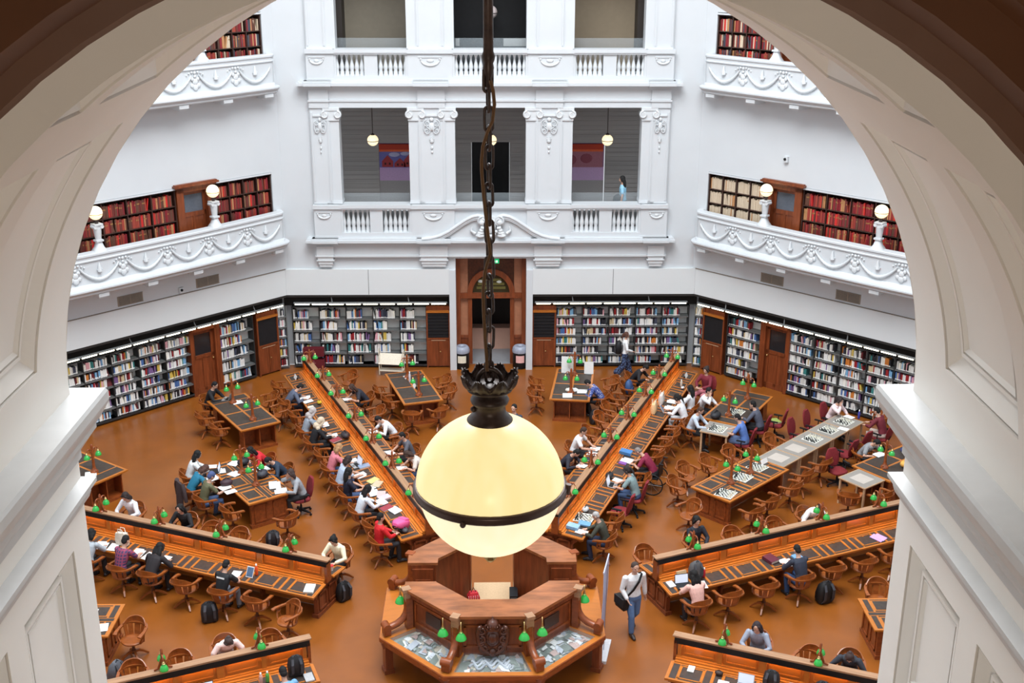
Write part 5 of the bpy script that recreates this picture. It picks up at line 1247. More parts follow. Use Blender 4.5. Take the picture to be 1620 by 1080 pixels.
# what lies in front of somebody -------------------------------------------------
ITEMP = {}
def item_proto(kind):
    e = None
    if kind == 'papers':
        mb = MB(); mb.box(-.105, .105, -.148, .148, 0, .004); o = mb.build('paper_sheet', PAPER); return o
    if kind == 'stack':
        mb = MB(); mb.box(-.105, .105, -.148, .148, 0, .006); mb.box(-.10, .11, -.14, .15, .006, .010); mb.box(-.02, .19, -.17, .10, .010, .013); return mb.build('paper_stack', PAPER)
    if kind == 'book':
        e = empty('open_book', (0, 0, 0))
        mb = MB()
        for s in (-1, 1): mb.loft([[(s * .0, y, .022), (s * .05, y, .03), (s * .12, y, .026), (s * .17, y, .012), (s * .17, y, .006), (0, y, .006)] for y in (-.12, .12)], 0, False)
        mb.build('pages', PAPER, e); mb = MB(); mb.box(-.178, .178, -.127, .127, 0, .006); mb.build('cover', cm((70, 70, 90)), e); return e
    if kind in ('laptop', 'laptop_dark'):
        e = empty('laptop', (0, 0, 0)); mb = MB(); mb.box(-.16, .16, -.11, .11, 0, .016, 0); mb.box(-.135, .135, -.02, .09, .016, .018, 1); mb.box(-.05, .05, -.10, -.035, .016, .017, 2); mb.build('keyboard_deck', [ALU if kind == 'laptop' else RUBBER, RUBBER, GREYP], e)
        mb = MB(); M = Matrix.Translation((0, .11, .012)) @ Matrix.Rotation(R(-18), 4, 'X'); mb.M = M; mb.box(-.16, .16, -.006, .004, 0, .215); mb.M = None; sc = mb.build('lid', ALU if kind == 'laptop' else RUBBER, e)
        mb = MB(); mb.M = M; mb.box(-.148, .148, -.008, -.005, .012, .203); mb.M = None; mb.build('screen', SCREEN, sc); return e
    if kind == 'tablet':
        e = empty('tablet', (0, 0, 0)); mb = MB(); M = Matrix.Rotation(R(-35), 4, 'X'); mb.M = M; mb.box(-.09, .09, -.005, .005, 0, .25); mb.M = None; mb.build('case', cm((220, 220, 222), .4), e); mb = MB(); mb.M = M; mb.box(-.078, .078, -.008, -.004, .02, .23); mb.M = None; mb.build('screen', cm((86, 110, 140), .15), e); return e
    if kind == 'phone':
        mb = MB(); mb.box(-.037, .037, -.075, .075, 0, .009); return mb.build('phone', RUBBER)
    if kind == 'closed_book':
        e = empty('closed_book', (0, 0, 0)); mb = MB(); mb.box(-.11, .11, -.15, .15, 0, .004); mb.box(-.11, .11, -.15, .15, .034, .038); mb.box(-.11, -.105, -.15, .15, 0, .038); mb.build('cover', cm((90, 130, 170)), e); mb = MB(); mb.box(-.10, .105, -.145, .145, .004, .034); mb.build('pages', PAGES, e); return e
    if kind == 'card':
        mb = MB(); mb.add([(-.15, -.05, 0), (.15, -.05, 0), (.15, 0, .13), (-.15, 0, .13), (.15, .05, 0), (-.15, .05, 0)], [(0, 1, 2, 3), (3, 2, 4, 5)], 0); return mb.build('folded_card', PAPER)
    if kind == 'bottle':
        e = empty('bottle', (0, 0, 0)); mb = MB(); mb.lathe([(.03, 0), (.036, .01), (.036, .15), (.03, .175), (.016, .19), (.016, .205)], 12); mb.build('body', cm((232, 92, 46), .25), e); mb = MB(); mb.lathe([(.019, .20), (.019, .235), (.01, .24)], 10); mb.build('cap', cm((235, 235, 235), .4), e); return e
    if kind == 'cup':
        e = empty('paper_cup', (0, 0, 0)); mb = MB(); mb.lathe([(.028, 0), (.04, .10), (.042, .105)], 14); mb.build('body', cm((232, 232, 230), .5), e); mb = MB(); mb.lathe([(.043, .10), (.043, .112), (.03, .118)], 14); mb.build('lid', cm((210, 40, 40), .4), e); return e
    if kind == 'tote':
        e = empty('tote_bag', (0, 0, 0)); mb = MB(); mb.loft([[(-.15, -.06, 0), (.15, -.06, 0), (.15, .06, 0), (-.15, .06, 0)], [(-.16, -.075, .15), (.16, -.07, .15), (.16, .07, .15), (-.16, .075, .15)], [(-.15, -.05, .30), (.14, -.04, .33), (.14, .04, .33), (-.15, .05, .30)]], 0, True); mb.build('body', cm((228, 218, 200), .8), e)
        for s in (-1, 1): mb = MB(); mb.tube([(-.08, s * .045, .30), (-.06, s * .05, .42), (.05, s * .05, .42), (.08, s * .045, .31)], .009, 6); mb.build('handle', cm((228, 218, 200), .8), e)
        return e
    if kind == 'backpack':
        e = empty('backpack', (0, 0, 0)); mb = MB(); se = lambda z, w, d, y: [(w * math.copysign(abs(cos(a)) ** .6, cos(a)), y + d * math.copysign(abs(sin(a)) ** .6, sin(a)), z) for a in [2 * pi * i / 18 for i in range(18)]]
        mb.loft([se(0, .13, .08, 0), se(.03, .16, .11, 0), se(.22, .165, .115, 0), se(.36, .14, .09, -.01), se(.43, .07, .04, -.02)], None, True); mb.build('body', RUBBER, e)
        mb = MB(); mb.loft([se(.04, .12, .035, .11), se(.17, .12, .035, .11), se(.21, .10, .02, .105)], None, True); mb.build('front_pocket', cm((44, 44, 50), .7), e)
        for s in (-1, 1): mb = MB(); mb.strap([(s * .07, -.08, .40), (s * .09, -.15, .30), (s * .09, -.14, .12), (s * .10, -.09, .04)], .05, .012, up=(0, 1, 0)); mb.build('strap', cm((60, 60, 66), .7), e)
        mb = MB(); mb.tube([(-.04, -.05, .42), (0, -.05, .47), (.04, -.05, .42)], .01, 6); mb.build('handle', RUBBER, e); return e
    if kind == 'coat':
        e = empty('coat', (0, 0, 0)); mb = MB(); n = 15; rings = []
        for z, w, d in ((.98, .20, .05), (.9, .25, .08), (.7, .27, .10), (.45, .27, .10), (.2, .25, .09)): rings.append([(w * .85 * cos(2 * pi * j / n) * (1 + .08 * sin(j * 2.5 + z * 3)), -.31 + d * .55 * sin(2 * pi * j / n) - .06 * (.9 - z), z * .93) for j in range(n)])
        mb.loft(rings, None, True); mb.build('coat_body', cm((62, 50, 52), .85), e)
        for s in (-1, 1): mb = MB(); mb.tube([(s * .18, -.30, .92), (s * .29, -.30, .75), (s * .30, -.28, .45)], [.06, .055, .05], 8); mb.build('sleeve', cm((62, 50, 52), .85), e)
        return e
    if kind == 'helmet':
        e = empty('case_bag', (0, 0, 0)); mb = MB(); mb.sph((0, 0, .09), (.17, .12, .09), 14, 8); mb.build('body', RUBBER, e); mb = MB(); mb.tube([(-.08, 0, .17), (0, 0, .22), (.08, 0, .17)], .011, 6); mb.build('handle', RUBBER, e); return e
ICAT = dict(papers='paper', stack='papers', book='open book', laptop='laptop', laptop_dark='laptop', tablet='tablet', phone='phone', closed_book='book', card='sign card', bottle='bottle', cup='cup', tote='bag', backpack='backpack', coat='coat', helmet='bag')
def item(kind, x, y, z, rz, label, col=None, tilt=0.0, roll=0.0, scale=None):
    if kind not in ITEMP: ITEMP[kind] = item_proto(kind); o = ITEMP[kind]; o.location = (x, y, z); o.rotation_euler = (0, 0, rz)
    else: o = dup(ITEMP[kind], (x, y, z), rz); o.scale = (1, 1, 1)
    o.rotation_mode = 'ZYX' if False else 'XYZ'; o.rotation_euler = (tilt, roll, rz)
    if scale: o.scale = scale if isinstance(scale, tuple) else (scale,) * 3
    tag(o, label, ICAT[kind])
    if col is not None:
        t = [o] if o.type == 'MESH' else [c for c in KIDS[o.name] if c.name.split('.')[0] in ('body', 'cover', 'case', 'coat_body', 'sleeve', 'front_pocket')]
        for c in t: c.material_slots[0].link = 'OBJECT'; c.material_slots[0].material = cm(col, .6)
    return o
def desk_z(t): return top_z(t) + .014
# seated at the radial desks: desk, r, t side, pose, hair, haircol, top, sleeve, pants, chair, items, eyes, label
S = 'short'; Lg = 'long'
RAD = [
 (112.5, 13.75, 1, 'lean', 'short', BLK, (84, 92, 112), Lg, NAVYW, 'c', ['stack', 'papers'], 'person in grey-blue top bent over papers at the far end of the far left desk'),
 (112.5, 11.45, 1, 'write', 'hijab', (176, 168, 166), (150, 160, 172), Lg, DARK, 'c', ['book'], 'woman in pale grey headscarf reading at the far left desk'),
 (112.5, 10.55, 1, 'write', 'hijab', (200, 184, 160), (26, 27, 32), Lg, DARK, 'c', ['stack', 'closed_book'], 'woman in beige headscarf and black top at the far left desk'),
 (112.5, 8.65, 1, 'write', 'bob', (168, 128, 88), (206, 120, 132), S, JEAN, 'c', ['papers', 'laptop'], 'blonde woman in pink top at the far left desk'),
 (112.5, 7.75, 1, 'write', 'bob', (46, 34, 32), (176, 190, 210), S, JEAN, 'c', ['stack'], 'dark-haired woman in pale blue top at the far left desk'),
 (112.5, 6.95, 1, 'upright', 'long', BLK, (26, 30, 50), S, JEAN, 'c', ['stack', 'book'], 'black-haired woman in navy top sitting up at the far left desk'),
 (112.5, 5.95, 1, 'write', 'long', BLK, (214, 222, 232), Lg, DARK, 'c', ['book', 'closed_book'], 'woman with long black hair and white shirt writing at the far left desk'),
 (112.5, 4.25, 1, 'upright', 'short', BLK, (206, 28, 36), Lg, DARK, 'c', [], 'person in red top at the inner end of the far left desk'),
 (112.5, 13.1, -1, 'lean', 'long', DBR, (40, 42, 54), S, DARK, 'c', ['papers'], 'person in dark top leaning on the inner side of the far left desk'),
 (112.5, 10.35, -1, 'lean', 'short', BLK, (226, 230, 234), Lg, DARK, 'c', ['stack'], 'black-haired man in white shirt writing on the inner side of the far left desk'),
 (112.5, 8.75, -1, 'write', 'short', BLK, (84, 86, 96), S, DARK, 'c', ['book'], 'man in grey T-shirt on the inner side of the far left desk'),
 (112.5, 7.7, -1, 'lean', 'bob', DBR, (206, 198, 188), S, JEAN, 'c', ['papers'], 'brown-haired woman in beige top on the inner side of the far left desk'),
 (67.5, 14.9, 1, 'lean', 'short', BLK, (24, 24, 30), Lg, DARK, 'c', [], 'person in black with head down at the far end of the far right desk'),
 (67.5, 8.95, 1, 'write', 'short', DBR, (232, 234, 236), S, DARK, 'c', ['stack', 'papers'], 'man in white shirt reading papers on the inner side of the far right desk'),
 (67.5, 7.85, 1, 'lean', 'short', BLK, (36, 38, 50), Lg, DARK, 'c', ['papers'], 'person in dark hooded top asleep over the inner side of the far right desk'),
 (67.5, 12.35, -1, 'write', 'ponytail', BLK, (232, 234, 238), Lg, (210, 212, 216), 'c', ['tablet', 'stack'], 'woman with black ponytail and white coat at the far right desk'),
 (67.5, 13.15, -1, 'upright', 'long', BLK, (224, 226, 230), Lg, DARK, 'c', ['stack'], 'woman with long black hair in white on the outer side of the far right desk'),
 (67.5, 7.0, -1, 'write', 'ponytail', (40, 32, 32), (126, 148, 150), S, JEAN, 'r', ['laptop', 'papers'], 'woman in grey-green top typing at the far right desk'),
 (67.5, 4.35, -1, 'write', 'cropped', (170, 168, 166), (58, 60, 50), Lg, (34, 46, 74), 'c', ['papers', 'closed_book'], 'grey-haired man in dark green jacket reading at the inner end of the far right desk'),
 (157.5, 9.75, 1, 'write', 'bob', BLK, (168, 176, 184), Lg, DARK, 'c', ['stack', 'papers'], 'woman in grey top beside the left arch jamb at the near left desk'),
 (157.5, 8.80, 1, 'write', 'short', BLK, 'plaid', S, DARK, 'c', ['stack', 'papers'], 'man in purple plaid shirt at the near left desk'),
 (157.5, 7.98, 1, 'lean', 'long', BLK, (30, 24, 28), Lg, DARK, None, ['papers'], 'person with long black hair leaning over the near left desk'),
 (157.5, 6.05, 1, 'write', 'short', BLK, (22, 24, 28), S, (116, 120, 130), 'c', ['papers', 'tablet'], 'man in black T-shirt with white lettering at the near left desk'),
 (157.5, 10.25, -1, 'write', 'bob', (40, 30, 30), (228, 230, 236), Lg, DARK, 'c', ['papers'], 'person in white behind the near left desk beside the left jamb'),
 (157.5, 8.65, -1, 'write', 'long', BLK, (28, 28, 32), Lg, DARK, 'c', ['papers'], 'person in black behind the near left desk partition'),
 (157.5, 4.35, -1, 'write', 'bun', BLK, (232, 226, 196), Lg, DARK, 'c', ['papers'], 'woman in cream sweater at the end of the near left desk'),
 (22.5, 4.40, -1, 'write', 'long', BLK, (226, 178, 166), S, DARK, 'c', ['laptop_dark', 'stack'], 'woman with long black hair and pink top at the near right desk'),
 (22.5, 7.15, -1, 'write', 'short', BLK, (40, 46, 62), Lg, (44, 70, 110), 'c', ['stack', 'closed_book'], 'man in dark navy sweater at the near right desk'),
 (22.5, 5.75, 1, 'upright', 'ponytail', BLK, (28, 32, 44), Lg, DARK, 'c', ['phone'], 'woman in black jacket sitting behind the near right desk'),
 (22.5, 9.05, 1, 'lean', 'short', BLK, (232, 234, 236), Lg, DARK, 'c', [], 'person in white bent down behind the near right desk'),
 (202.5, 5.45, -1, 'lean', 'bun', (66, 54, 52), (230, 206, 200), S, DARK, 'c', ['papers'], 'brown-haired person in pale top behind the front left desk'),
 (202.5, 4.70, 1, 'write', 'short', BLK, (110, 160, 200), S, DARK, 'c', ['phone'], 'black-haired person cut off by the bottom edge at the front left desk'),
 (-22.5, 5.45, 1, 'write', 'long', (44, 34, 38), (150, 160, 178), Lg, DARK, 'c', ['papers'], 'woman with long dark hair behind the front right desk'),
 (-22.5, 7.30, 1, 'lean', 'bun', (60, 46, 44), (46, 52, 62), Lg, DARK, 'c', ['papers'], 'person in dark grey top bent down behind the front right desk'),
]
def plaid_mat():
    m = mat('purple_plaid_cloth', srgb(86, 60, 96), .8)
    nt = m.node_tree; N = nt.nodes; L = nt.links
    tc = N.new('ShaderNodeTexCoord'); ws = []
    for d in ('X', 'Z'):
        w = N.new('ShaderNodeTexWave'); w.bands_direction = d; w.inputs['Scale'].default_value = 4.5; L.new(tc.outputs['Object'], w.inputs['Vector']); ws.append(w)
    mx = N.new('ShaderNodeMath'); mx.operation = 'MAXIMUM'; L.new(ws[0].outputs['Fac'], mx.inputs[0]); L.new(ws[1].outputs['Fac'], mx.inputs[1])
    cr = N.new('ShaderNodeValToRGB'); cr.color_ramp.elements[0].position = .5; cr.color_ramp.elements[1].position = .95; cr.color_ramp.elements[0].color = (*srgb(66, 54, 92), 1); cr.color_ramp.elements[1].color = (*srgb(150, 66, 92), 1)
    L.new(mx.outputs[0], cr.inputs['Fac']); L.new(cr.outputs['Color'], N['Principled BSDF'].inputs['Base Color']); return m
def floral_mat(name, a, b):
    m = mat(name, srgb(*a), .8); nt = m.node_tree; N = nt.nodes; L = nt.links
    tc = N.new('ShaderNodeTexCoord'); v = N.new('ShaderNodeTexVoronoi'); v.inputs['Scale'].default_value = 22; L.new(tc.outputs['Object'], v.inputs['Vector'])
    cr = N.new('ShaderNodeValToRGB'); cr.color_ramp.elements[0].position = .25; cr.color_ramp.elements[1].position = .40; cr.color_ramp.elements[0].color = (*srgb(*b), 1); cr.color_ramp.elements[1].color = (*srgb(*a), 1)
    L.new(v.outputs['Distance'], cr.inputs['Fac']); L.new(cr.outputs['Color'], N['Principled BSDF'].inputs['Base Color']); return m
CLOTH = {'plaid': plaid_mat(), 'floral': floral_mat('blue_floral_cloth', (58, 74, 140), (200, 206, 226)), 'floralskirt': floral_mat('dark_floral_cloth', (28, 34, 62), (110, 140, 190)), 'pinkplaid': floral_mat('pink_check_cloth', (206, 130, 140), (150, 60, 76))}
INAME = dict(papers='sheet of white paper', stack='loose white papers', book='open book', laptop='silver laptop', laptop_dark='black laptop', tablet='white tablet propped up', phone='black phone', closed_book='closed book')
RP = random.Random(21)
def brief(w):
    for q in (' at the', ' behind ', ' on the', ' beside', ' in a burgundy', ' watching', ' asleep', ' leaning over'): w = w.split(q)[0]
    return w
def place_items(x, y, rz, items, who, zf, tilt=0.0):
    for j, it in enumerate(items):
        n = len(items); ox = (0 if n == 1 else (-.05, .30)[j] if it not in ('closed_book',) else .34); oy = {'phone': .34, 'tablet': .60, 'laptop': .58, 'laptop_dark': .58}.get(it, .56 + RP.uniform(-.02, .03))
        c, s = cos(rz), sin(rz); lx, ly = x + ox * c - oy * s, y + ox * s + oy * c
        zz = zf(lx, ly) if it != 'phone' else .86
        item(it, lx, ly, zz, rz + RP.uniform(-.25, .25), INAME[it] + ' before the ' + brief(who), tilt=tilt if it not in ('phone',) else .5, col=RP.choice([(110, 160, 200), (190, 176, 150), (150, 60, 70)]) if it == 'closed_book' else None)
MAN_T = None
for k, r, sd, pose, hair, hc, top, sl, pants, ch, items, lab in RAD:
    t = sd * 1.14; x, y = pol(k, r, t); rz = face_desk(k, t) + RP.uniform(-.08, .08)
    if ch: chair(ch, x, y, face_desk(k, t) + RP.uniform(-.12, .12), '%s holding the %s' % (CW[ch], brief(lab)))
    p = person(x, y, rz, pose, hair, hc, CLOTH.get(top, top) if isinstance(top, str) else top, sl, pants, lab, .97 + RP.uniform(-.02, .03), eyes=(sd == -1 and k > 100) or (sd == 1 and k < 100))
    if 'white lettering' in lab: MAN_T = p
    kk = R(k)
    zf = lambda lx, ly: desk_z(abs(-lx * sin(kk) + ly * cos(kk))) + .008
    place_items(x, y, rz, items, lab, zf, math.atan2(.055, .54))
mb = MB(); xx = -.105; rr = random.Random(2)
P = PC[('pose', 'write')]; cc = P.chest + P.sp * .06
M = Matrix.Translation(cc) @ Matrix.Rotation(R(-24), 4, 'X') @ Matrix.Translation((0, -.127, 0)); mb.M = M
for j in range(8):
    w = .022; mb.box(xx, xx + w * .35, -.006, .006, 0, .036); mb.box(xx, xx + w, -.006, .006, .027, .036) if j % 2 else mb.box(xx, xx + w, -.006, .006, 0, .009); mb.box(xx + w * .65, xx + w, -.006, .006, 0, .036); mb.box(xx, xx + w, -.006, .006, .014, .022); xx += w + .005
mb.M = None; mb.build('lettering', PAPER, MAN_T)
# people at the separate tables: x, y, target(x,y), ...
TABP = [
 (-8.10, 7.15, 'D', 'write', 'long', BLK, (220, 224, 226), Lg, DARK, 'c', ['papers', 'laptop_dark'], 'woman with long dark hair and white top at the crowded left table'),
 (-7.90, 6.35, 'D', 'lean', 'bob', (74, 48, 40), (28, 110, 140), S, DARK, 'c', ['stack'], 'woman in teal top at the crowded left table'),
 (-7.42, 5.78, 'D', 'write', 'cap', (70, 86, 130), (92, 92, 66), S, JEAN, 'c', ['stack', 'papers'], 'man in blue cap and olive shirt at the crowded left table'),
 (-6.25, 7.95, 'D', 'lean', 'long', BLK, (200, 32, 44), Lg, DARK, 'c', ['stack'], 'woman in red top at the crowded left table'),
 (-5.65, 7.30, 'D', 'lean', 'short', BLK, (36, 52, 72), Lg, DARK, 'c', ['laptop_dark', 'papers'], 'man in dark blue jacket at the crowded left table'),
 (-5.02, 6.15, 'D', 'chin', 'bob', (60, 46, 44), (150, 154, 160), Lg, DARK, 'r', ['stack', 'papers'], 'woman in grey cardigan resting her chin at the crowded left table'),
 (-8.75, 12.35, 'C', 'write', 'short', BLK, (22, 22, 28), Lg, DARK, 'c', ['laptop'], 'person in black behind a laptop at the table by the left wall shelves'),
 (6.85, 13.30, None, 'upright', 'bun', (52, 40, 38), (120, 34, 48), Lg, 'pinkplaid', 'r', ['phone'], 'woman in maroon top and pink checked trousers in a burgundy chair'),
 (6.45, 11.75, 'F', 'chin', 'short', BLK, (226, 226, 230), Lg, DARK, 'c', [], 'person in white hooded top watching chess at the table by the right wall shelves'),
 (5.92, 10.20, 'Fs', 'write', 'short', (72, 48, 36), (190, 200, 214), Lg, DARK, 'c', [], 'player in pale blue shirt at the small chess table'),
 (7.95, 10.42, 'F', 'chin', 'short', BLK, (80, 84, 100), Lg, DARK, 'r', [], 'player in dark grey jacket beside the table by the right wall shelves'),
 (7.30, 9.45, 'Fs', 'write', 'short', BLK, (86, 120, 186), S, (92, 112, 150), 'r', [], 'player in blue patterned shirt and shorts at the small chess table'),
 (10.28, 11.0, 'T', 'chin', 'ponytail', (44, 34, 34), (236, 214, 216), Lg, DARK, 'r', ['papers'], 'woman in pale pink shirt at the far end of the pale chess tables'),
 (11.45, 9.85, 'T', 'write', 'short', BLK, (110, 34, 46), Lg, (190, 170, 160), 'r', [], 'player in maroon top at the far end of the pale chess tables'),
 (10.45, 8.35, 'Hw', 'lean', 'short', BLK, (140, 142, 146), S, DARK, 'c', ['book'], 'man in grey T-shirt reading at the table by the right arch jamb'),
 (3.42, 12.60, 'B', 'lean', 'short', BLK, 'floral', Lg, DARK, 'c', ['stack'], 'person in blue patterned shirt with head down at the table right of the doorway'),
]
for x, y, key, pose, hair, hc, top, sl, pants, ch, items, lab in TABP:
    if key == 'Fs': tx, ty = 6.63, 9.82
    elif key is None: tx, ty = 5.2, 11.6
    else:
        cx, cy, a, hl = tgeom(key); ux, uy = cos(R(a)), sin(R(a)); d = max(-hl, min(hl, (x - cx) * ux + (y - cy) * uy)); tx, ty = cx + ux * d, cy + uy * d
    rz = face_to(x, y, tx, ty)
    if 'teal' in lab: TEALRZ = rz
    chair(ch, x, y, rz, '%s holding the %s' % (CW[ch], brief(lab)))
    person(x, y, rz, pose, hair, hc, CLOTH.get(top, top) if isinstance(top, str) else top, sl, CLOTH.get(pants, pants) if isinstance(pants, str) else pants, lab, .98, pstyle='short' if 'shorts' in lab else 'long', eyes=True, skin=None)
    place_items(x, y, rz, items, lab, lambda a_, b_: .784)
# standing people
def sandal_cover(): pass
man = person(3.06, .50, R(180 + 20), 'walk', 'short', (62, 48, 42), (226, 228, 230), Lg, (84, 112, 152), 'man in white shirt and jeans walking with a black shoulder bag', .95, shoe=(44, 34, 32), eyes=True, xscale=-1.12)
mb = MB(); P = PC[('pose', 'walk')]
mb.strap([P.sh[1] + Vector((-.03, .03, .05)), P.chest + Vector((.05, .155, .08)), P.mid + Vector((-.06, .14, .05)), P.pel + Vector((-.19, .08, .06))], .05, .012, up=(0, 1, 0)); mb.strap([P.sh[1] + Vector((-.03, .0, .05)), P.chest + Vector((.02, -.15, .08)), P.pel + Vector((-.19, -.10, .08))], .05, .012, up=(0, -1, 0)); mb.build('bag_strap', RUBBER, man)
e = empty('shoulder_bag', (3.06, .50, 0), R(200), 'black shoulder bag hanging at the hip of the walking man', 'bag'); e.scale = (-1.06, .95, .95)
mb = MB(); mb.M = Matrix.Translation((-.245, -.02, .90)) @ Matrix.Rotation(R(82), 4, 'Z'); mb.loft([[(-.16, -.05, -.22), (.16, -.05, -.22), (.16, .05, -.22), (-.16, .05, -.22)], [(-.19, -.07, -.1), (.19, -.07, -.1), (.19, .07, -.1), (-.19, .07, -.1)], [(-.17, -.055, .08), (.17, -.055, .08), (.17, .055, .08), (-.17, .055, .08)]], 0, True); mb.build('bag_body', RUBBER, e)
mb = MB(); mb.M = Matrix.Translation((-.245, -.02, .90)) @ Matrix.Rotation(R(82), 4, 'Z'); mb.box(-.17, .17, .06, .085, -.12, .09); mb.build('flap', cm((36, 34, 38), .7), e)
w = person(4.55, 16.05, R(-90), 'stroll', 'ponytail', (84, 50, 38), (232, 234, 236), Lg, 'x' if False else CLOTH['floralskirt'], 'woman in white top and dark floral trousers walking past the right bookcase', .88, shoe=(222, 218, 214), pstyle='skirt', eyes=True)
o = item('backpack', 4.38, 16.05, 1.02 * .9, R(-90), 'black backpack worn by the walking woman in floral trousers'); o.location = (4.32, 16.05, .86); o.rotation_euler = (0, 0, R(90))
person(.66, 9.3, R(150), 'stand', 'short', BLK, (52, 60, 80), Lg, DARK, 'person with black hair standing behind the large globe lamp', .98, eyes=True)
person(4.5, 17.75, R(80), 'stand', 'long', BLK, (150, 200, 226), S, DARK, 'woman with long black hair standing in the right gallery opening', .98, z=4.82)
o = item('backpack', 4.32, 17.72, 5.55, R(150), 'black backpack on the woman in the gallery opening'); 
# ================================================================ THINGS ON DESKS AND FLOOR
# chess sets
def chess_board(x, y, z, a, label):
    mb = MB(); s = .052
    mb.box(-.235, .235, -.235, .235, 0, .003, 0)
    for i in range(8):
        for j in range(8):
            if (i + j) % 2: mb.box(-.208 + s * i, -.208 + s * (i + 1), -.208 + s * j, -.208 + s * (j + 1), .003, .004, 1)
    o = mb.build('chess_board', [cm((226, 226, 218), .5), cm((52, 60, 54), .5)]); o.location = (x, y, z); o.rotation_euler = (0, 0, a); tag(o, label, 'chess board', 'chess boards'); return o
def piece(h, r): 
    mb = MB(); mb.lathe([(r, 0), (r, h * .08), (r * .6, h * .2), (r * .42, h * .55), (r * .62, h * .62), (r * .40, h * .68), (r * .55, h * .85), (r * .2, h)], 8); return mb.mesh('chess_piece', RUBBER)
PM = [piece(.055, .017), piece(.078, .019), piece(.095, .020)]
def chess_set(x, y, z, a, n, where, rnd, pieces=True):
    chess_board(x, y, z, a, 'chess board on the ' + where)
    if not pieces: return
    rr = random.Random(rnd); c, s = cos(a), sin(a)
    for colr, nm in ((RUBBER, 'black'), (cm((228, 224, 206), .4), 'white')):
        for i in range(n):
            col_, row = i % 8, i // 8
            if rr.random() < .12: continue
            if rr.random() < .25: row += rr.choice((1, 2)); 
            row = row if nm == 'black' else 7 - row
            lx, ly = -.208 + .052 * (col_ + .5), .208 - .052 * (row + .5)
            o = bpy.data.objects.new('chess_piece', PM[0 if i >= 8 else (1 if col_ not in (3, 4) else 2)]); COL.objects.link(o); o.location = (x + lx * c - ly * s, y + lx * s + ly * c, z + .004)
            o.material_slots[0].link = 'OBJECT'; o.material_slots[0].material = colr
            tag(o, '%s chess pieces on the %s' % (nm, where), 'chess piece', '%s pieces on the %s' % (nm, where))
A44 = R(44)
chess_set(6.05, 5.60, .780, A44 + .2, 16, 'near end of the leather-topped chess table', 1)
chess_set(6.66, 6.55, .780, A44 + .1, 12, 'middle of the leather-topped chess table', 2)
chess_set(7.20, 7.16, .780, A44, 10, 'far end of the leather-topped chess table', 3)
for i, (c, w) in enumerate(zip(CT[2:], ('third pale table of the row', 'fourth pale table of the row', 'last pale table of the row by the woman in pink'))): chess_set(c.x, c.y, .764, R(44.5) + pi / 2, 16, w, 5 + i)
chess_set(6.60, 9.80, .764, R(-30) + pi / 2, 16, 'small table between the two seated players', 9)
chess_set(7.36, 11.0, .780, R(57), 16, 'table by the right wall shelves', 10)
x, y = pol(67.5, 4.95, -.44); chess_set(x, y, desk_z(.3) - .003, R(67.5), 14, 'inner end of the far right desk', 11)
def on(k, r, t, kind, label, col=None, rz=0.0, tilt=None, dz=0, scale=None):
    x, y = pol(k, r, t); z = desk_z(abs(t)) if abs(t) > .13 else 1.27
    th = math.atan2(.055, .54) if tilt is None else tilt
    return item(kind, x, y, z + dz, face_desk(k, t) + rz, label, col, tilt=th, scale=scale)
on(157.5, 9.35, .38, 'tote', 'cream tote bag standing on the near left desk', tilt=0)
on(157.5, 5.62, .40, 'bottle', 'orange drink bottle on the near left desk', tilt=0, scale=(1, 1, 1.2))
on(157.5, 4.20, .48, 'closed_book', 'white device lying at the right end of the near left desk', (225, 225, 222), .3)
on(157.5, 4.14, -.40, 'cup', 'red and white paper cup at the right end of the near left desk', tilt=0, scale=1.2)
on(112.5, 4.55, .42, 'backpack', 'pink backpack lying on the inner end of the far left desk', (224, 92, 150), .6, tilt=R(70), dz=.10)
on(112.5, 4.30, .52, 'helmet', 'tangle of dark cables and bag at the inner end of far left desk', (70, 70, 76), tilt=0, scale=.7)
on(112.5, 15.45, .45, 'card', 'white folded card at the outer end of the far left desk', tilt=0)
on(112.5, 13.05, .32, 'helmet', 'yellow pouch on the far left desk', (196, 170, 40), tilt=0, scale=.6)
on(112.5, 10.25, .30, 'helmet', 'dark bag on the far left desk beside the headscarf readers', (48, 42, 46), tilt=0, scale=1.1)
on(112.5, 12.95, .62, 'closed_book', 'small cream notebook at the edge of the far left desk', (226, 220, 200), scale=.6)
for i, (r, t, c, nm) in enumerate(((8.2, .36, (130, 150, 180), 'blue-grey'), (7.25, .40, (212, 200, 130), 'yellow'), (7.0, .36, (200, 186, 160), 'tan'), (6.4, .45, (196, 180, 180), 'pale pink'))): on(112.5, r, t, 'closed_book', '%s book lying between the readers on the far left desk' % nm, c, .4 * i)
on(112.5, 5.45, .40, 'book', 'open magazine beside the woman in white shirt on the far left desk', None, .3)
on(112.5, 6.2, .42, 'closed_book', 'white and pink folder on the far left desk', (224, 190, 206), .2)
on(67.5, 4.35, -.34, 'closed_book', 'light blue book, lower of two at the inner end of the far right desk', (120, 164, 200)); on(67.5, 4.36, -.34, 'closed_book', 'light blue book, upper of two at the inner end of the far right desk', (140, 180, 210), dz=.04)
on(67.5, 5.30, -.35, 'helmet', 'clear plastic bag beside the chess board on the far right desk', (190, 190, 190), tilt=0, scale=.7)
on(67.5, 9.0, -.32, 'closed_book', 'thick blue book on the far right desk by the wheelchair user', (70, 130, 190), scale=(1.1, 1.1, 2.2))
on(67.5, 8.55, -.46, 'stack', 'papers in front of the wheelchair user on the far right desk'); on(67.5, 8.35, -.42, 'closed_book', 'purple notebook in front of the wheelchair user', (130, 80, 160), scale=.7)
on(67.5, 15.45, -.45, 'card', 'white folded card at the outer end of the far right desk', tilt=0)
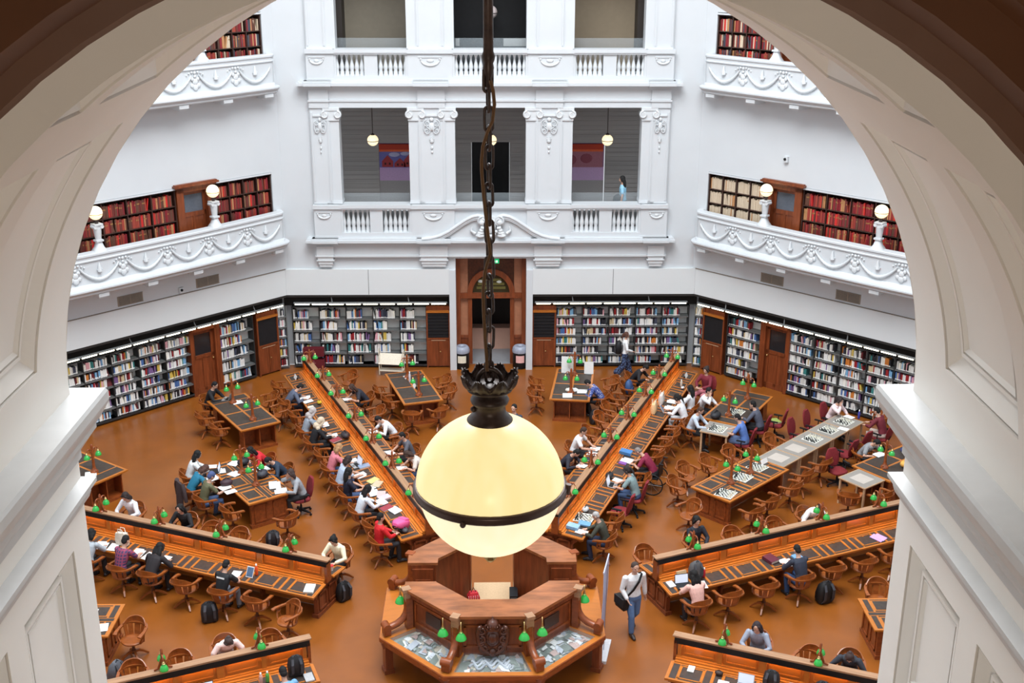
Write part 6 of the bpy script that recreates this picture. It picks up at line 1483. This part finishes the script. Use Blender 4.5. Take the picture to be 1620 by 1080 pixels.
on(67.5, 14.6, -.52, 'bottle', 'pale water bottle near the outer end of the far right desk', (214, 206, 190), tilt=0); on(67.5, 14.45, -.60, 'helmet', 'small white bag near the outer end of the far right desk', (220, 220, 220), tilt=0, scale=.45)
on(67.5, 12.15, -.28, 'tote', 'white and orange paper bag on the far right desk', (236, 200, 150), tilt=0); on(67.5, 12.95, -.30, 'tote', 'white rucksack standing on the far right desk', (216, 212, 206), tilt=0, scale=.95)
on(67.5, 7.35, -.35, 'helmet', 'black bag beside the laptop on the far right desk', (40, 40, 44), tilt=0, scale=.9)
on(67.5, 8.3, .45, 'closed_book', 'dark folder on the inner side of the far right desk', (46, 46, 52), .2); on(67.5, 9.6, .42, 'closed_book', 'black case on the inner side of the far right desk', (34, 34, 38), .1)
on(22.5, 4.82, -.36, 'backpack', 'grey backpack standing on the near right desk', (86, 86, 88), tilt=0); on(22.5, 5.02, -.40, 'bottle', 'red bottle beside the grey backpack on the near right desk', (190, 30, 50), tilt=0)
on(22.5, 4.16, -.40, 'closed_book', 'white wallet at the left end of the near right desk', (232, 232, 234), scale=.7)
on(22.5, 4.52, -.26, 'closed_book', 'cream board leaning behind the laptop on the near right desk', (206, 172, 130), tilt=R(70), dz=.0, scale=1.15)
on(22.5, 6.85, -.38, 'closed_book', 'thick maroon book on the near right desk', (96, 34, 52), .2, scale=(1.2, 1, 2))
on(22.5, 9.85, -.50, 'stack', 'lilac sheet of paper on the near right desk', None, .4)
bpy.data.objects[[o.name for o in COL.objects if o.name.startswith('paper_stack')][-1]].material_slots[0].link = 'OBJECT'; [o for o in COL.objects if o.name.startswith('paper_stack')][-1].material_slots[0].material = cm((204, 166, 232), .6)
on(22.5, 9.7, .50, 'stack', 'loose white papers on the far side of the near right desk'); on(22.5, 10.25, .45, 'laptop', 'silver laptop on the far side of the near right desk')
on(202.5, 6.1, .42, 'laptop_dark', 'dark laptop with lit screen on the front left desk'); on(202.5, 4.35, .38, 'backpack', 'black and grey backpack standing on the front left desk', (30, 30, 34), tilt=0)
on(202.5, 5.05, .40, 'bottle', 'clear bottle with red label on the front left desk', (220, 170, 160), tilt=0); on(202.5, 4.92, .40, 'bottle', 'green drink bottle on the front left desk', (90, 170, 80), tilt=0); on(202.5, 4.15, .58, 'closed_book', 'grey phone on a book at the front left desk', (170, 170, 172), scale=.8)
on(-22.5, 4.40, -.33, 'closed_book', 'white card at the left end of the front right desk', (230, 230, 230), scale=.6)
on(-22.5, 5.50, -.52, 'laptop', 'silver laptop left on the front right desk'); on(-22.5, 6.48, -.50, 'laptop', 'silver laptop right on the front right desk between the backpacks')
on(-22.5, 5.98, -.38, 'backpack', 'black backpack between the two laptops on the front right desk', (28, 28, 30), tilt=0); on(-22.5, 6.95, -.38, 'backpack', 'black backpack right of the second laptop on the front right desk', (34, 32, 36), tilt=0)
on(-22.5, 5.08, -.60, 'stack', 'coloured leaflet on the front right desk'); on(-22.5, 4.95, -.30, 'helmet', 'small dark pouch on the front right desk', (60, 44, 40), tilt=0, scale=.5)
on(-22.5, 6.18, -.55, 'bottle', 'clear water bottle on the front right desk', (190, 200, 214), tilt=0)
Z = .782
item('card', -2.42, 13.15, Z, R(107), 'white folded card in the middle of the table left of the doorway'); item('bottle', -2.62, 13.62, Z, 0, 'tall pale bottle on the table left of the doorway', (206, 204, 214), scale=(1, 1, 1.5)); item('closed_book', -2.75, 14.0, Z, .4, 'white booklet at the far end of the table left of the doorway', (226, 226, 224), scale=.8)
def sign_board(x, y, rz, w, h, label):
    e = empty('sign_board', (x, y, Z), rz, label, 'sign'); mb = MB(); mb.box(-w / 2, w / 2, -.006, .006, .01, h); mb.build('panel', PAPER, e); mb = MB(); mb.box(-w / 3, w / 3, -.06, .06, 0, .012); mb.build('foot', GREYP, e)
sign_board(2.50, 14.35, R(175), .42, .58, 'larger white sign board on the table right of the doorway'); sign_board(3.18, 14.25, R(172), .30, .42, 'smaller white sign board on the table right of the doorway')
item('card', 2.36, 12.28, Z, R(0), 'white folded card at the near end of the table right of the doorway'); item('stack', 2.55, 12.85, Z, .5, 'open white book on the table right of the doorway'); item('helmet', 2.45, 12.7, Z, .1, 'white box on the table right of the doorway', (220, 218, 210), scale=.8)
item('helmet', 6.68, 10.55, Z, .8, 'black soft bag on the table by the right wall shelves', (36, 36, 42), scale=1.2)
item('card', 7.42, 7.42, Z, A44, 'white folded card where the leather-topped table meets the pale tables'); item('papers', 10.28, 9.75, .765, .9, 'white score sheet beside the last pale chess table board')
item('bottle', 10.95, 10.50, .765, 0, 'blue bottle at the far end of the pale chess tables', (60, 60, 150), scale=(1, 1, 1.2))
item('helmet', 11.25, 7.1, Z, .4, 'yellow and orange bag on the table by the right arch jamb', (226, 170, 80), scale=1.2); item('helmet', 11.55, 8.0, Z, 0, 'dark blue bag on the table by the right arch jamb', (56, 62, 110), scale=1.1)
item('stack', -10.75, 6.95, Z, .3, 'white papers on the table by the left arch jamb'); item('papers', -8.15, -.40, Z, .2, 'white paper on the table at the lower left jamb'); item('tablet', -8.45, .22, Z, R(90), 'grey tablet lying on the table at the lower left jamb', tilt=R(-50))
item('stack', -7.85, 11.95, Z, .5, 'red and white leaflets on the table by the left wall shelves')
item('helmet', -6.95, 6.25, Z, .4, 'black and pink pencil bag on the crowded left table', (60, 40, 50), scale=1.0); item('helmet', -6.75, 7.5, Z, .9, 'black rucksack flap on the crowded left table', (34, 36, 44), scale=1.1); item('helmet', -6.1, 6.75, Z, 1.4, 'dark grey bag on the crowded left table', (56, 58, 66), scale=1.1)
for i, (x, y, a, w) in enumerate(((-7.35, 7.1, .3, 'beside the laptop'), (-6.9, 6.9, 1.0, 'next to the first lamp'), (-7.05, 7.6, -.4, 'at the far end'), (-6.2, 7.2, .7, 'before the man in dark blue'), (-5.75, 6.3, .2, 'before the woman in grey'))): item('stack', x, y, Z, a, 'white papers on the crowded left table %s' % w)
# bags on the floor and chairs
def floor_bag(x, y, a, col, label, s=1.0, tilt=0.0): item('backpack', x, y, .0 if not tilt else .06, a, label, col, tilt=tilt, scale=s)
floor_bag(-3.42, 1.90, .8, (22, 22, 24), 'black backpack on the floor at the right end of the near left desk', 1.1); floor_bag(-6.30, 1.05, .3, (24, 26, 32), 'black backpack on the floor beside the man in the lettered T-shirt', 1.15)
floor_bag(-7.72, -1.15, 1.2, (92, 96, 104), 'grey and black backpack on the floor at the lower left jamb', 1.1); floor_bag(7.62, 1.65, .4, (22, 22, 24), 'round black backpack on the floor beneath the near right desk chairs', 1.25)
floor_bag(3.22, 12.0, .2, (24, 24, 28), 'black backpack on the floor by the table right of the doorway', 1.1)
floor_bag(-6.55, 4.1, .9, (28, 28, 30), 'dark bag on the chair side behind the near left desk', 1.1); floor_bag(1.42, 3.75, .4, (28, 28, 32), 'black bag on the floor at the inner end of the far right desk'); floor_bag(-1.55, 3.75, .4, (30, 28, 30), 'black bag on the floor at the inner end of the far left desk')
item('coat', -7.90, 6.35, 0, TEALRZ, 'dark coat draped over the chair back at the crowded left table')
x, y = pol(67.5, 14.05, 1.05); item('backpack', x, y, .47, R(-110), 'blue backpack on a chair at the inner side of the far right desk', (52, 84, 132))
item('closed_book', 8.58, 10.95, .49, .3, 'book lying on the burgundy chair at the table by the right wall shelves', (150, 170, 90), scale=1.1)
x, y = pol(157.5, 6.2, -1.2); item('backpack', x, y, .47, .3, 'black and white striped bag on a chair behind the near left desk', (30, 30, 34), scale=1.1)
# wheelchair and its user
x, y = pol(67.5, 8.5, -1.22); rz = face_desk(67.5, -1)
e = empty('wheelchair', (x, y, 0), rz, 'wheelchair of the person in maroon at the far right desk', 'wheelchair')
for s in (-1, 1):
    mb = MB(); mb.tube([(s * .30, -.08 + .30 * cos(a), .31 + .30 * sin(a)) for a in [2 * pi * j / 24 for j in range(24)]], .018, 6, None, True); w_ = mb.build('wheel', RUBBER, e)
    mb = MB()
    for j in range(8): a = 2 * pi * j / 8; mb.tube([(s * .30, -.08, .31), (s * .30, -.08 + .29 * cos(a), .31 + .29 * sin(a))], .004, 4)
    mb.build('spokes', STEEL, w_)
    mb = MB(); mb.tube([(s * .24, .30 + .06 * cos(a), .07 + .06 * sin(a)) for a in [2 * pi * j / 14 for j in range(14)]], .014, 6, None, True); mb.build('caster', RUBBER, e)
    mb = MB(); mb.tube([(s * .24, -.25, .95), (s * .24, -.22, .45), (s * .24, .25, .44), (s * .24, .32, .10)], .013, 6); mb.tube([(s * .24, -.25, .93), (s * .24, -.36, .93)], .018, 6); mb.build('side_frame', RUBBER, e)
mb = MB(); mb.box(-.22, .22, -.22, .2, .43, .46); mb.build('seat', RUBBER, e); mb = MB(); mb.box(-.22, .22, -.25, -.22, .5, .88); mb.build('backrest', RUBBER, e)
person(x, y, rz, 'lean', 'cropped', (130, 122, 118), (128, 24, 58), S, DARK, 'person in maroon T-shirt leaning from a wheelchair at the far right desk', .98)
# ================================================================ FOREGROUND ARCH
YF_, YN, RA, ZC = -17.4, -19.05, 1.78, 12.87
YR = -19.0
def arch_path(L0=2.4, n=64):
    """(pos, inward normal) along left jamb, arch and right jamb as functions of arc length"""
    return L0, RA * pi
def arch_pt(s, d):
    """s: length from left springing (negative down the left jamb), d: depth behind the face"""
    if s < 0: return (-(RA + d), ZC + s)
    if s > RA * pi: return (RA + d, ZC - (s - RA * pi))
    a = pi - s / RA; return ((RA + d) * cos(a), ZC + (RA + d) * sin(a))
def ap(s, y, d=0.0): x, z = arch_pt(s, d); return (x, y, z)
def patch(mb, s0, s1, y0, y1, d=0.0, n=None, flip=False):
    n = n or max(1, int(abs(s1 - s0) / .06)); vs = []; fs = []
    for i in range(n + 1):
        s = s0 + (s1 - s0) * i / n; vs += [ap(s, y0, d), ap(s, y1, d)]
    for i in range(n): fs.append((2 * i, 2 * i + 1, 2 * i + 3, 2 * i + 2))
    mb.add(vs, fs, None, True)
PROF = [(0, 0), (.001, .05), (.009, .05), (.011, .006), (.068, .052), (.070, .085), (.077, .085), (.079, .034), (.094, .036), (.096, .075), (.103, .075), (.105, .036), (.12, .05)]
def panel(mb, s0, s1, y0, y1):
    """sunk panel with moulded border; y0 > y1"""
    n = max(1, int((s1 - s0) / .05))
    for (u0, d0), (u1, d1) in zip(PROF[:-1], PROF[1:]):
        for ya, sg in ((y0, -1), (y1, 1)):
            vs = []; fs = []
            for i in range(n + 1):
                t = i / n; sa = (s0 + u0) + (s1 - s0 - 2 * u0) * t; sb = (s0 + u1) + (s1 - s0 - 2 * u1) * t
                vs += [ap(sa, ya + sg * u0, d0), ap(sb, ya + sg * u1, d1)]
            for i in range(n): fs.append((2 * i, 2 * i + 1, 2 * i + 3, 2 * i + 2))
            mb.add(vs, fs, None, False)
        for sa, sg in ((s0, 1), (s1, -1)):
            mb.add([ap(sa + sg * u0, y0 - u0, d0), ap(sa + sg * u0, y1 + u0, d0), ap(sa + sg * u1, y1 + u1, d1), ap(sa + sg * u1, y0 - u1, d1)], [(0, 1, 2, 3)], None, False)
    patch(mb, s0 + .12, s1 - .12, y0 - .12, y1 + .12, .05)
mb = MB()
PY0, PY1 = -17.72, -18.78
D = RA * pi / 180
segs = [(7 * D, 41.5 * D), (49.8 * D, 130.2 * D), (138.5 * D, 173 * D)]
prev = 0
for (a, b), (q0, q1, q2, q3) in zip(segs, [(-17.74, -18.42, -18.59, -18.95), (-17.92, -18.56, -18.72, -18.98), (-17.74, -18.42, -18.59, -18.95)]):
    patch(mb, prev, a, YF_, YR); patch(mb, a, b, YF_, q0); patch(mb, a, b, q1, q2); patch(mb, a, b, q3, YR); panel(mb, a, b, q0, q1); panel(mb, a, b, q2, q3); prev = b
patch(mb, prev, pi * RA, YF_, YR)
# jambs below the springing, two panels side by side
def jpanel(s_lo, s_hi):
    ys = [(-17.58, -18.15), (-18.32, -18.86)]
    patch(mb, s_lo, s_hi, YF_, ys[0][0]); patch(mb, s_lo, s_hi, ys[0][1], ys[1][0]); patch(mb, s_lo, s_hi, ys[1][1], YR)
    return ys
for left in (True, False):
    f = (lambda z: z - ZC) if left else (lambda z: pi * RA + ZC - z)
    for z0, z1 in ((12.22, 12.90), (11.36, 11.50), (10.4, 10.6)):
        a, b = sorted((f(z0), f(z1))); 
        if z1 > ZC: a, b = sorted((f(z0), f(ZC)))
        patch(mb, a, b, YF_, YR)
    for z0, z1 in ((11.50, 12.22), (10.6, 11.36)):
        a, b = sorted((f(z0), f(z1))); ys = jpanel(a, b)
        for y0, y1 in ys: panel(mb, a, b, y0, y1)
n = 60
for yy, y2 in ((YF_, YF_), (YR, YN)):
    vs = []; fs = []
    for i in range(n + 1): s = -2.4 + (pi * RA + 4.8) * i / n; vs += [ap(s, yy, 0), ap(s, y2, .09)]
    for i in range(n): fs.append((2 * i, 2 * i + 1, 2 * i + 3, 2 * i + 2))
    mb.add(vs, fs, None, False)
struct(mb.build('arch_lining', CREAM))
# imposts and lower string moulding on both jambs
for s, nm in ((-1, 'left'), (1, 'right')):
    for prof, name in (([(0, 12.56), (.012, 12.565), (.012, 12.60), (.03, 12.625), (.055, 12.66), (.07, 12.68), (.07, 12.715), (.085, 12.72), (.115, 12.775), (.12, 12.79), (.12, 12.83), (.112, 12.845), (.0, 12.86)], 'impost_cornice'), ([(0, 12.36), (.02, 12.375), (.028, 12.40), (.028, 12.425), (.05, 12.435), (.05, 12.455), (.0, 12.475)], 'string_moulding')):
        mb = MB(); xs = RA - .0
        for (p0, z0), (p1, z1) in zip(prof[:-1], prof[1:]):
            mb.add([(s * (xs - p0), YF_ + p0, z0), (s * (xs - p0), YN - .02, z0), (s * (xs - p1), YN - .02, z1), (s * (xs - p1), YF_ + p1, z1)], [(0, 1, 2, 3)])
            mb.add([(s * (xs - p0), YF_ + p0, z0), (s * (xs - p1), YF_ + p1, z1), (s * (xs + .6), YF_ + p1, z1), (s * (xs + .6), YF_ + p0, z0)], [(0, 1, 2, 3)])
        o = mb.build('trim_11' if name[0] == 'i' else 'trim_12', SILL); struct(o)
# wall around the arch
arc = [(1.87 * cos(a), ZC + 1.87 * sin(a)) for a in [pi - pi / 2 * i / 24 for i in range(25)]]
mb = MB()
for s in (-1, 1):
    pl = [(-7.6, 0), (-1.87, 0), (-1.87, 10.6)] + arc + [(0, 16.5), (-7.6, 16.5)]
    pl = [(x if s < 0 else -x, z) for x, z in pl]
    # split to keep faces convex enough: vertical strips
    pts = [(-7.6, None)] + [(x, z) for x, z in arc]
    mb.box(*sorted((s * 7.6, s * 1.87)), YN + .01, YF_ - .001, 0, 16.5)
    for (x0, z0), (x1, z1) in zip(arc[:-1], arc[1:]): mb.prism([(-s * x0, z0), (-s * x1, z1), (-s * x1, 16.5), (-s * x0, 16.5)], lambda x, z, d: (x, d, z), YN + .01, YF_ - .001)
mb.box(-1.87, 1.87, YN + .3, YF_ - .3, 0, 10.4)
struct(mb.build('wall_front', WHITE))
# gallery side of wall: moulded archivolt and face, dim shade put into the brown
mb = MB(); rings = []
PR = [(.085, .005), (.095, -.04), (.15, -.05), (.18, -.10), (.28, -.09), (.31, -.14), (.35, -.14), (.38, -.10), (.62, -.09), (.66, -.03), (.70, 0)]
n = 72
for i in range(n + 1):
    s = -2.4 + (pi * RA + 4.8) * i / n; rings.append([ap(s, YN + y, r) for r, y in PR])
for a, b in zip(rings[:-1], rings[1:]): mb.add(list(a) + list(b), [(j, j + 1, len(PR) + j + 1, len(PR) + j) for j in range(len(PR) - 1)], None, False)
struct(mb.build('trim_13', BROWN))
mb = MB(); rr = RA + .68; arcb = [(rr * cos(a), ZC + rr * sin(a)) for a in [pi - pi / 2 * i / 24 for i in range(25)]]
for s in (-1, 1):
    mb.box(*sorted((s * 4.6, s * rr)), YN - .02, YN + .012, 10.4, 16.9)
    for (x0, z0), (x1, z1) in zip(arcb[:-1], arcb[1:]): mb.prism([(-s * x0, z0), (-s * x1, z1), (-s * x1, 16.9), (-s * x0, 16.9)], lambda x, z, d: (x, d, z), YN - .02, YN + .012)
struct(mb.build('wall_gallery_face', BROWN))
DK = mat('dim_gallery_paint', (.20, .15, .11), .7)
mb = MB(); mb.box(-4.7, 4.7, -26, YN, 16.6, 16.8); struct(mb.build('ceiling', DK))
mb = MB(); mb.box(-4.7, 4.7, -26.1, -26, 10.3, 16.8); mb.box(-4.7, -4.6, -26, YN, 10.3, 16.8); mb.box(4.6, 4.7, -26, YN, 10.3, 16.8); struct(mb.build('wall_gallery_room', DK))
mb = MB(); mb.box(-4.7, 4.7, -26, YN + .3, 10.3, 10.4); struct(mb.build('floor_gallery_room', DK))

# ================================================================ LARGE PENDANT LAMP
PX, PYY = -.018, -17.9
e = empty('pendant_lamp', (PX, PYY, 12.675), 0, 'large lit opal globe lamp with bronze leaf crown hanging on a chain under the arch', 'lamp')
z0 = -12.675
def gmat(nm, c0, c1, st):
    m = mat('lit_opal_globe_' + nm, (.30, .26, .19), .3, spec=.4); nt = m.node_tree; N = nt.nodes; L = nt.links; b = N['Principled BSDF']
    tc = N.new('ShaderNodeTexCoord'); mp = N.new('ShaderNodeMapping'); mp.inputs['Scale'].default_value = (14, 14, .6); nz = N.new('ShaderNodeTexNoise'); nz.inputs['Scale'].default_value = 1
    L.new(tc.outputs['Object'], mp.inputs['Vector']); L.new(mp.outputs['Vector'], nz.inputs['Vector'])
    cr = N.new('ShaderNodeValToRGB'); cr.color_ramp.elements[0].position = .3; cr.color_ramp.elements[1].position = .7; cr.color_ramp.elements[0].color = (*c0, 1); cr.color_ramp.elements[1].color = (*c1, 1)
    L.new(nz.outputs['Fac'], cr.inputs['Fac']); L.new(cr.outputs['Color'], b.inputs['Emission Color']); b.inputs['Emission Strength'].default_value = st; return m
GM = gmat('upper', (1, .78, .34), (1, .85, .42), .95); GM2 = gmat('lower', (1, .90, .56), (1, .94, .64), .95)
mb = MB(); mb.sph((0, 0, 0), .287, 48, 20, None, None, .2, pi / 2); mb.build('upper_globe', GM, e)
mb = MB(); mb.sph((0, 0, 0), .278, 48, 20, None, None, pi / 2, pi); mb.build('lower_globe', GM2, e)
mb = MB(); mb.lathe([(.280, -.020), (.292, -.020), (.300, -.012), (.296, -.004), (.300, .004), (.297, .014), (.284, .018), (.280, .012)], 56, (0, 0, -.005)); mb.tube([(.296, -.03, -.025), (.303, -.03, .015)], .012, 8); mb.sph((-.10, -.285, -.022), .012, 8, 6); mb.build('band', mat('band_bronze', (.10, .062, .055), .35, metal=.3), e)
mb = MB(); mb.lathe([(.086, .268), (.088, .276), (.074, .292), (.062, .305), (.058, .335), (.070, .345), (.074, .358), (.066, .372), (.052, .378), (.052, .395)], 32); mb.sph((-.062, -.02, .325), .012, 8, 6); mb.build('neck', IRON, e)
mb = MB(); mb.lathe([(.03, .392), (.085, .398), (.088, .404), (.06, .42), (.02, .425)], 32)
mb.tube([(.045 * cos(a), .012 * 0, .425 + .055 * sin(a)) for a in [pi * j / 12 for j in range(13)]], .010, 8); mb.build('dish', IRON, e)
for q in range(8):
    a0 = 2 * pi * (q + .5) / 8; mb = MB(); rows = []
    for i in range(9):
        t = i / 8; r = .062 + .044 * math.sin(t * pi * .55) ** .8 + (.004 * t); z = .396 + .066 * t ** 1.3; w = .045 * (math.sin(pi * (.18 + .74 * t)) ** .7) * (1 + .10 * (-1) ** i)
        row = []
        for j in range(9):
            v = (j - 4) / 4; an = a0 + v * w / r * 1.0; rr = r + .004 * cos(v * 9) - .006 * abs(v); row.append((rr * cos(an), rr * sin(an), z - .010 * v * v * t + (.004 * cos(v * 12) if i == 8 else 0)))
        rows.append(row)
    inner = [[(x * .94, y * .94, z + .002) for x, y, z in row] for row in rows]
    for S_ in (rows, inner):
        vs = [p for r in S_ for p in r]; mb.add(vs, [(i * 9 + j, i * 9 + j + 1, (i + 1) * 9 + j + 1, (i + 1) * 9 + j) for i in range(8) for j in range(8)], None, True)
    edge = [rows[i][0] for i in range(9)] + rows[8][1:] + [rows[i][8] for i in range(7, -1, -1)]; mb.tube(edge, .0045, 5)
    mb.build('acanthus_leaf', IRON, e)
mb = MB(); mb.lathe([(.05, -.272), (.052, -.284), (.03, -.298), (.016, -.304), (.026, -.318), (.014, -.334), (.004, -.34)], 20); mb.build('bottom_finial', BRASS, e)
# chain links
lk = []
a0, b0 = .468, 1.545; N_ = 16; pitch = (b0 - a0) / N_
def link_mesh():
    mb = MB(); h, w = pitch * .5 + .009, .0155; pts = []
    for j in range(20):
        a = 2 * pi * j / 20; pts.append((w * cos(a), 0, (h - w) * (1 if sin(a) > 0 else -1) * (1 if abs(sin(a)) > .05 else 0) + w * sin(a)))
    mb.tube(pts, .0058, 7, None, True); return mb.mesh('chain_link', IRON)
LM = link_mesh(); rr = random.Random(4)
for i in range(N_ + 1):
    o = bpy.data.objects.new('chain_link', LM); COL.objects.link(o); o.parent = e; KIDS.setdefault(e.name, []).append(o); o.location = (rr.uniform(-.002, .002), 0, a0 + pitch * i); o.rotation_euler = (0, rr.uniform(-.06, .06), (i % 2) * pi / 2 + .35 + rr.uniform(-.15, .15))
mb = MB(); mb.lathe([(.0, 1.515), (.012, 1.52), (.012, 1.55), (.016, 1.565), (.020, 1.585), (.017, 1.60), (.022, 1.612), (.024, 1.625), (.018, 1.64), (.0175, 1.80), (.0175, 1.84), (.026, 1.85), (.028, 1.87), (.0175, 1.90), (.0175, 1.96), (.06, 1.965), (.07, 1.975)], 16); mb.build('rod', IRON, e)
cord = [(125, 3), (140, 7), (160, 9), (185, 6), (202, -2), (223, -9), (245, -11), (258, -11), (300, -8), (357, -2), (390, 2), (405, -3), (420, -7), (450, -10), (480, -9.5), (500, -8.5), (532, -7), (560, -5), (585, -4)]
mb = MB()
for o_ in (-.0028, .0028): mb.tube([(dx * .00228 + o_, -.02, (14.22 - (py - 125) * .00232) - 12.675) for py, dx in cord], .0034, 6)
mb.build('flex_cord', mat('brown_braided_flex', (.16, .085, .035), .6), e)
# ================================================================ CAMERA AND LIGHT
f, pitch, yaw, roll = 1885.42, R(19.4269), R(1.0777), R(.1423)
F = Vector((sin(yaw) * cos(pitch), cos(yaw) * cos(pitch), -sin(pitch))); Rt = Vector((cos(yaw), -sin(yaw), 0)); U = Rt.cross(F)
R2 = Rt * cos(roll) + U * sin(roll); U2 = -Rt * sin(roll) + U * cos(roll)
cd = bpy.data.cameras.new('camera'); cd.sensor_width = 36; cd.sensor_fit = 'HORIZONTAL'; cd.lens = f / 1620 * 36; cd.clip_end = 200; cd.clip_start = .05
co = bpy.data.objects.new('camera', cd); COL.objects.link(co)
co.matrix_world = Matrix((( R2.x, U2.x, -F.x, -.013), (R2.y, U2.y, -F.y, -22.074), (R2.z, U2.z, -F.z, 14.7355), (0, 0, 0, 1)))
SC.camera = co
w = bpy.data.worlds.new('overcast_sky'); SC.world = w; w.use_nodes = True
bg = w.node_tree.nodes['Background']; bg.inputs['Color'].default_value = (.90, .96, 1.0, 1); bg.inputs['Strength'].default_value = .80
ld = bpy.data.lights.new('dome_skylight', 'AREA'); ld.shape = 'DISK'; ld.size = 17.5; ld.energy = 10200; ld.color = (.95, .98, 1.0)
lo = bpy.data.objects.new('dome_skylight', ld); COL.objects.link(lo); lo.location = (0, 0, 27.1)
ld = bpy.data.lights.new('gallery_fill', 'POINT'); ld.shadow_soft_size = .29; ld.energy = 235; ld.color = (1.0, .87, .72)  # unseen fill light added behind the camera to brighten the arch
lo = bpy.data.objects.new('gallery_fill', ld); COL.objects.link(lo); lo.location = (0, -24.2, 13.0)
SC.view_settings.view_transform = 'Standard'; SC.view_settings.look = 'None'; SC.view_settings.exposure = 0.0; SC.view_settings.gamma = 1.0; SC.view_settings.use_curve_mapping = False
SC.cycles.use_denoising = True; SC.cycles.max_bounces = 8; SC.cycles.diffuse_bounces = 5; SC.cycles.glossy_bounces = 3; SC.cycles.transparent_max_bounces = 6
SC.cycles.sample_clamp_indirect = 6
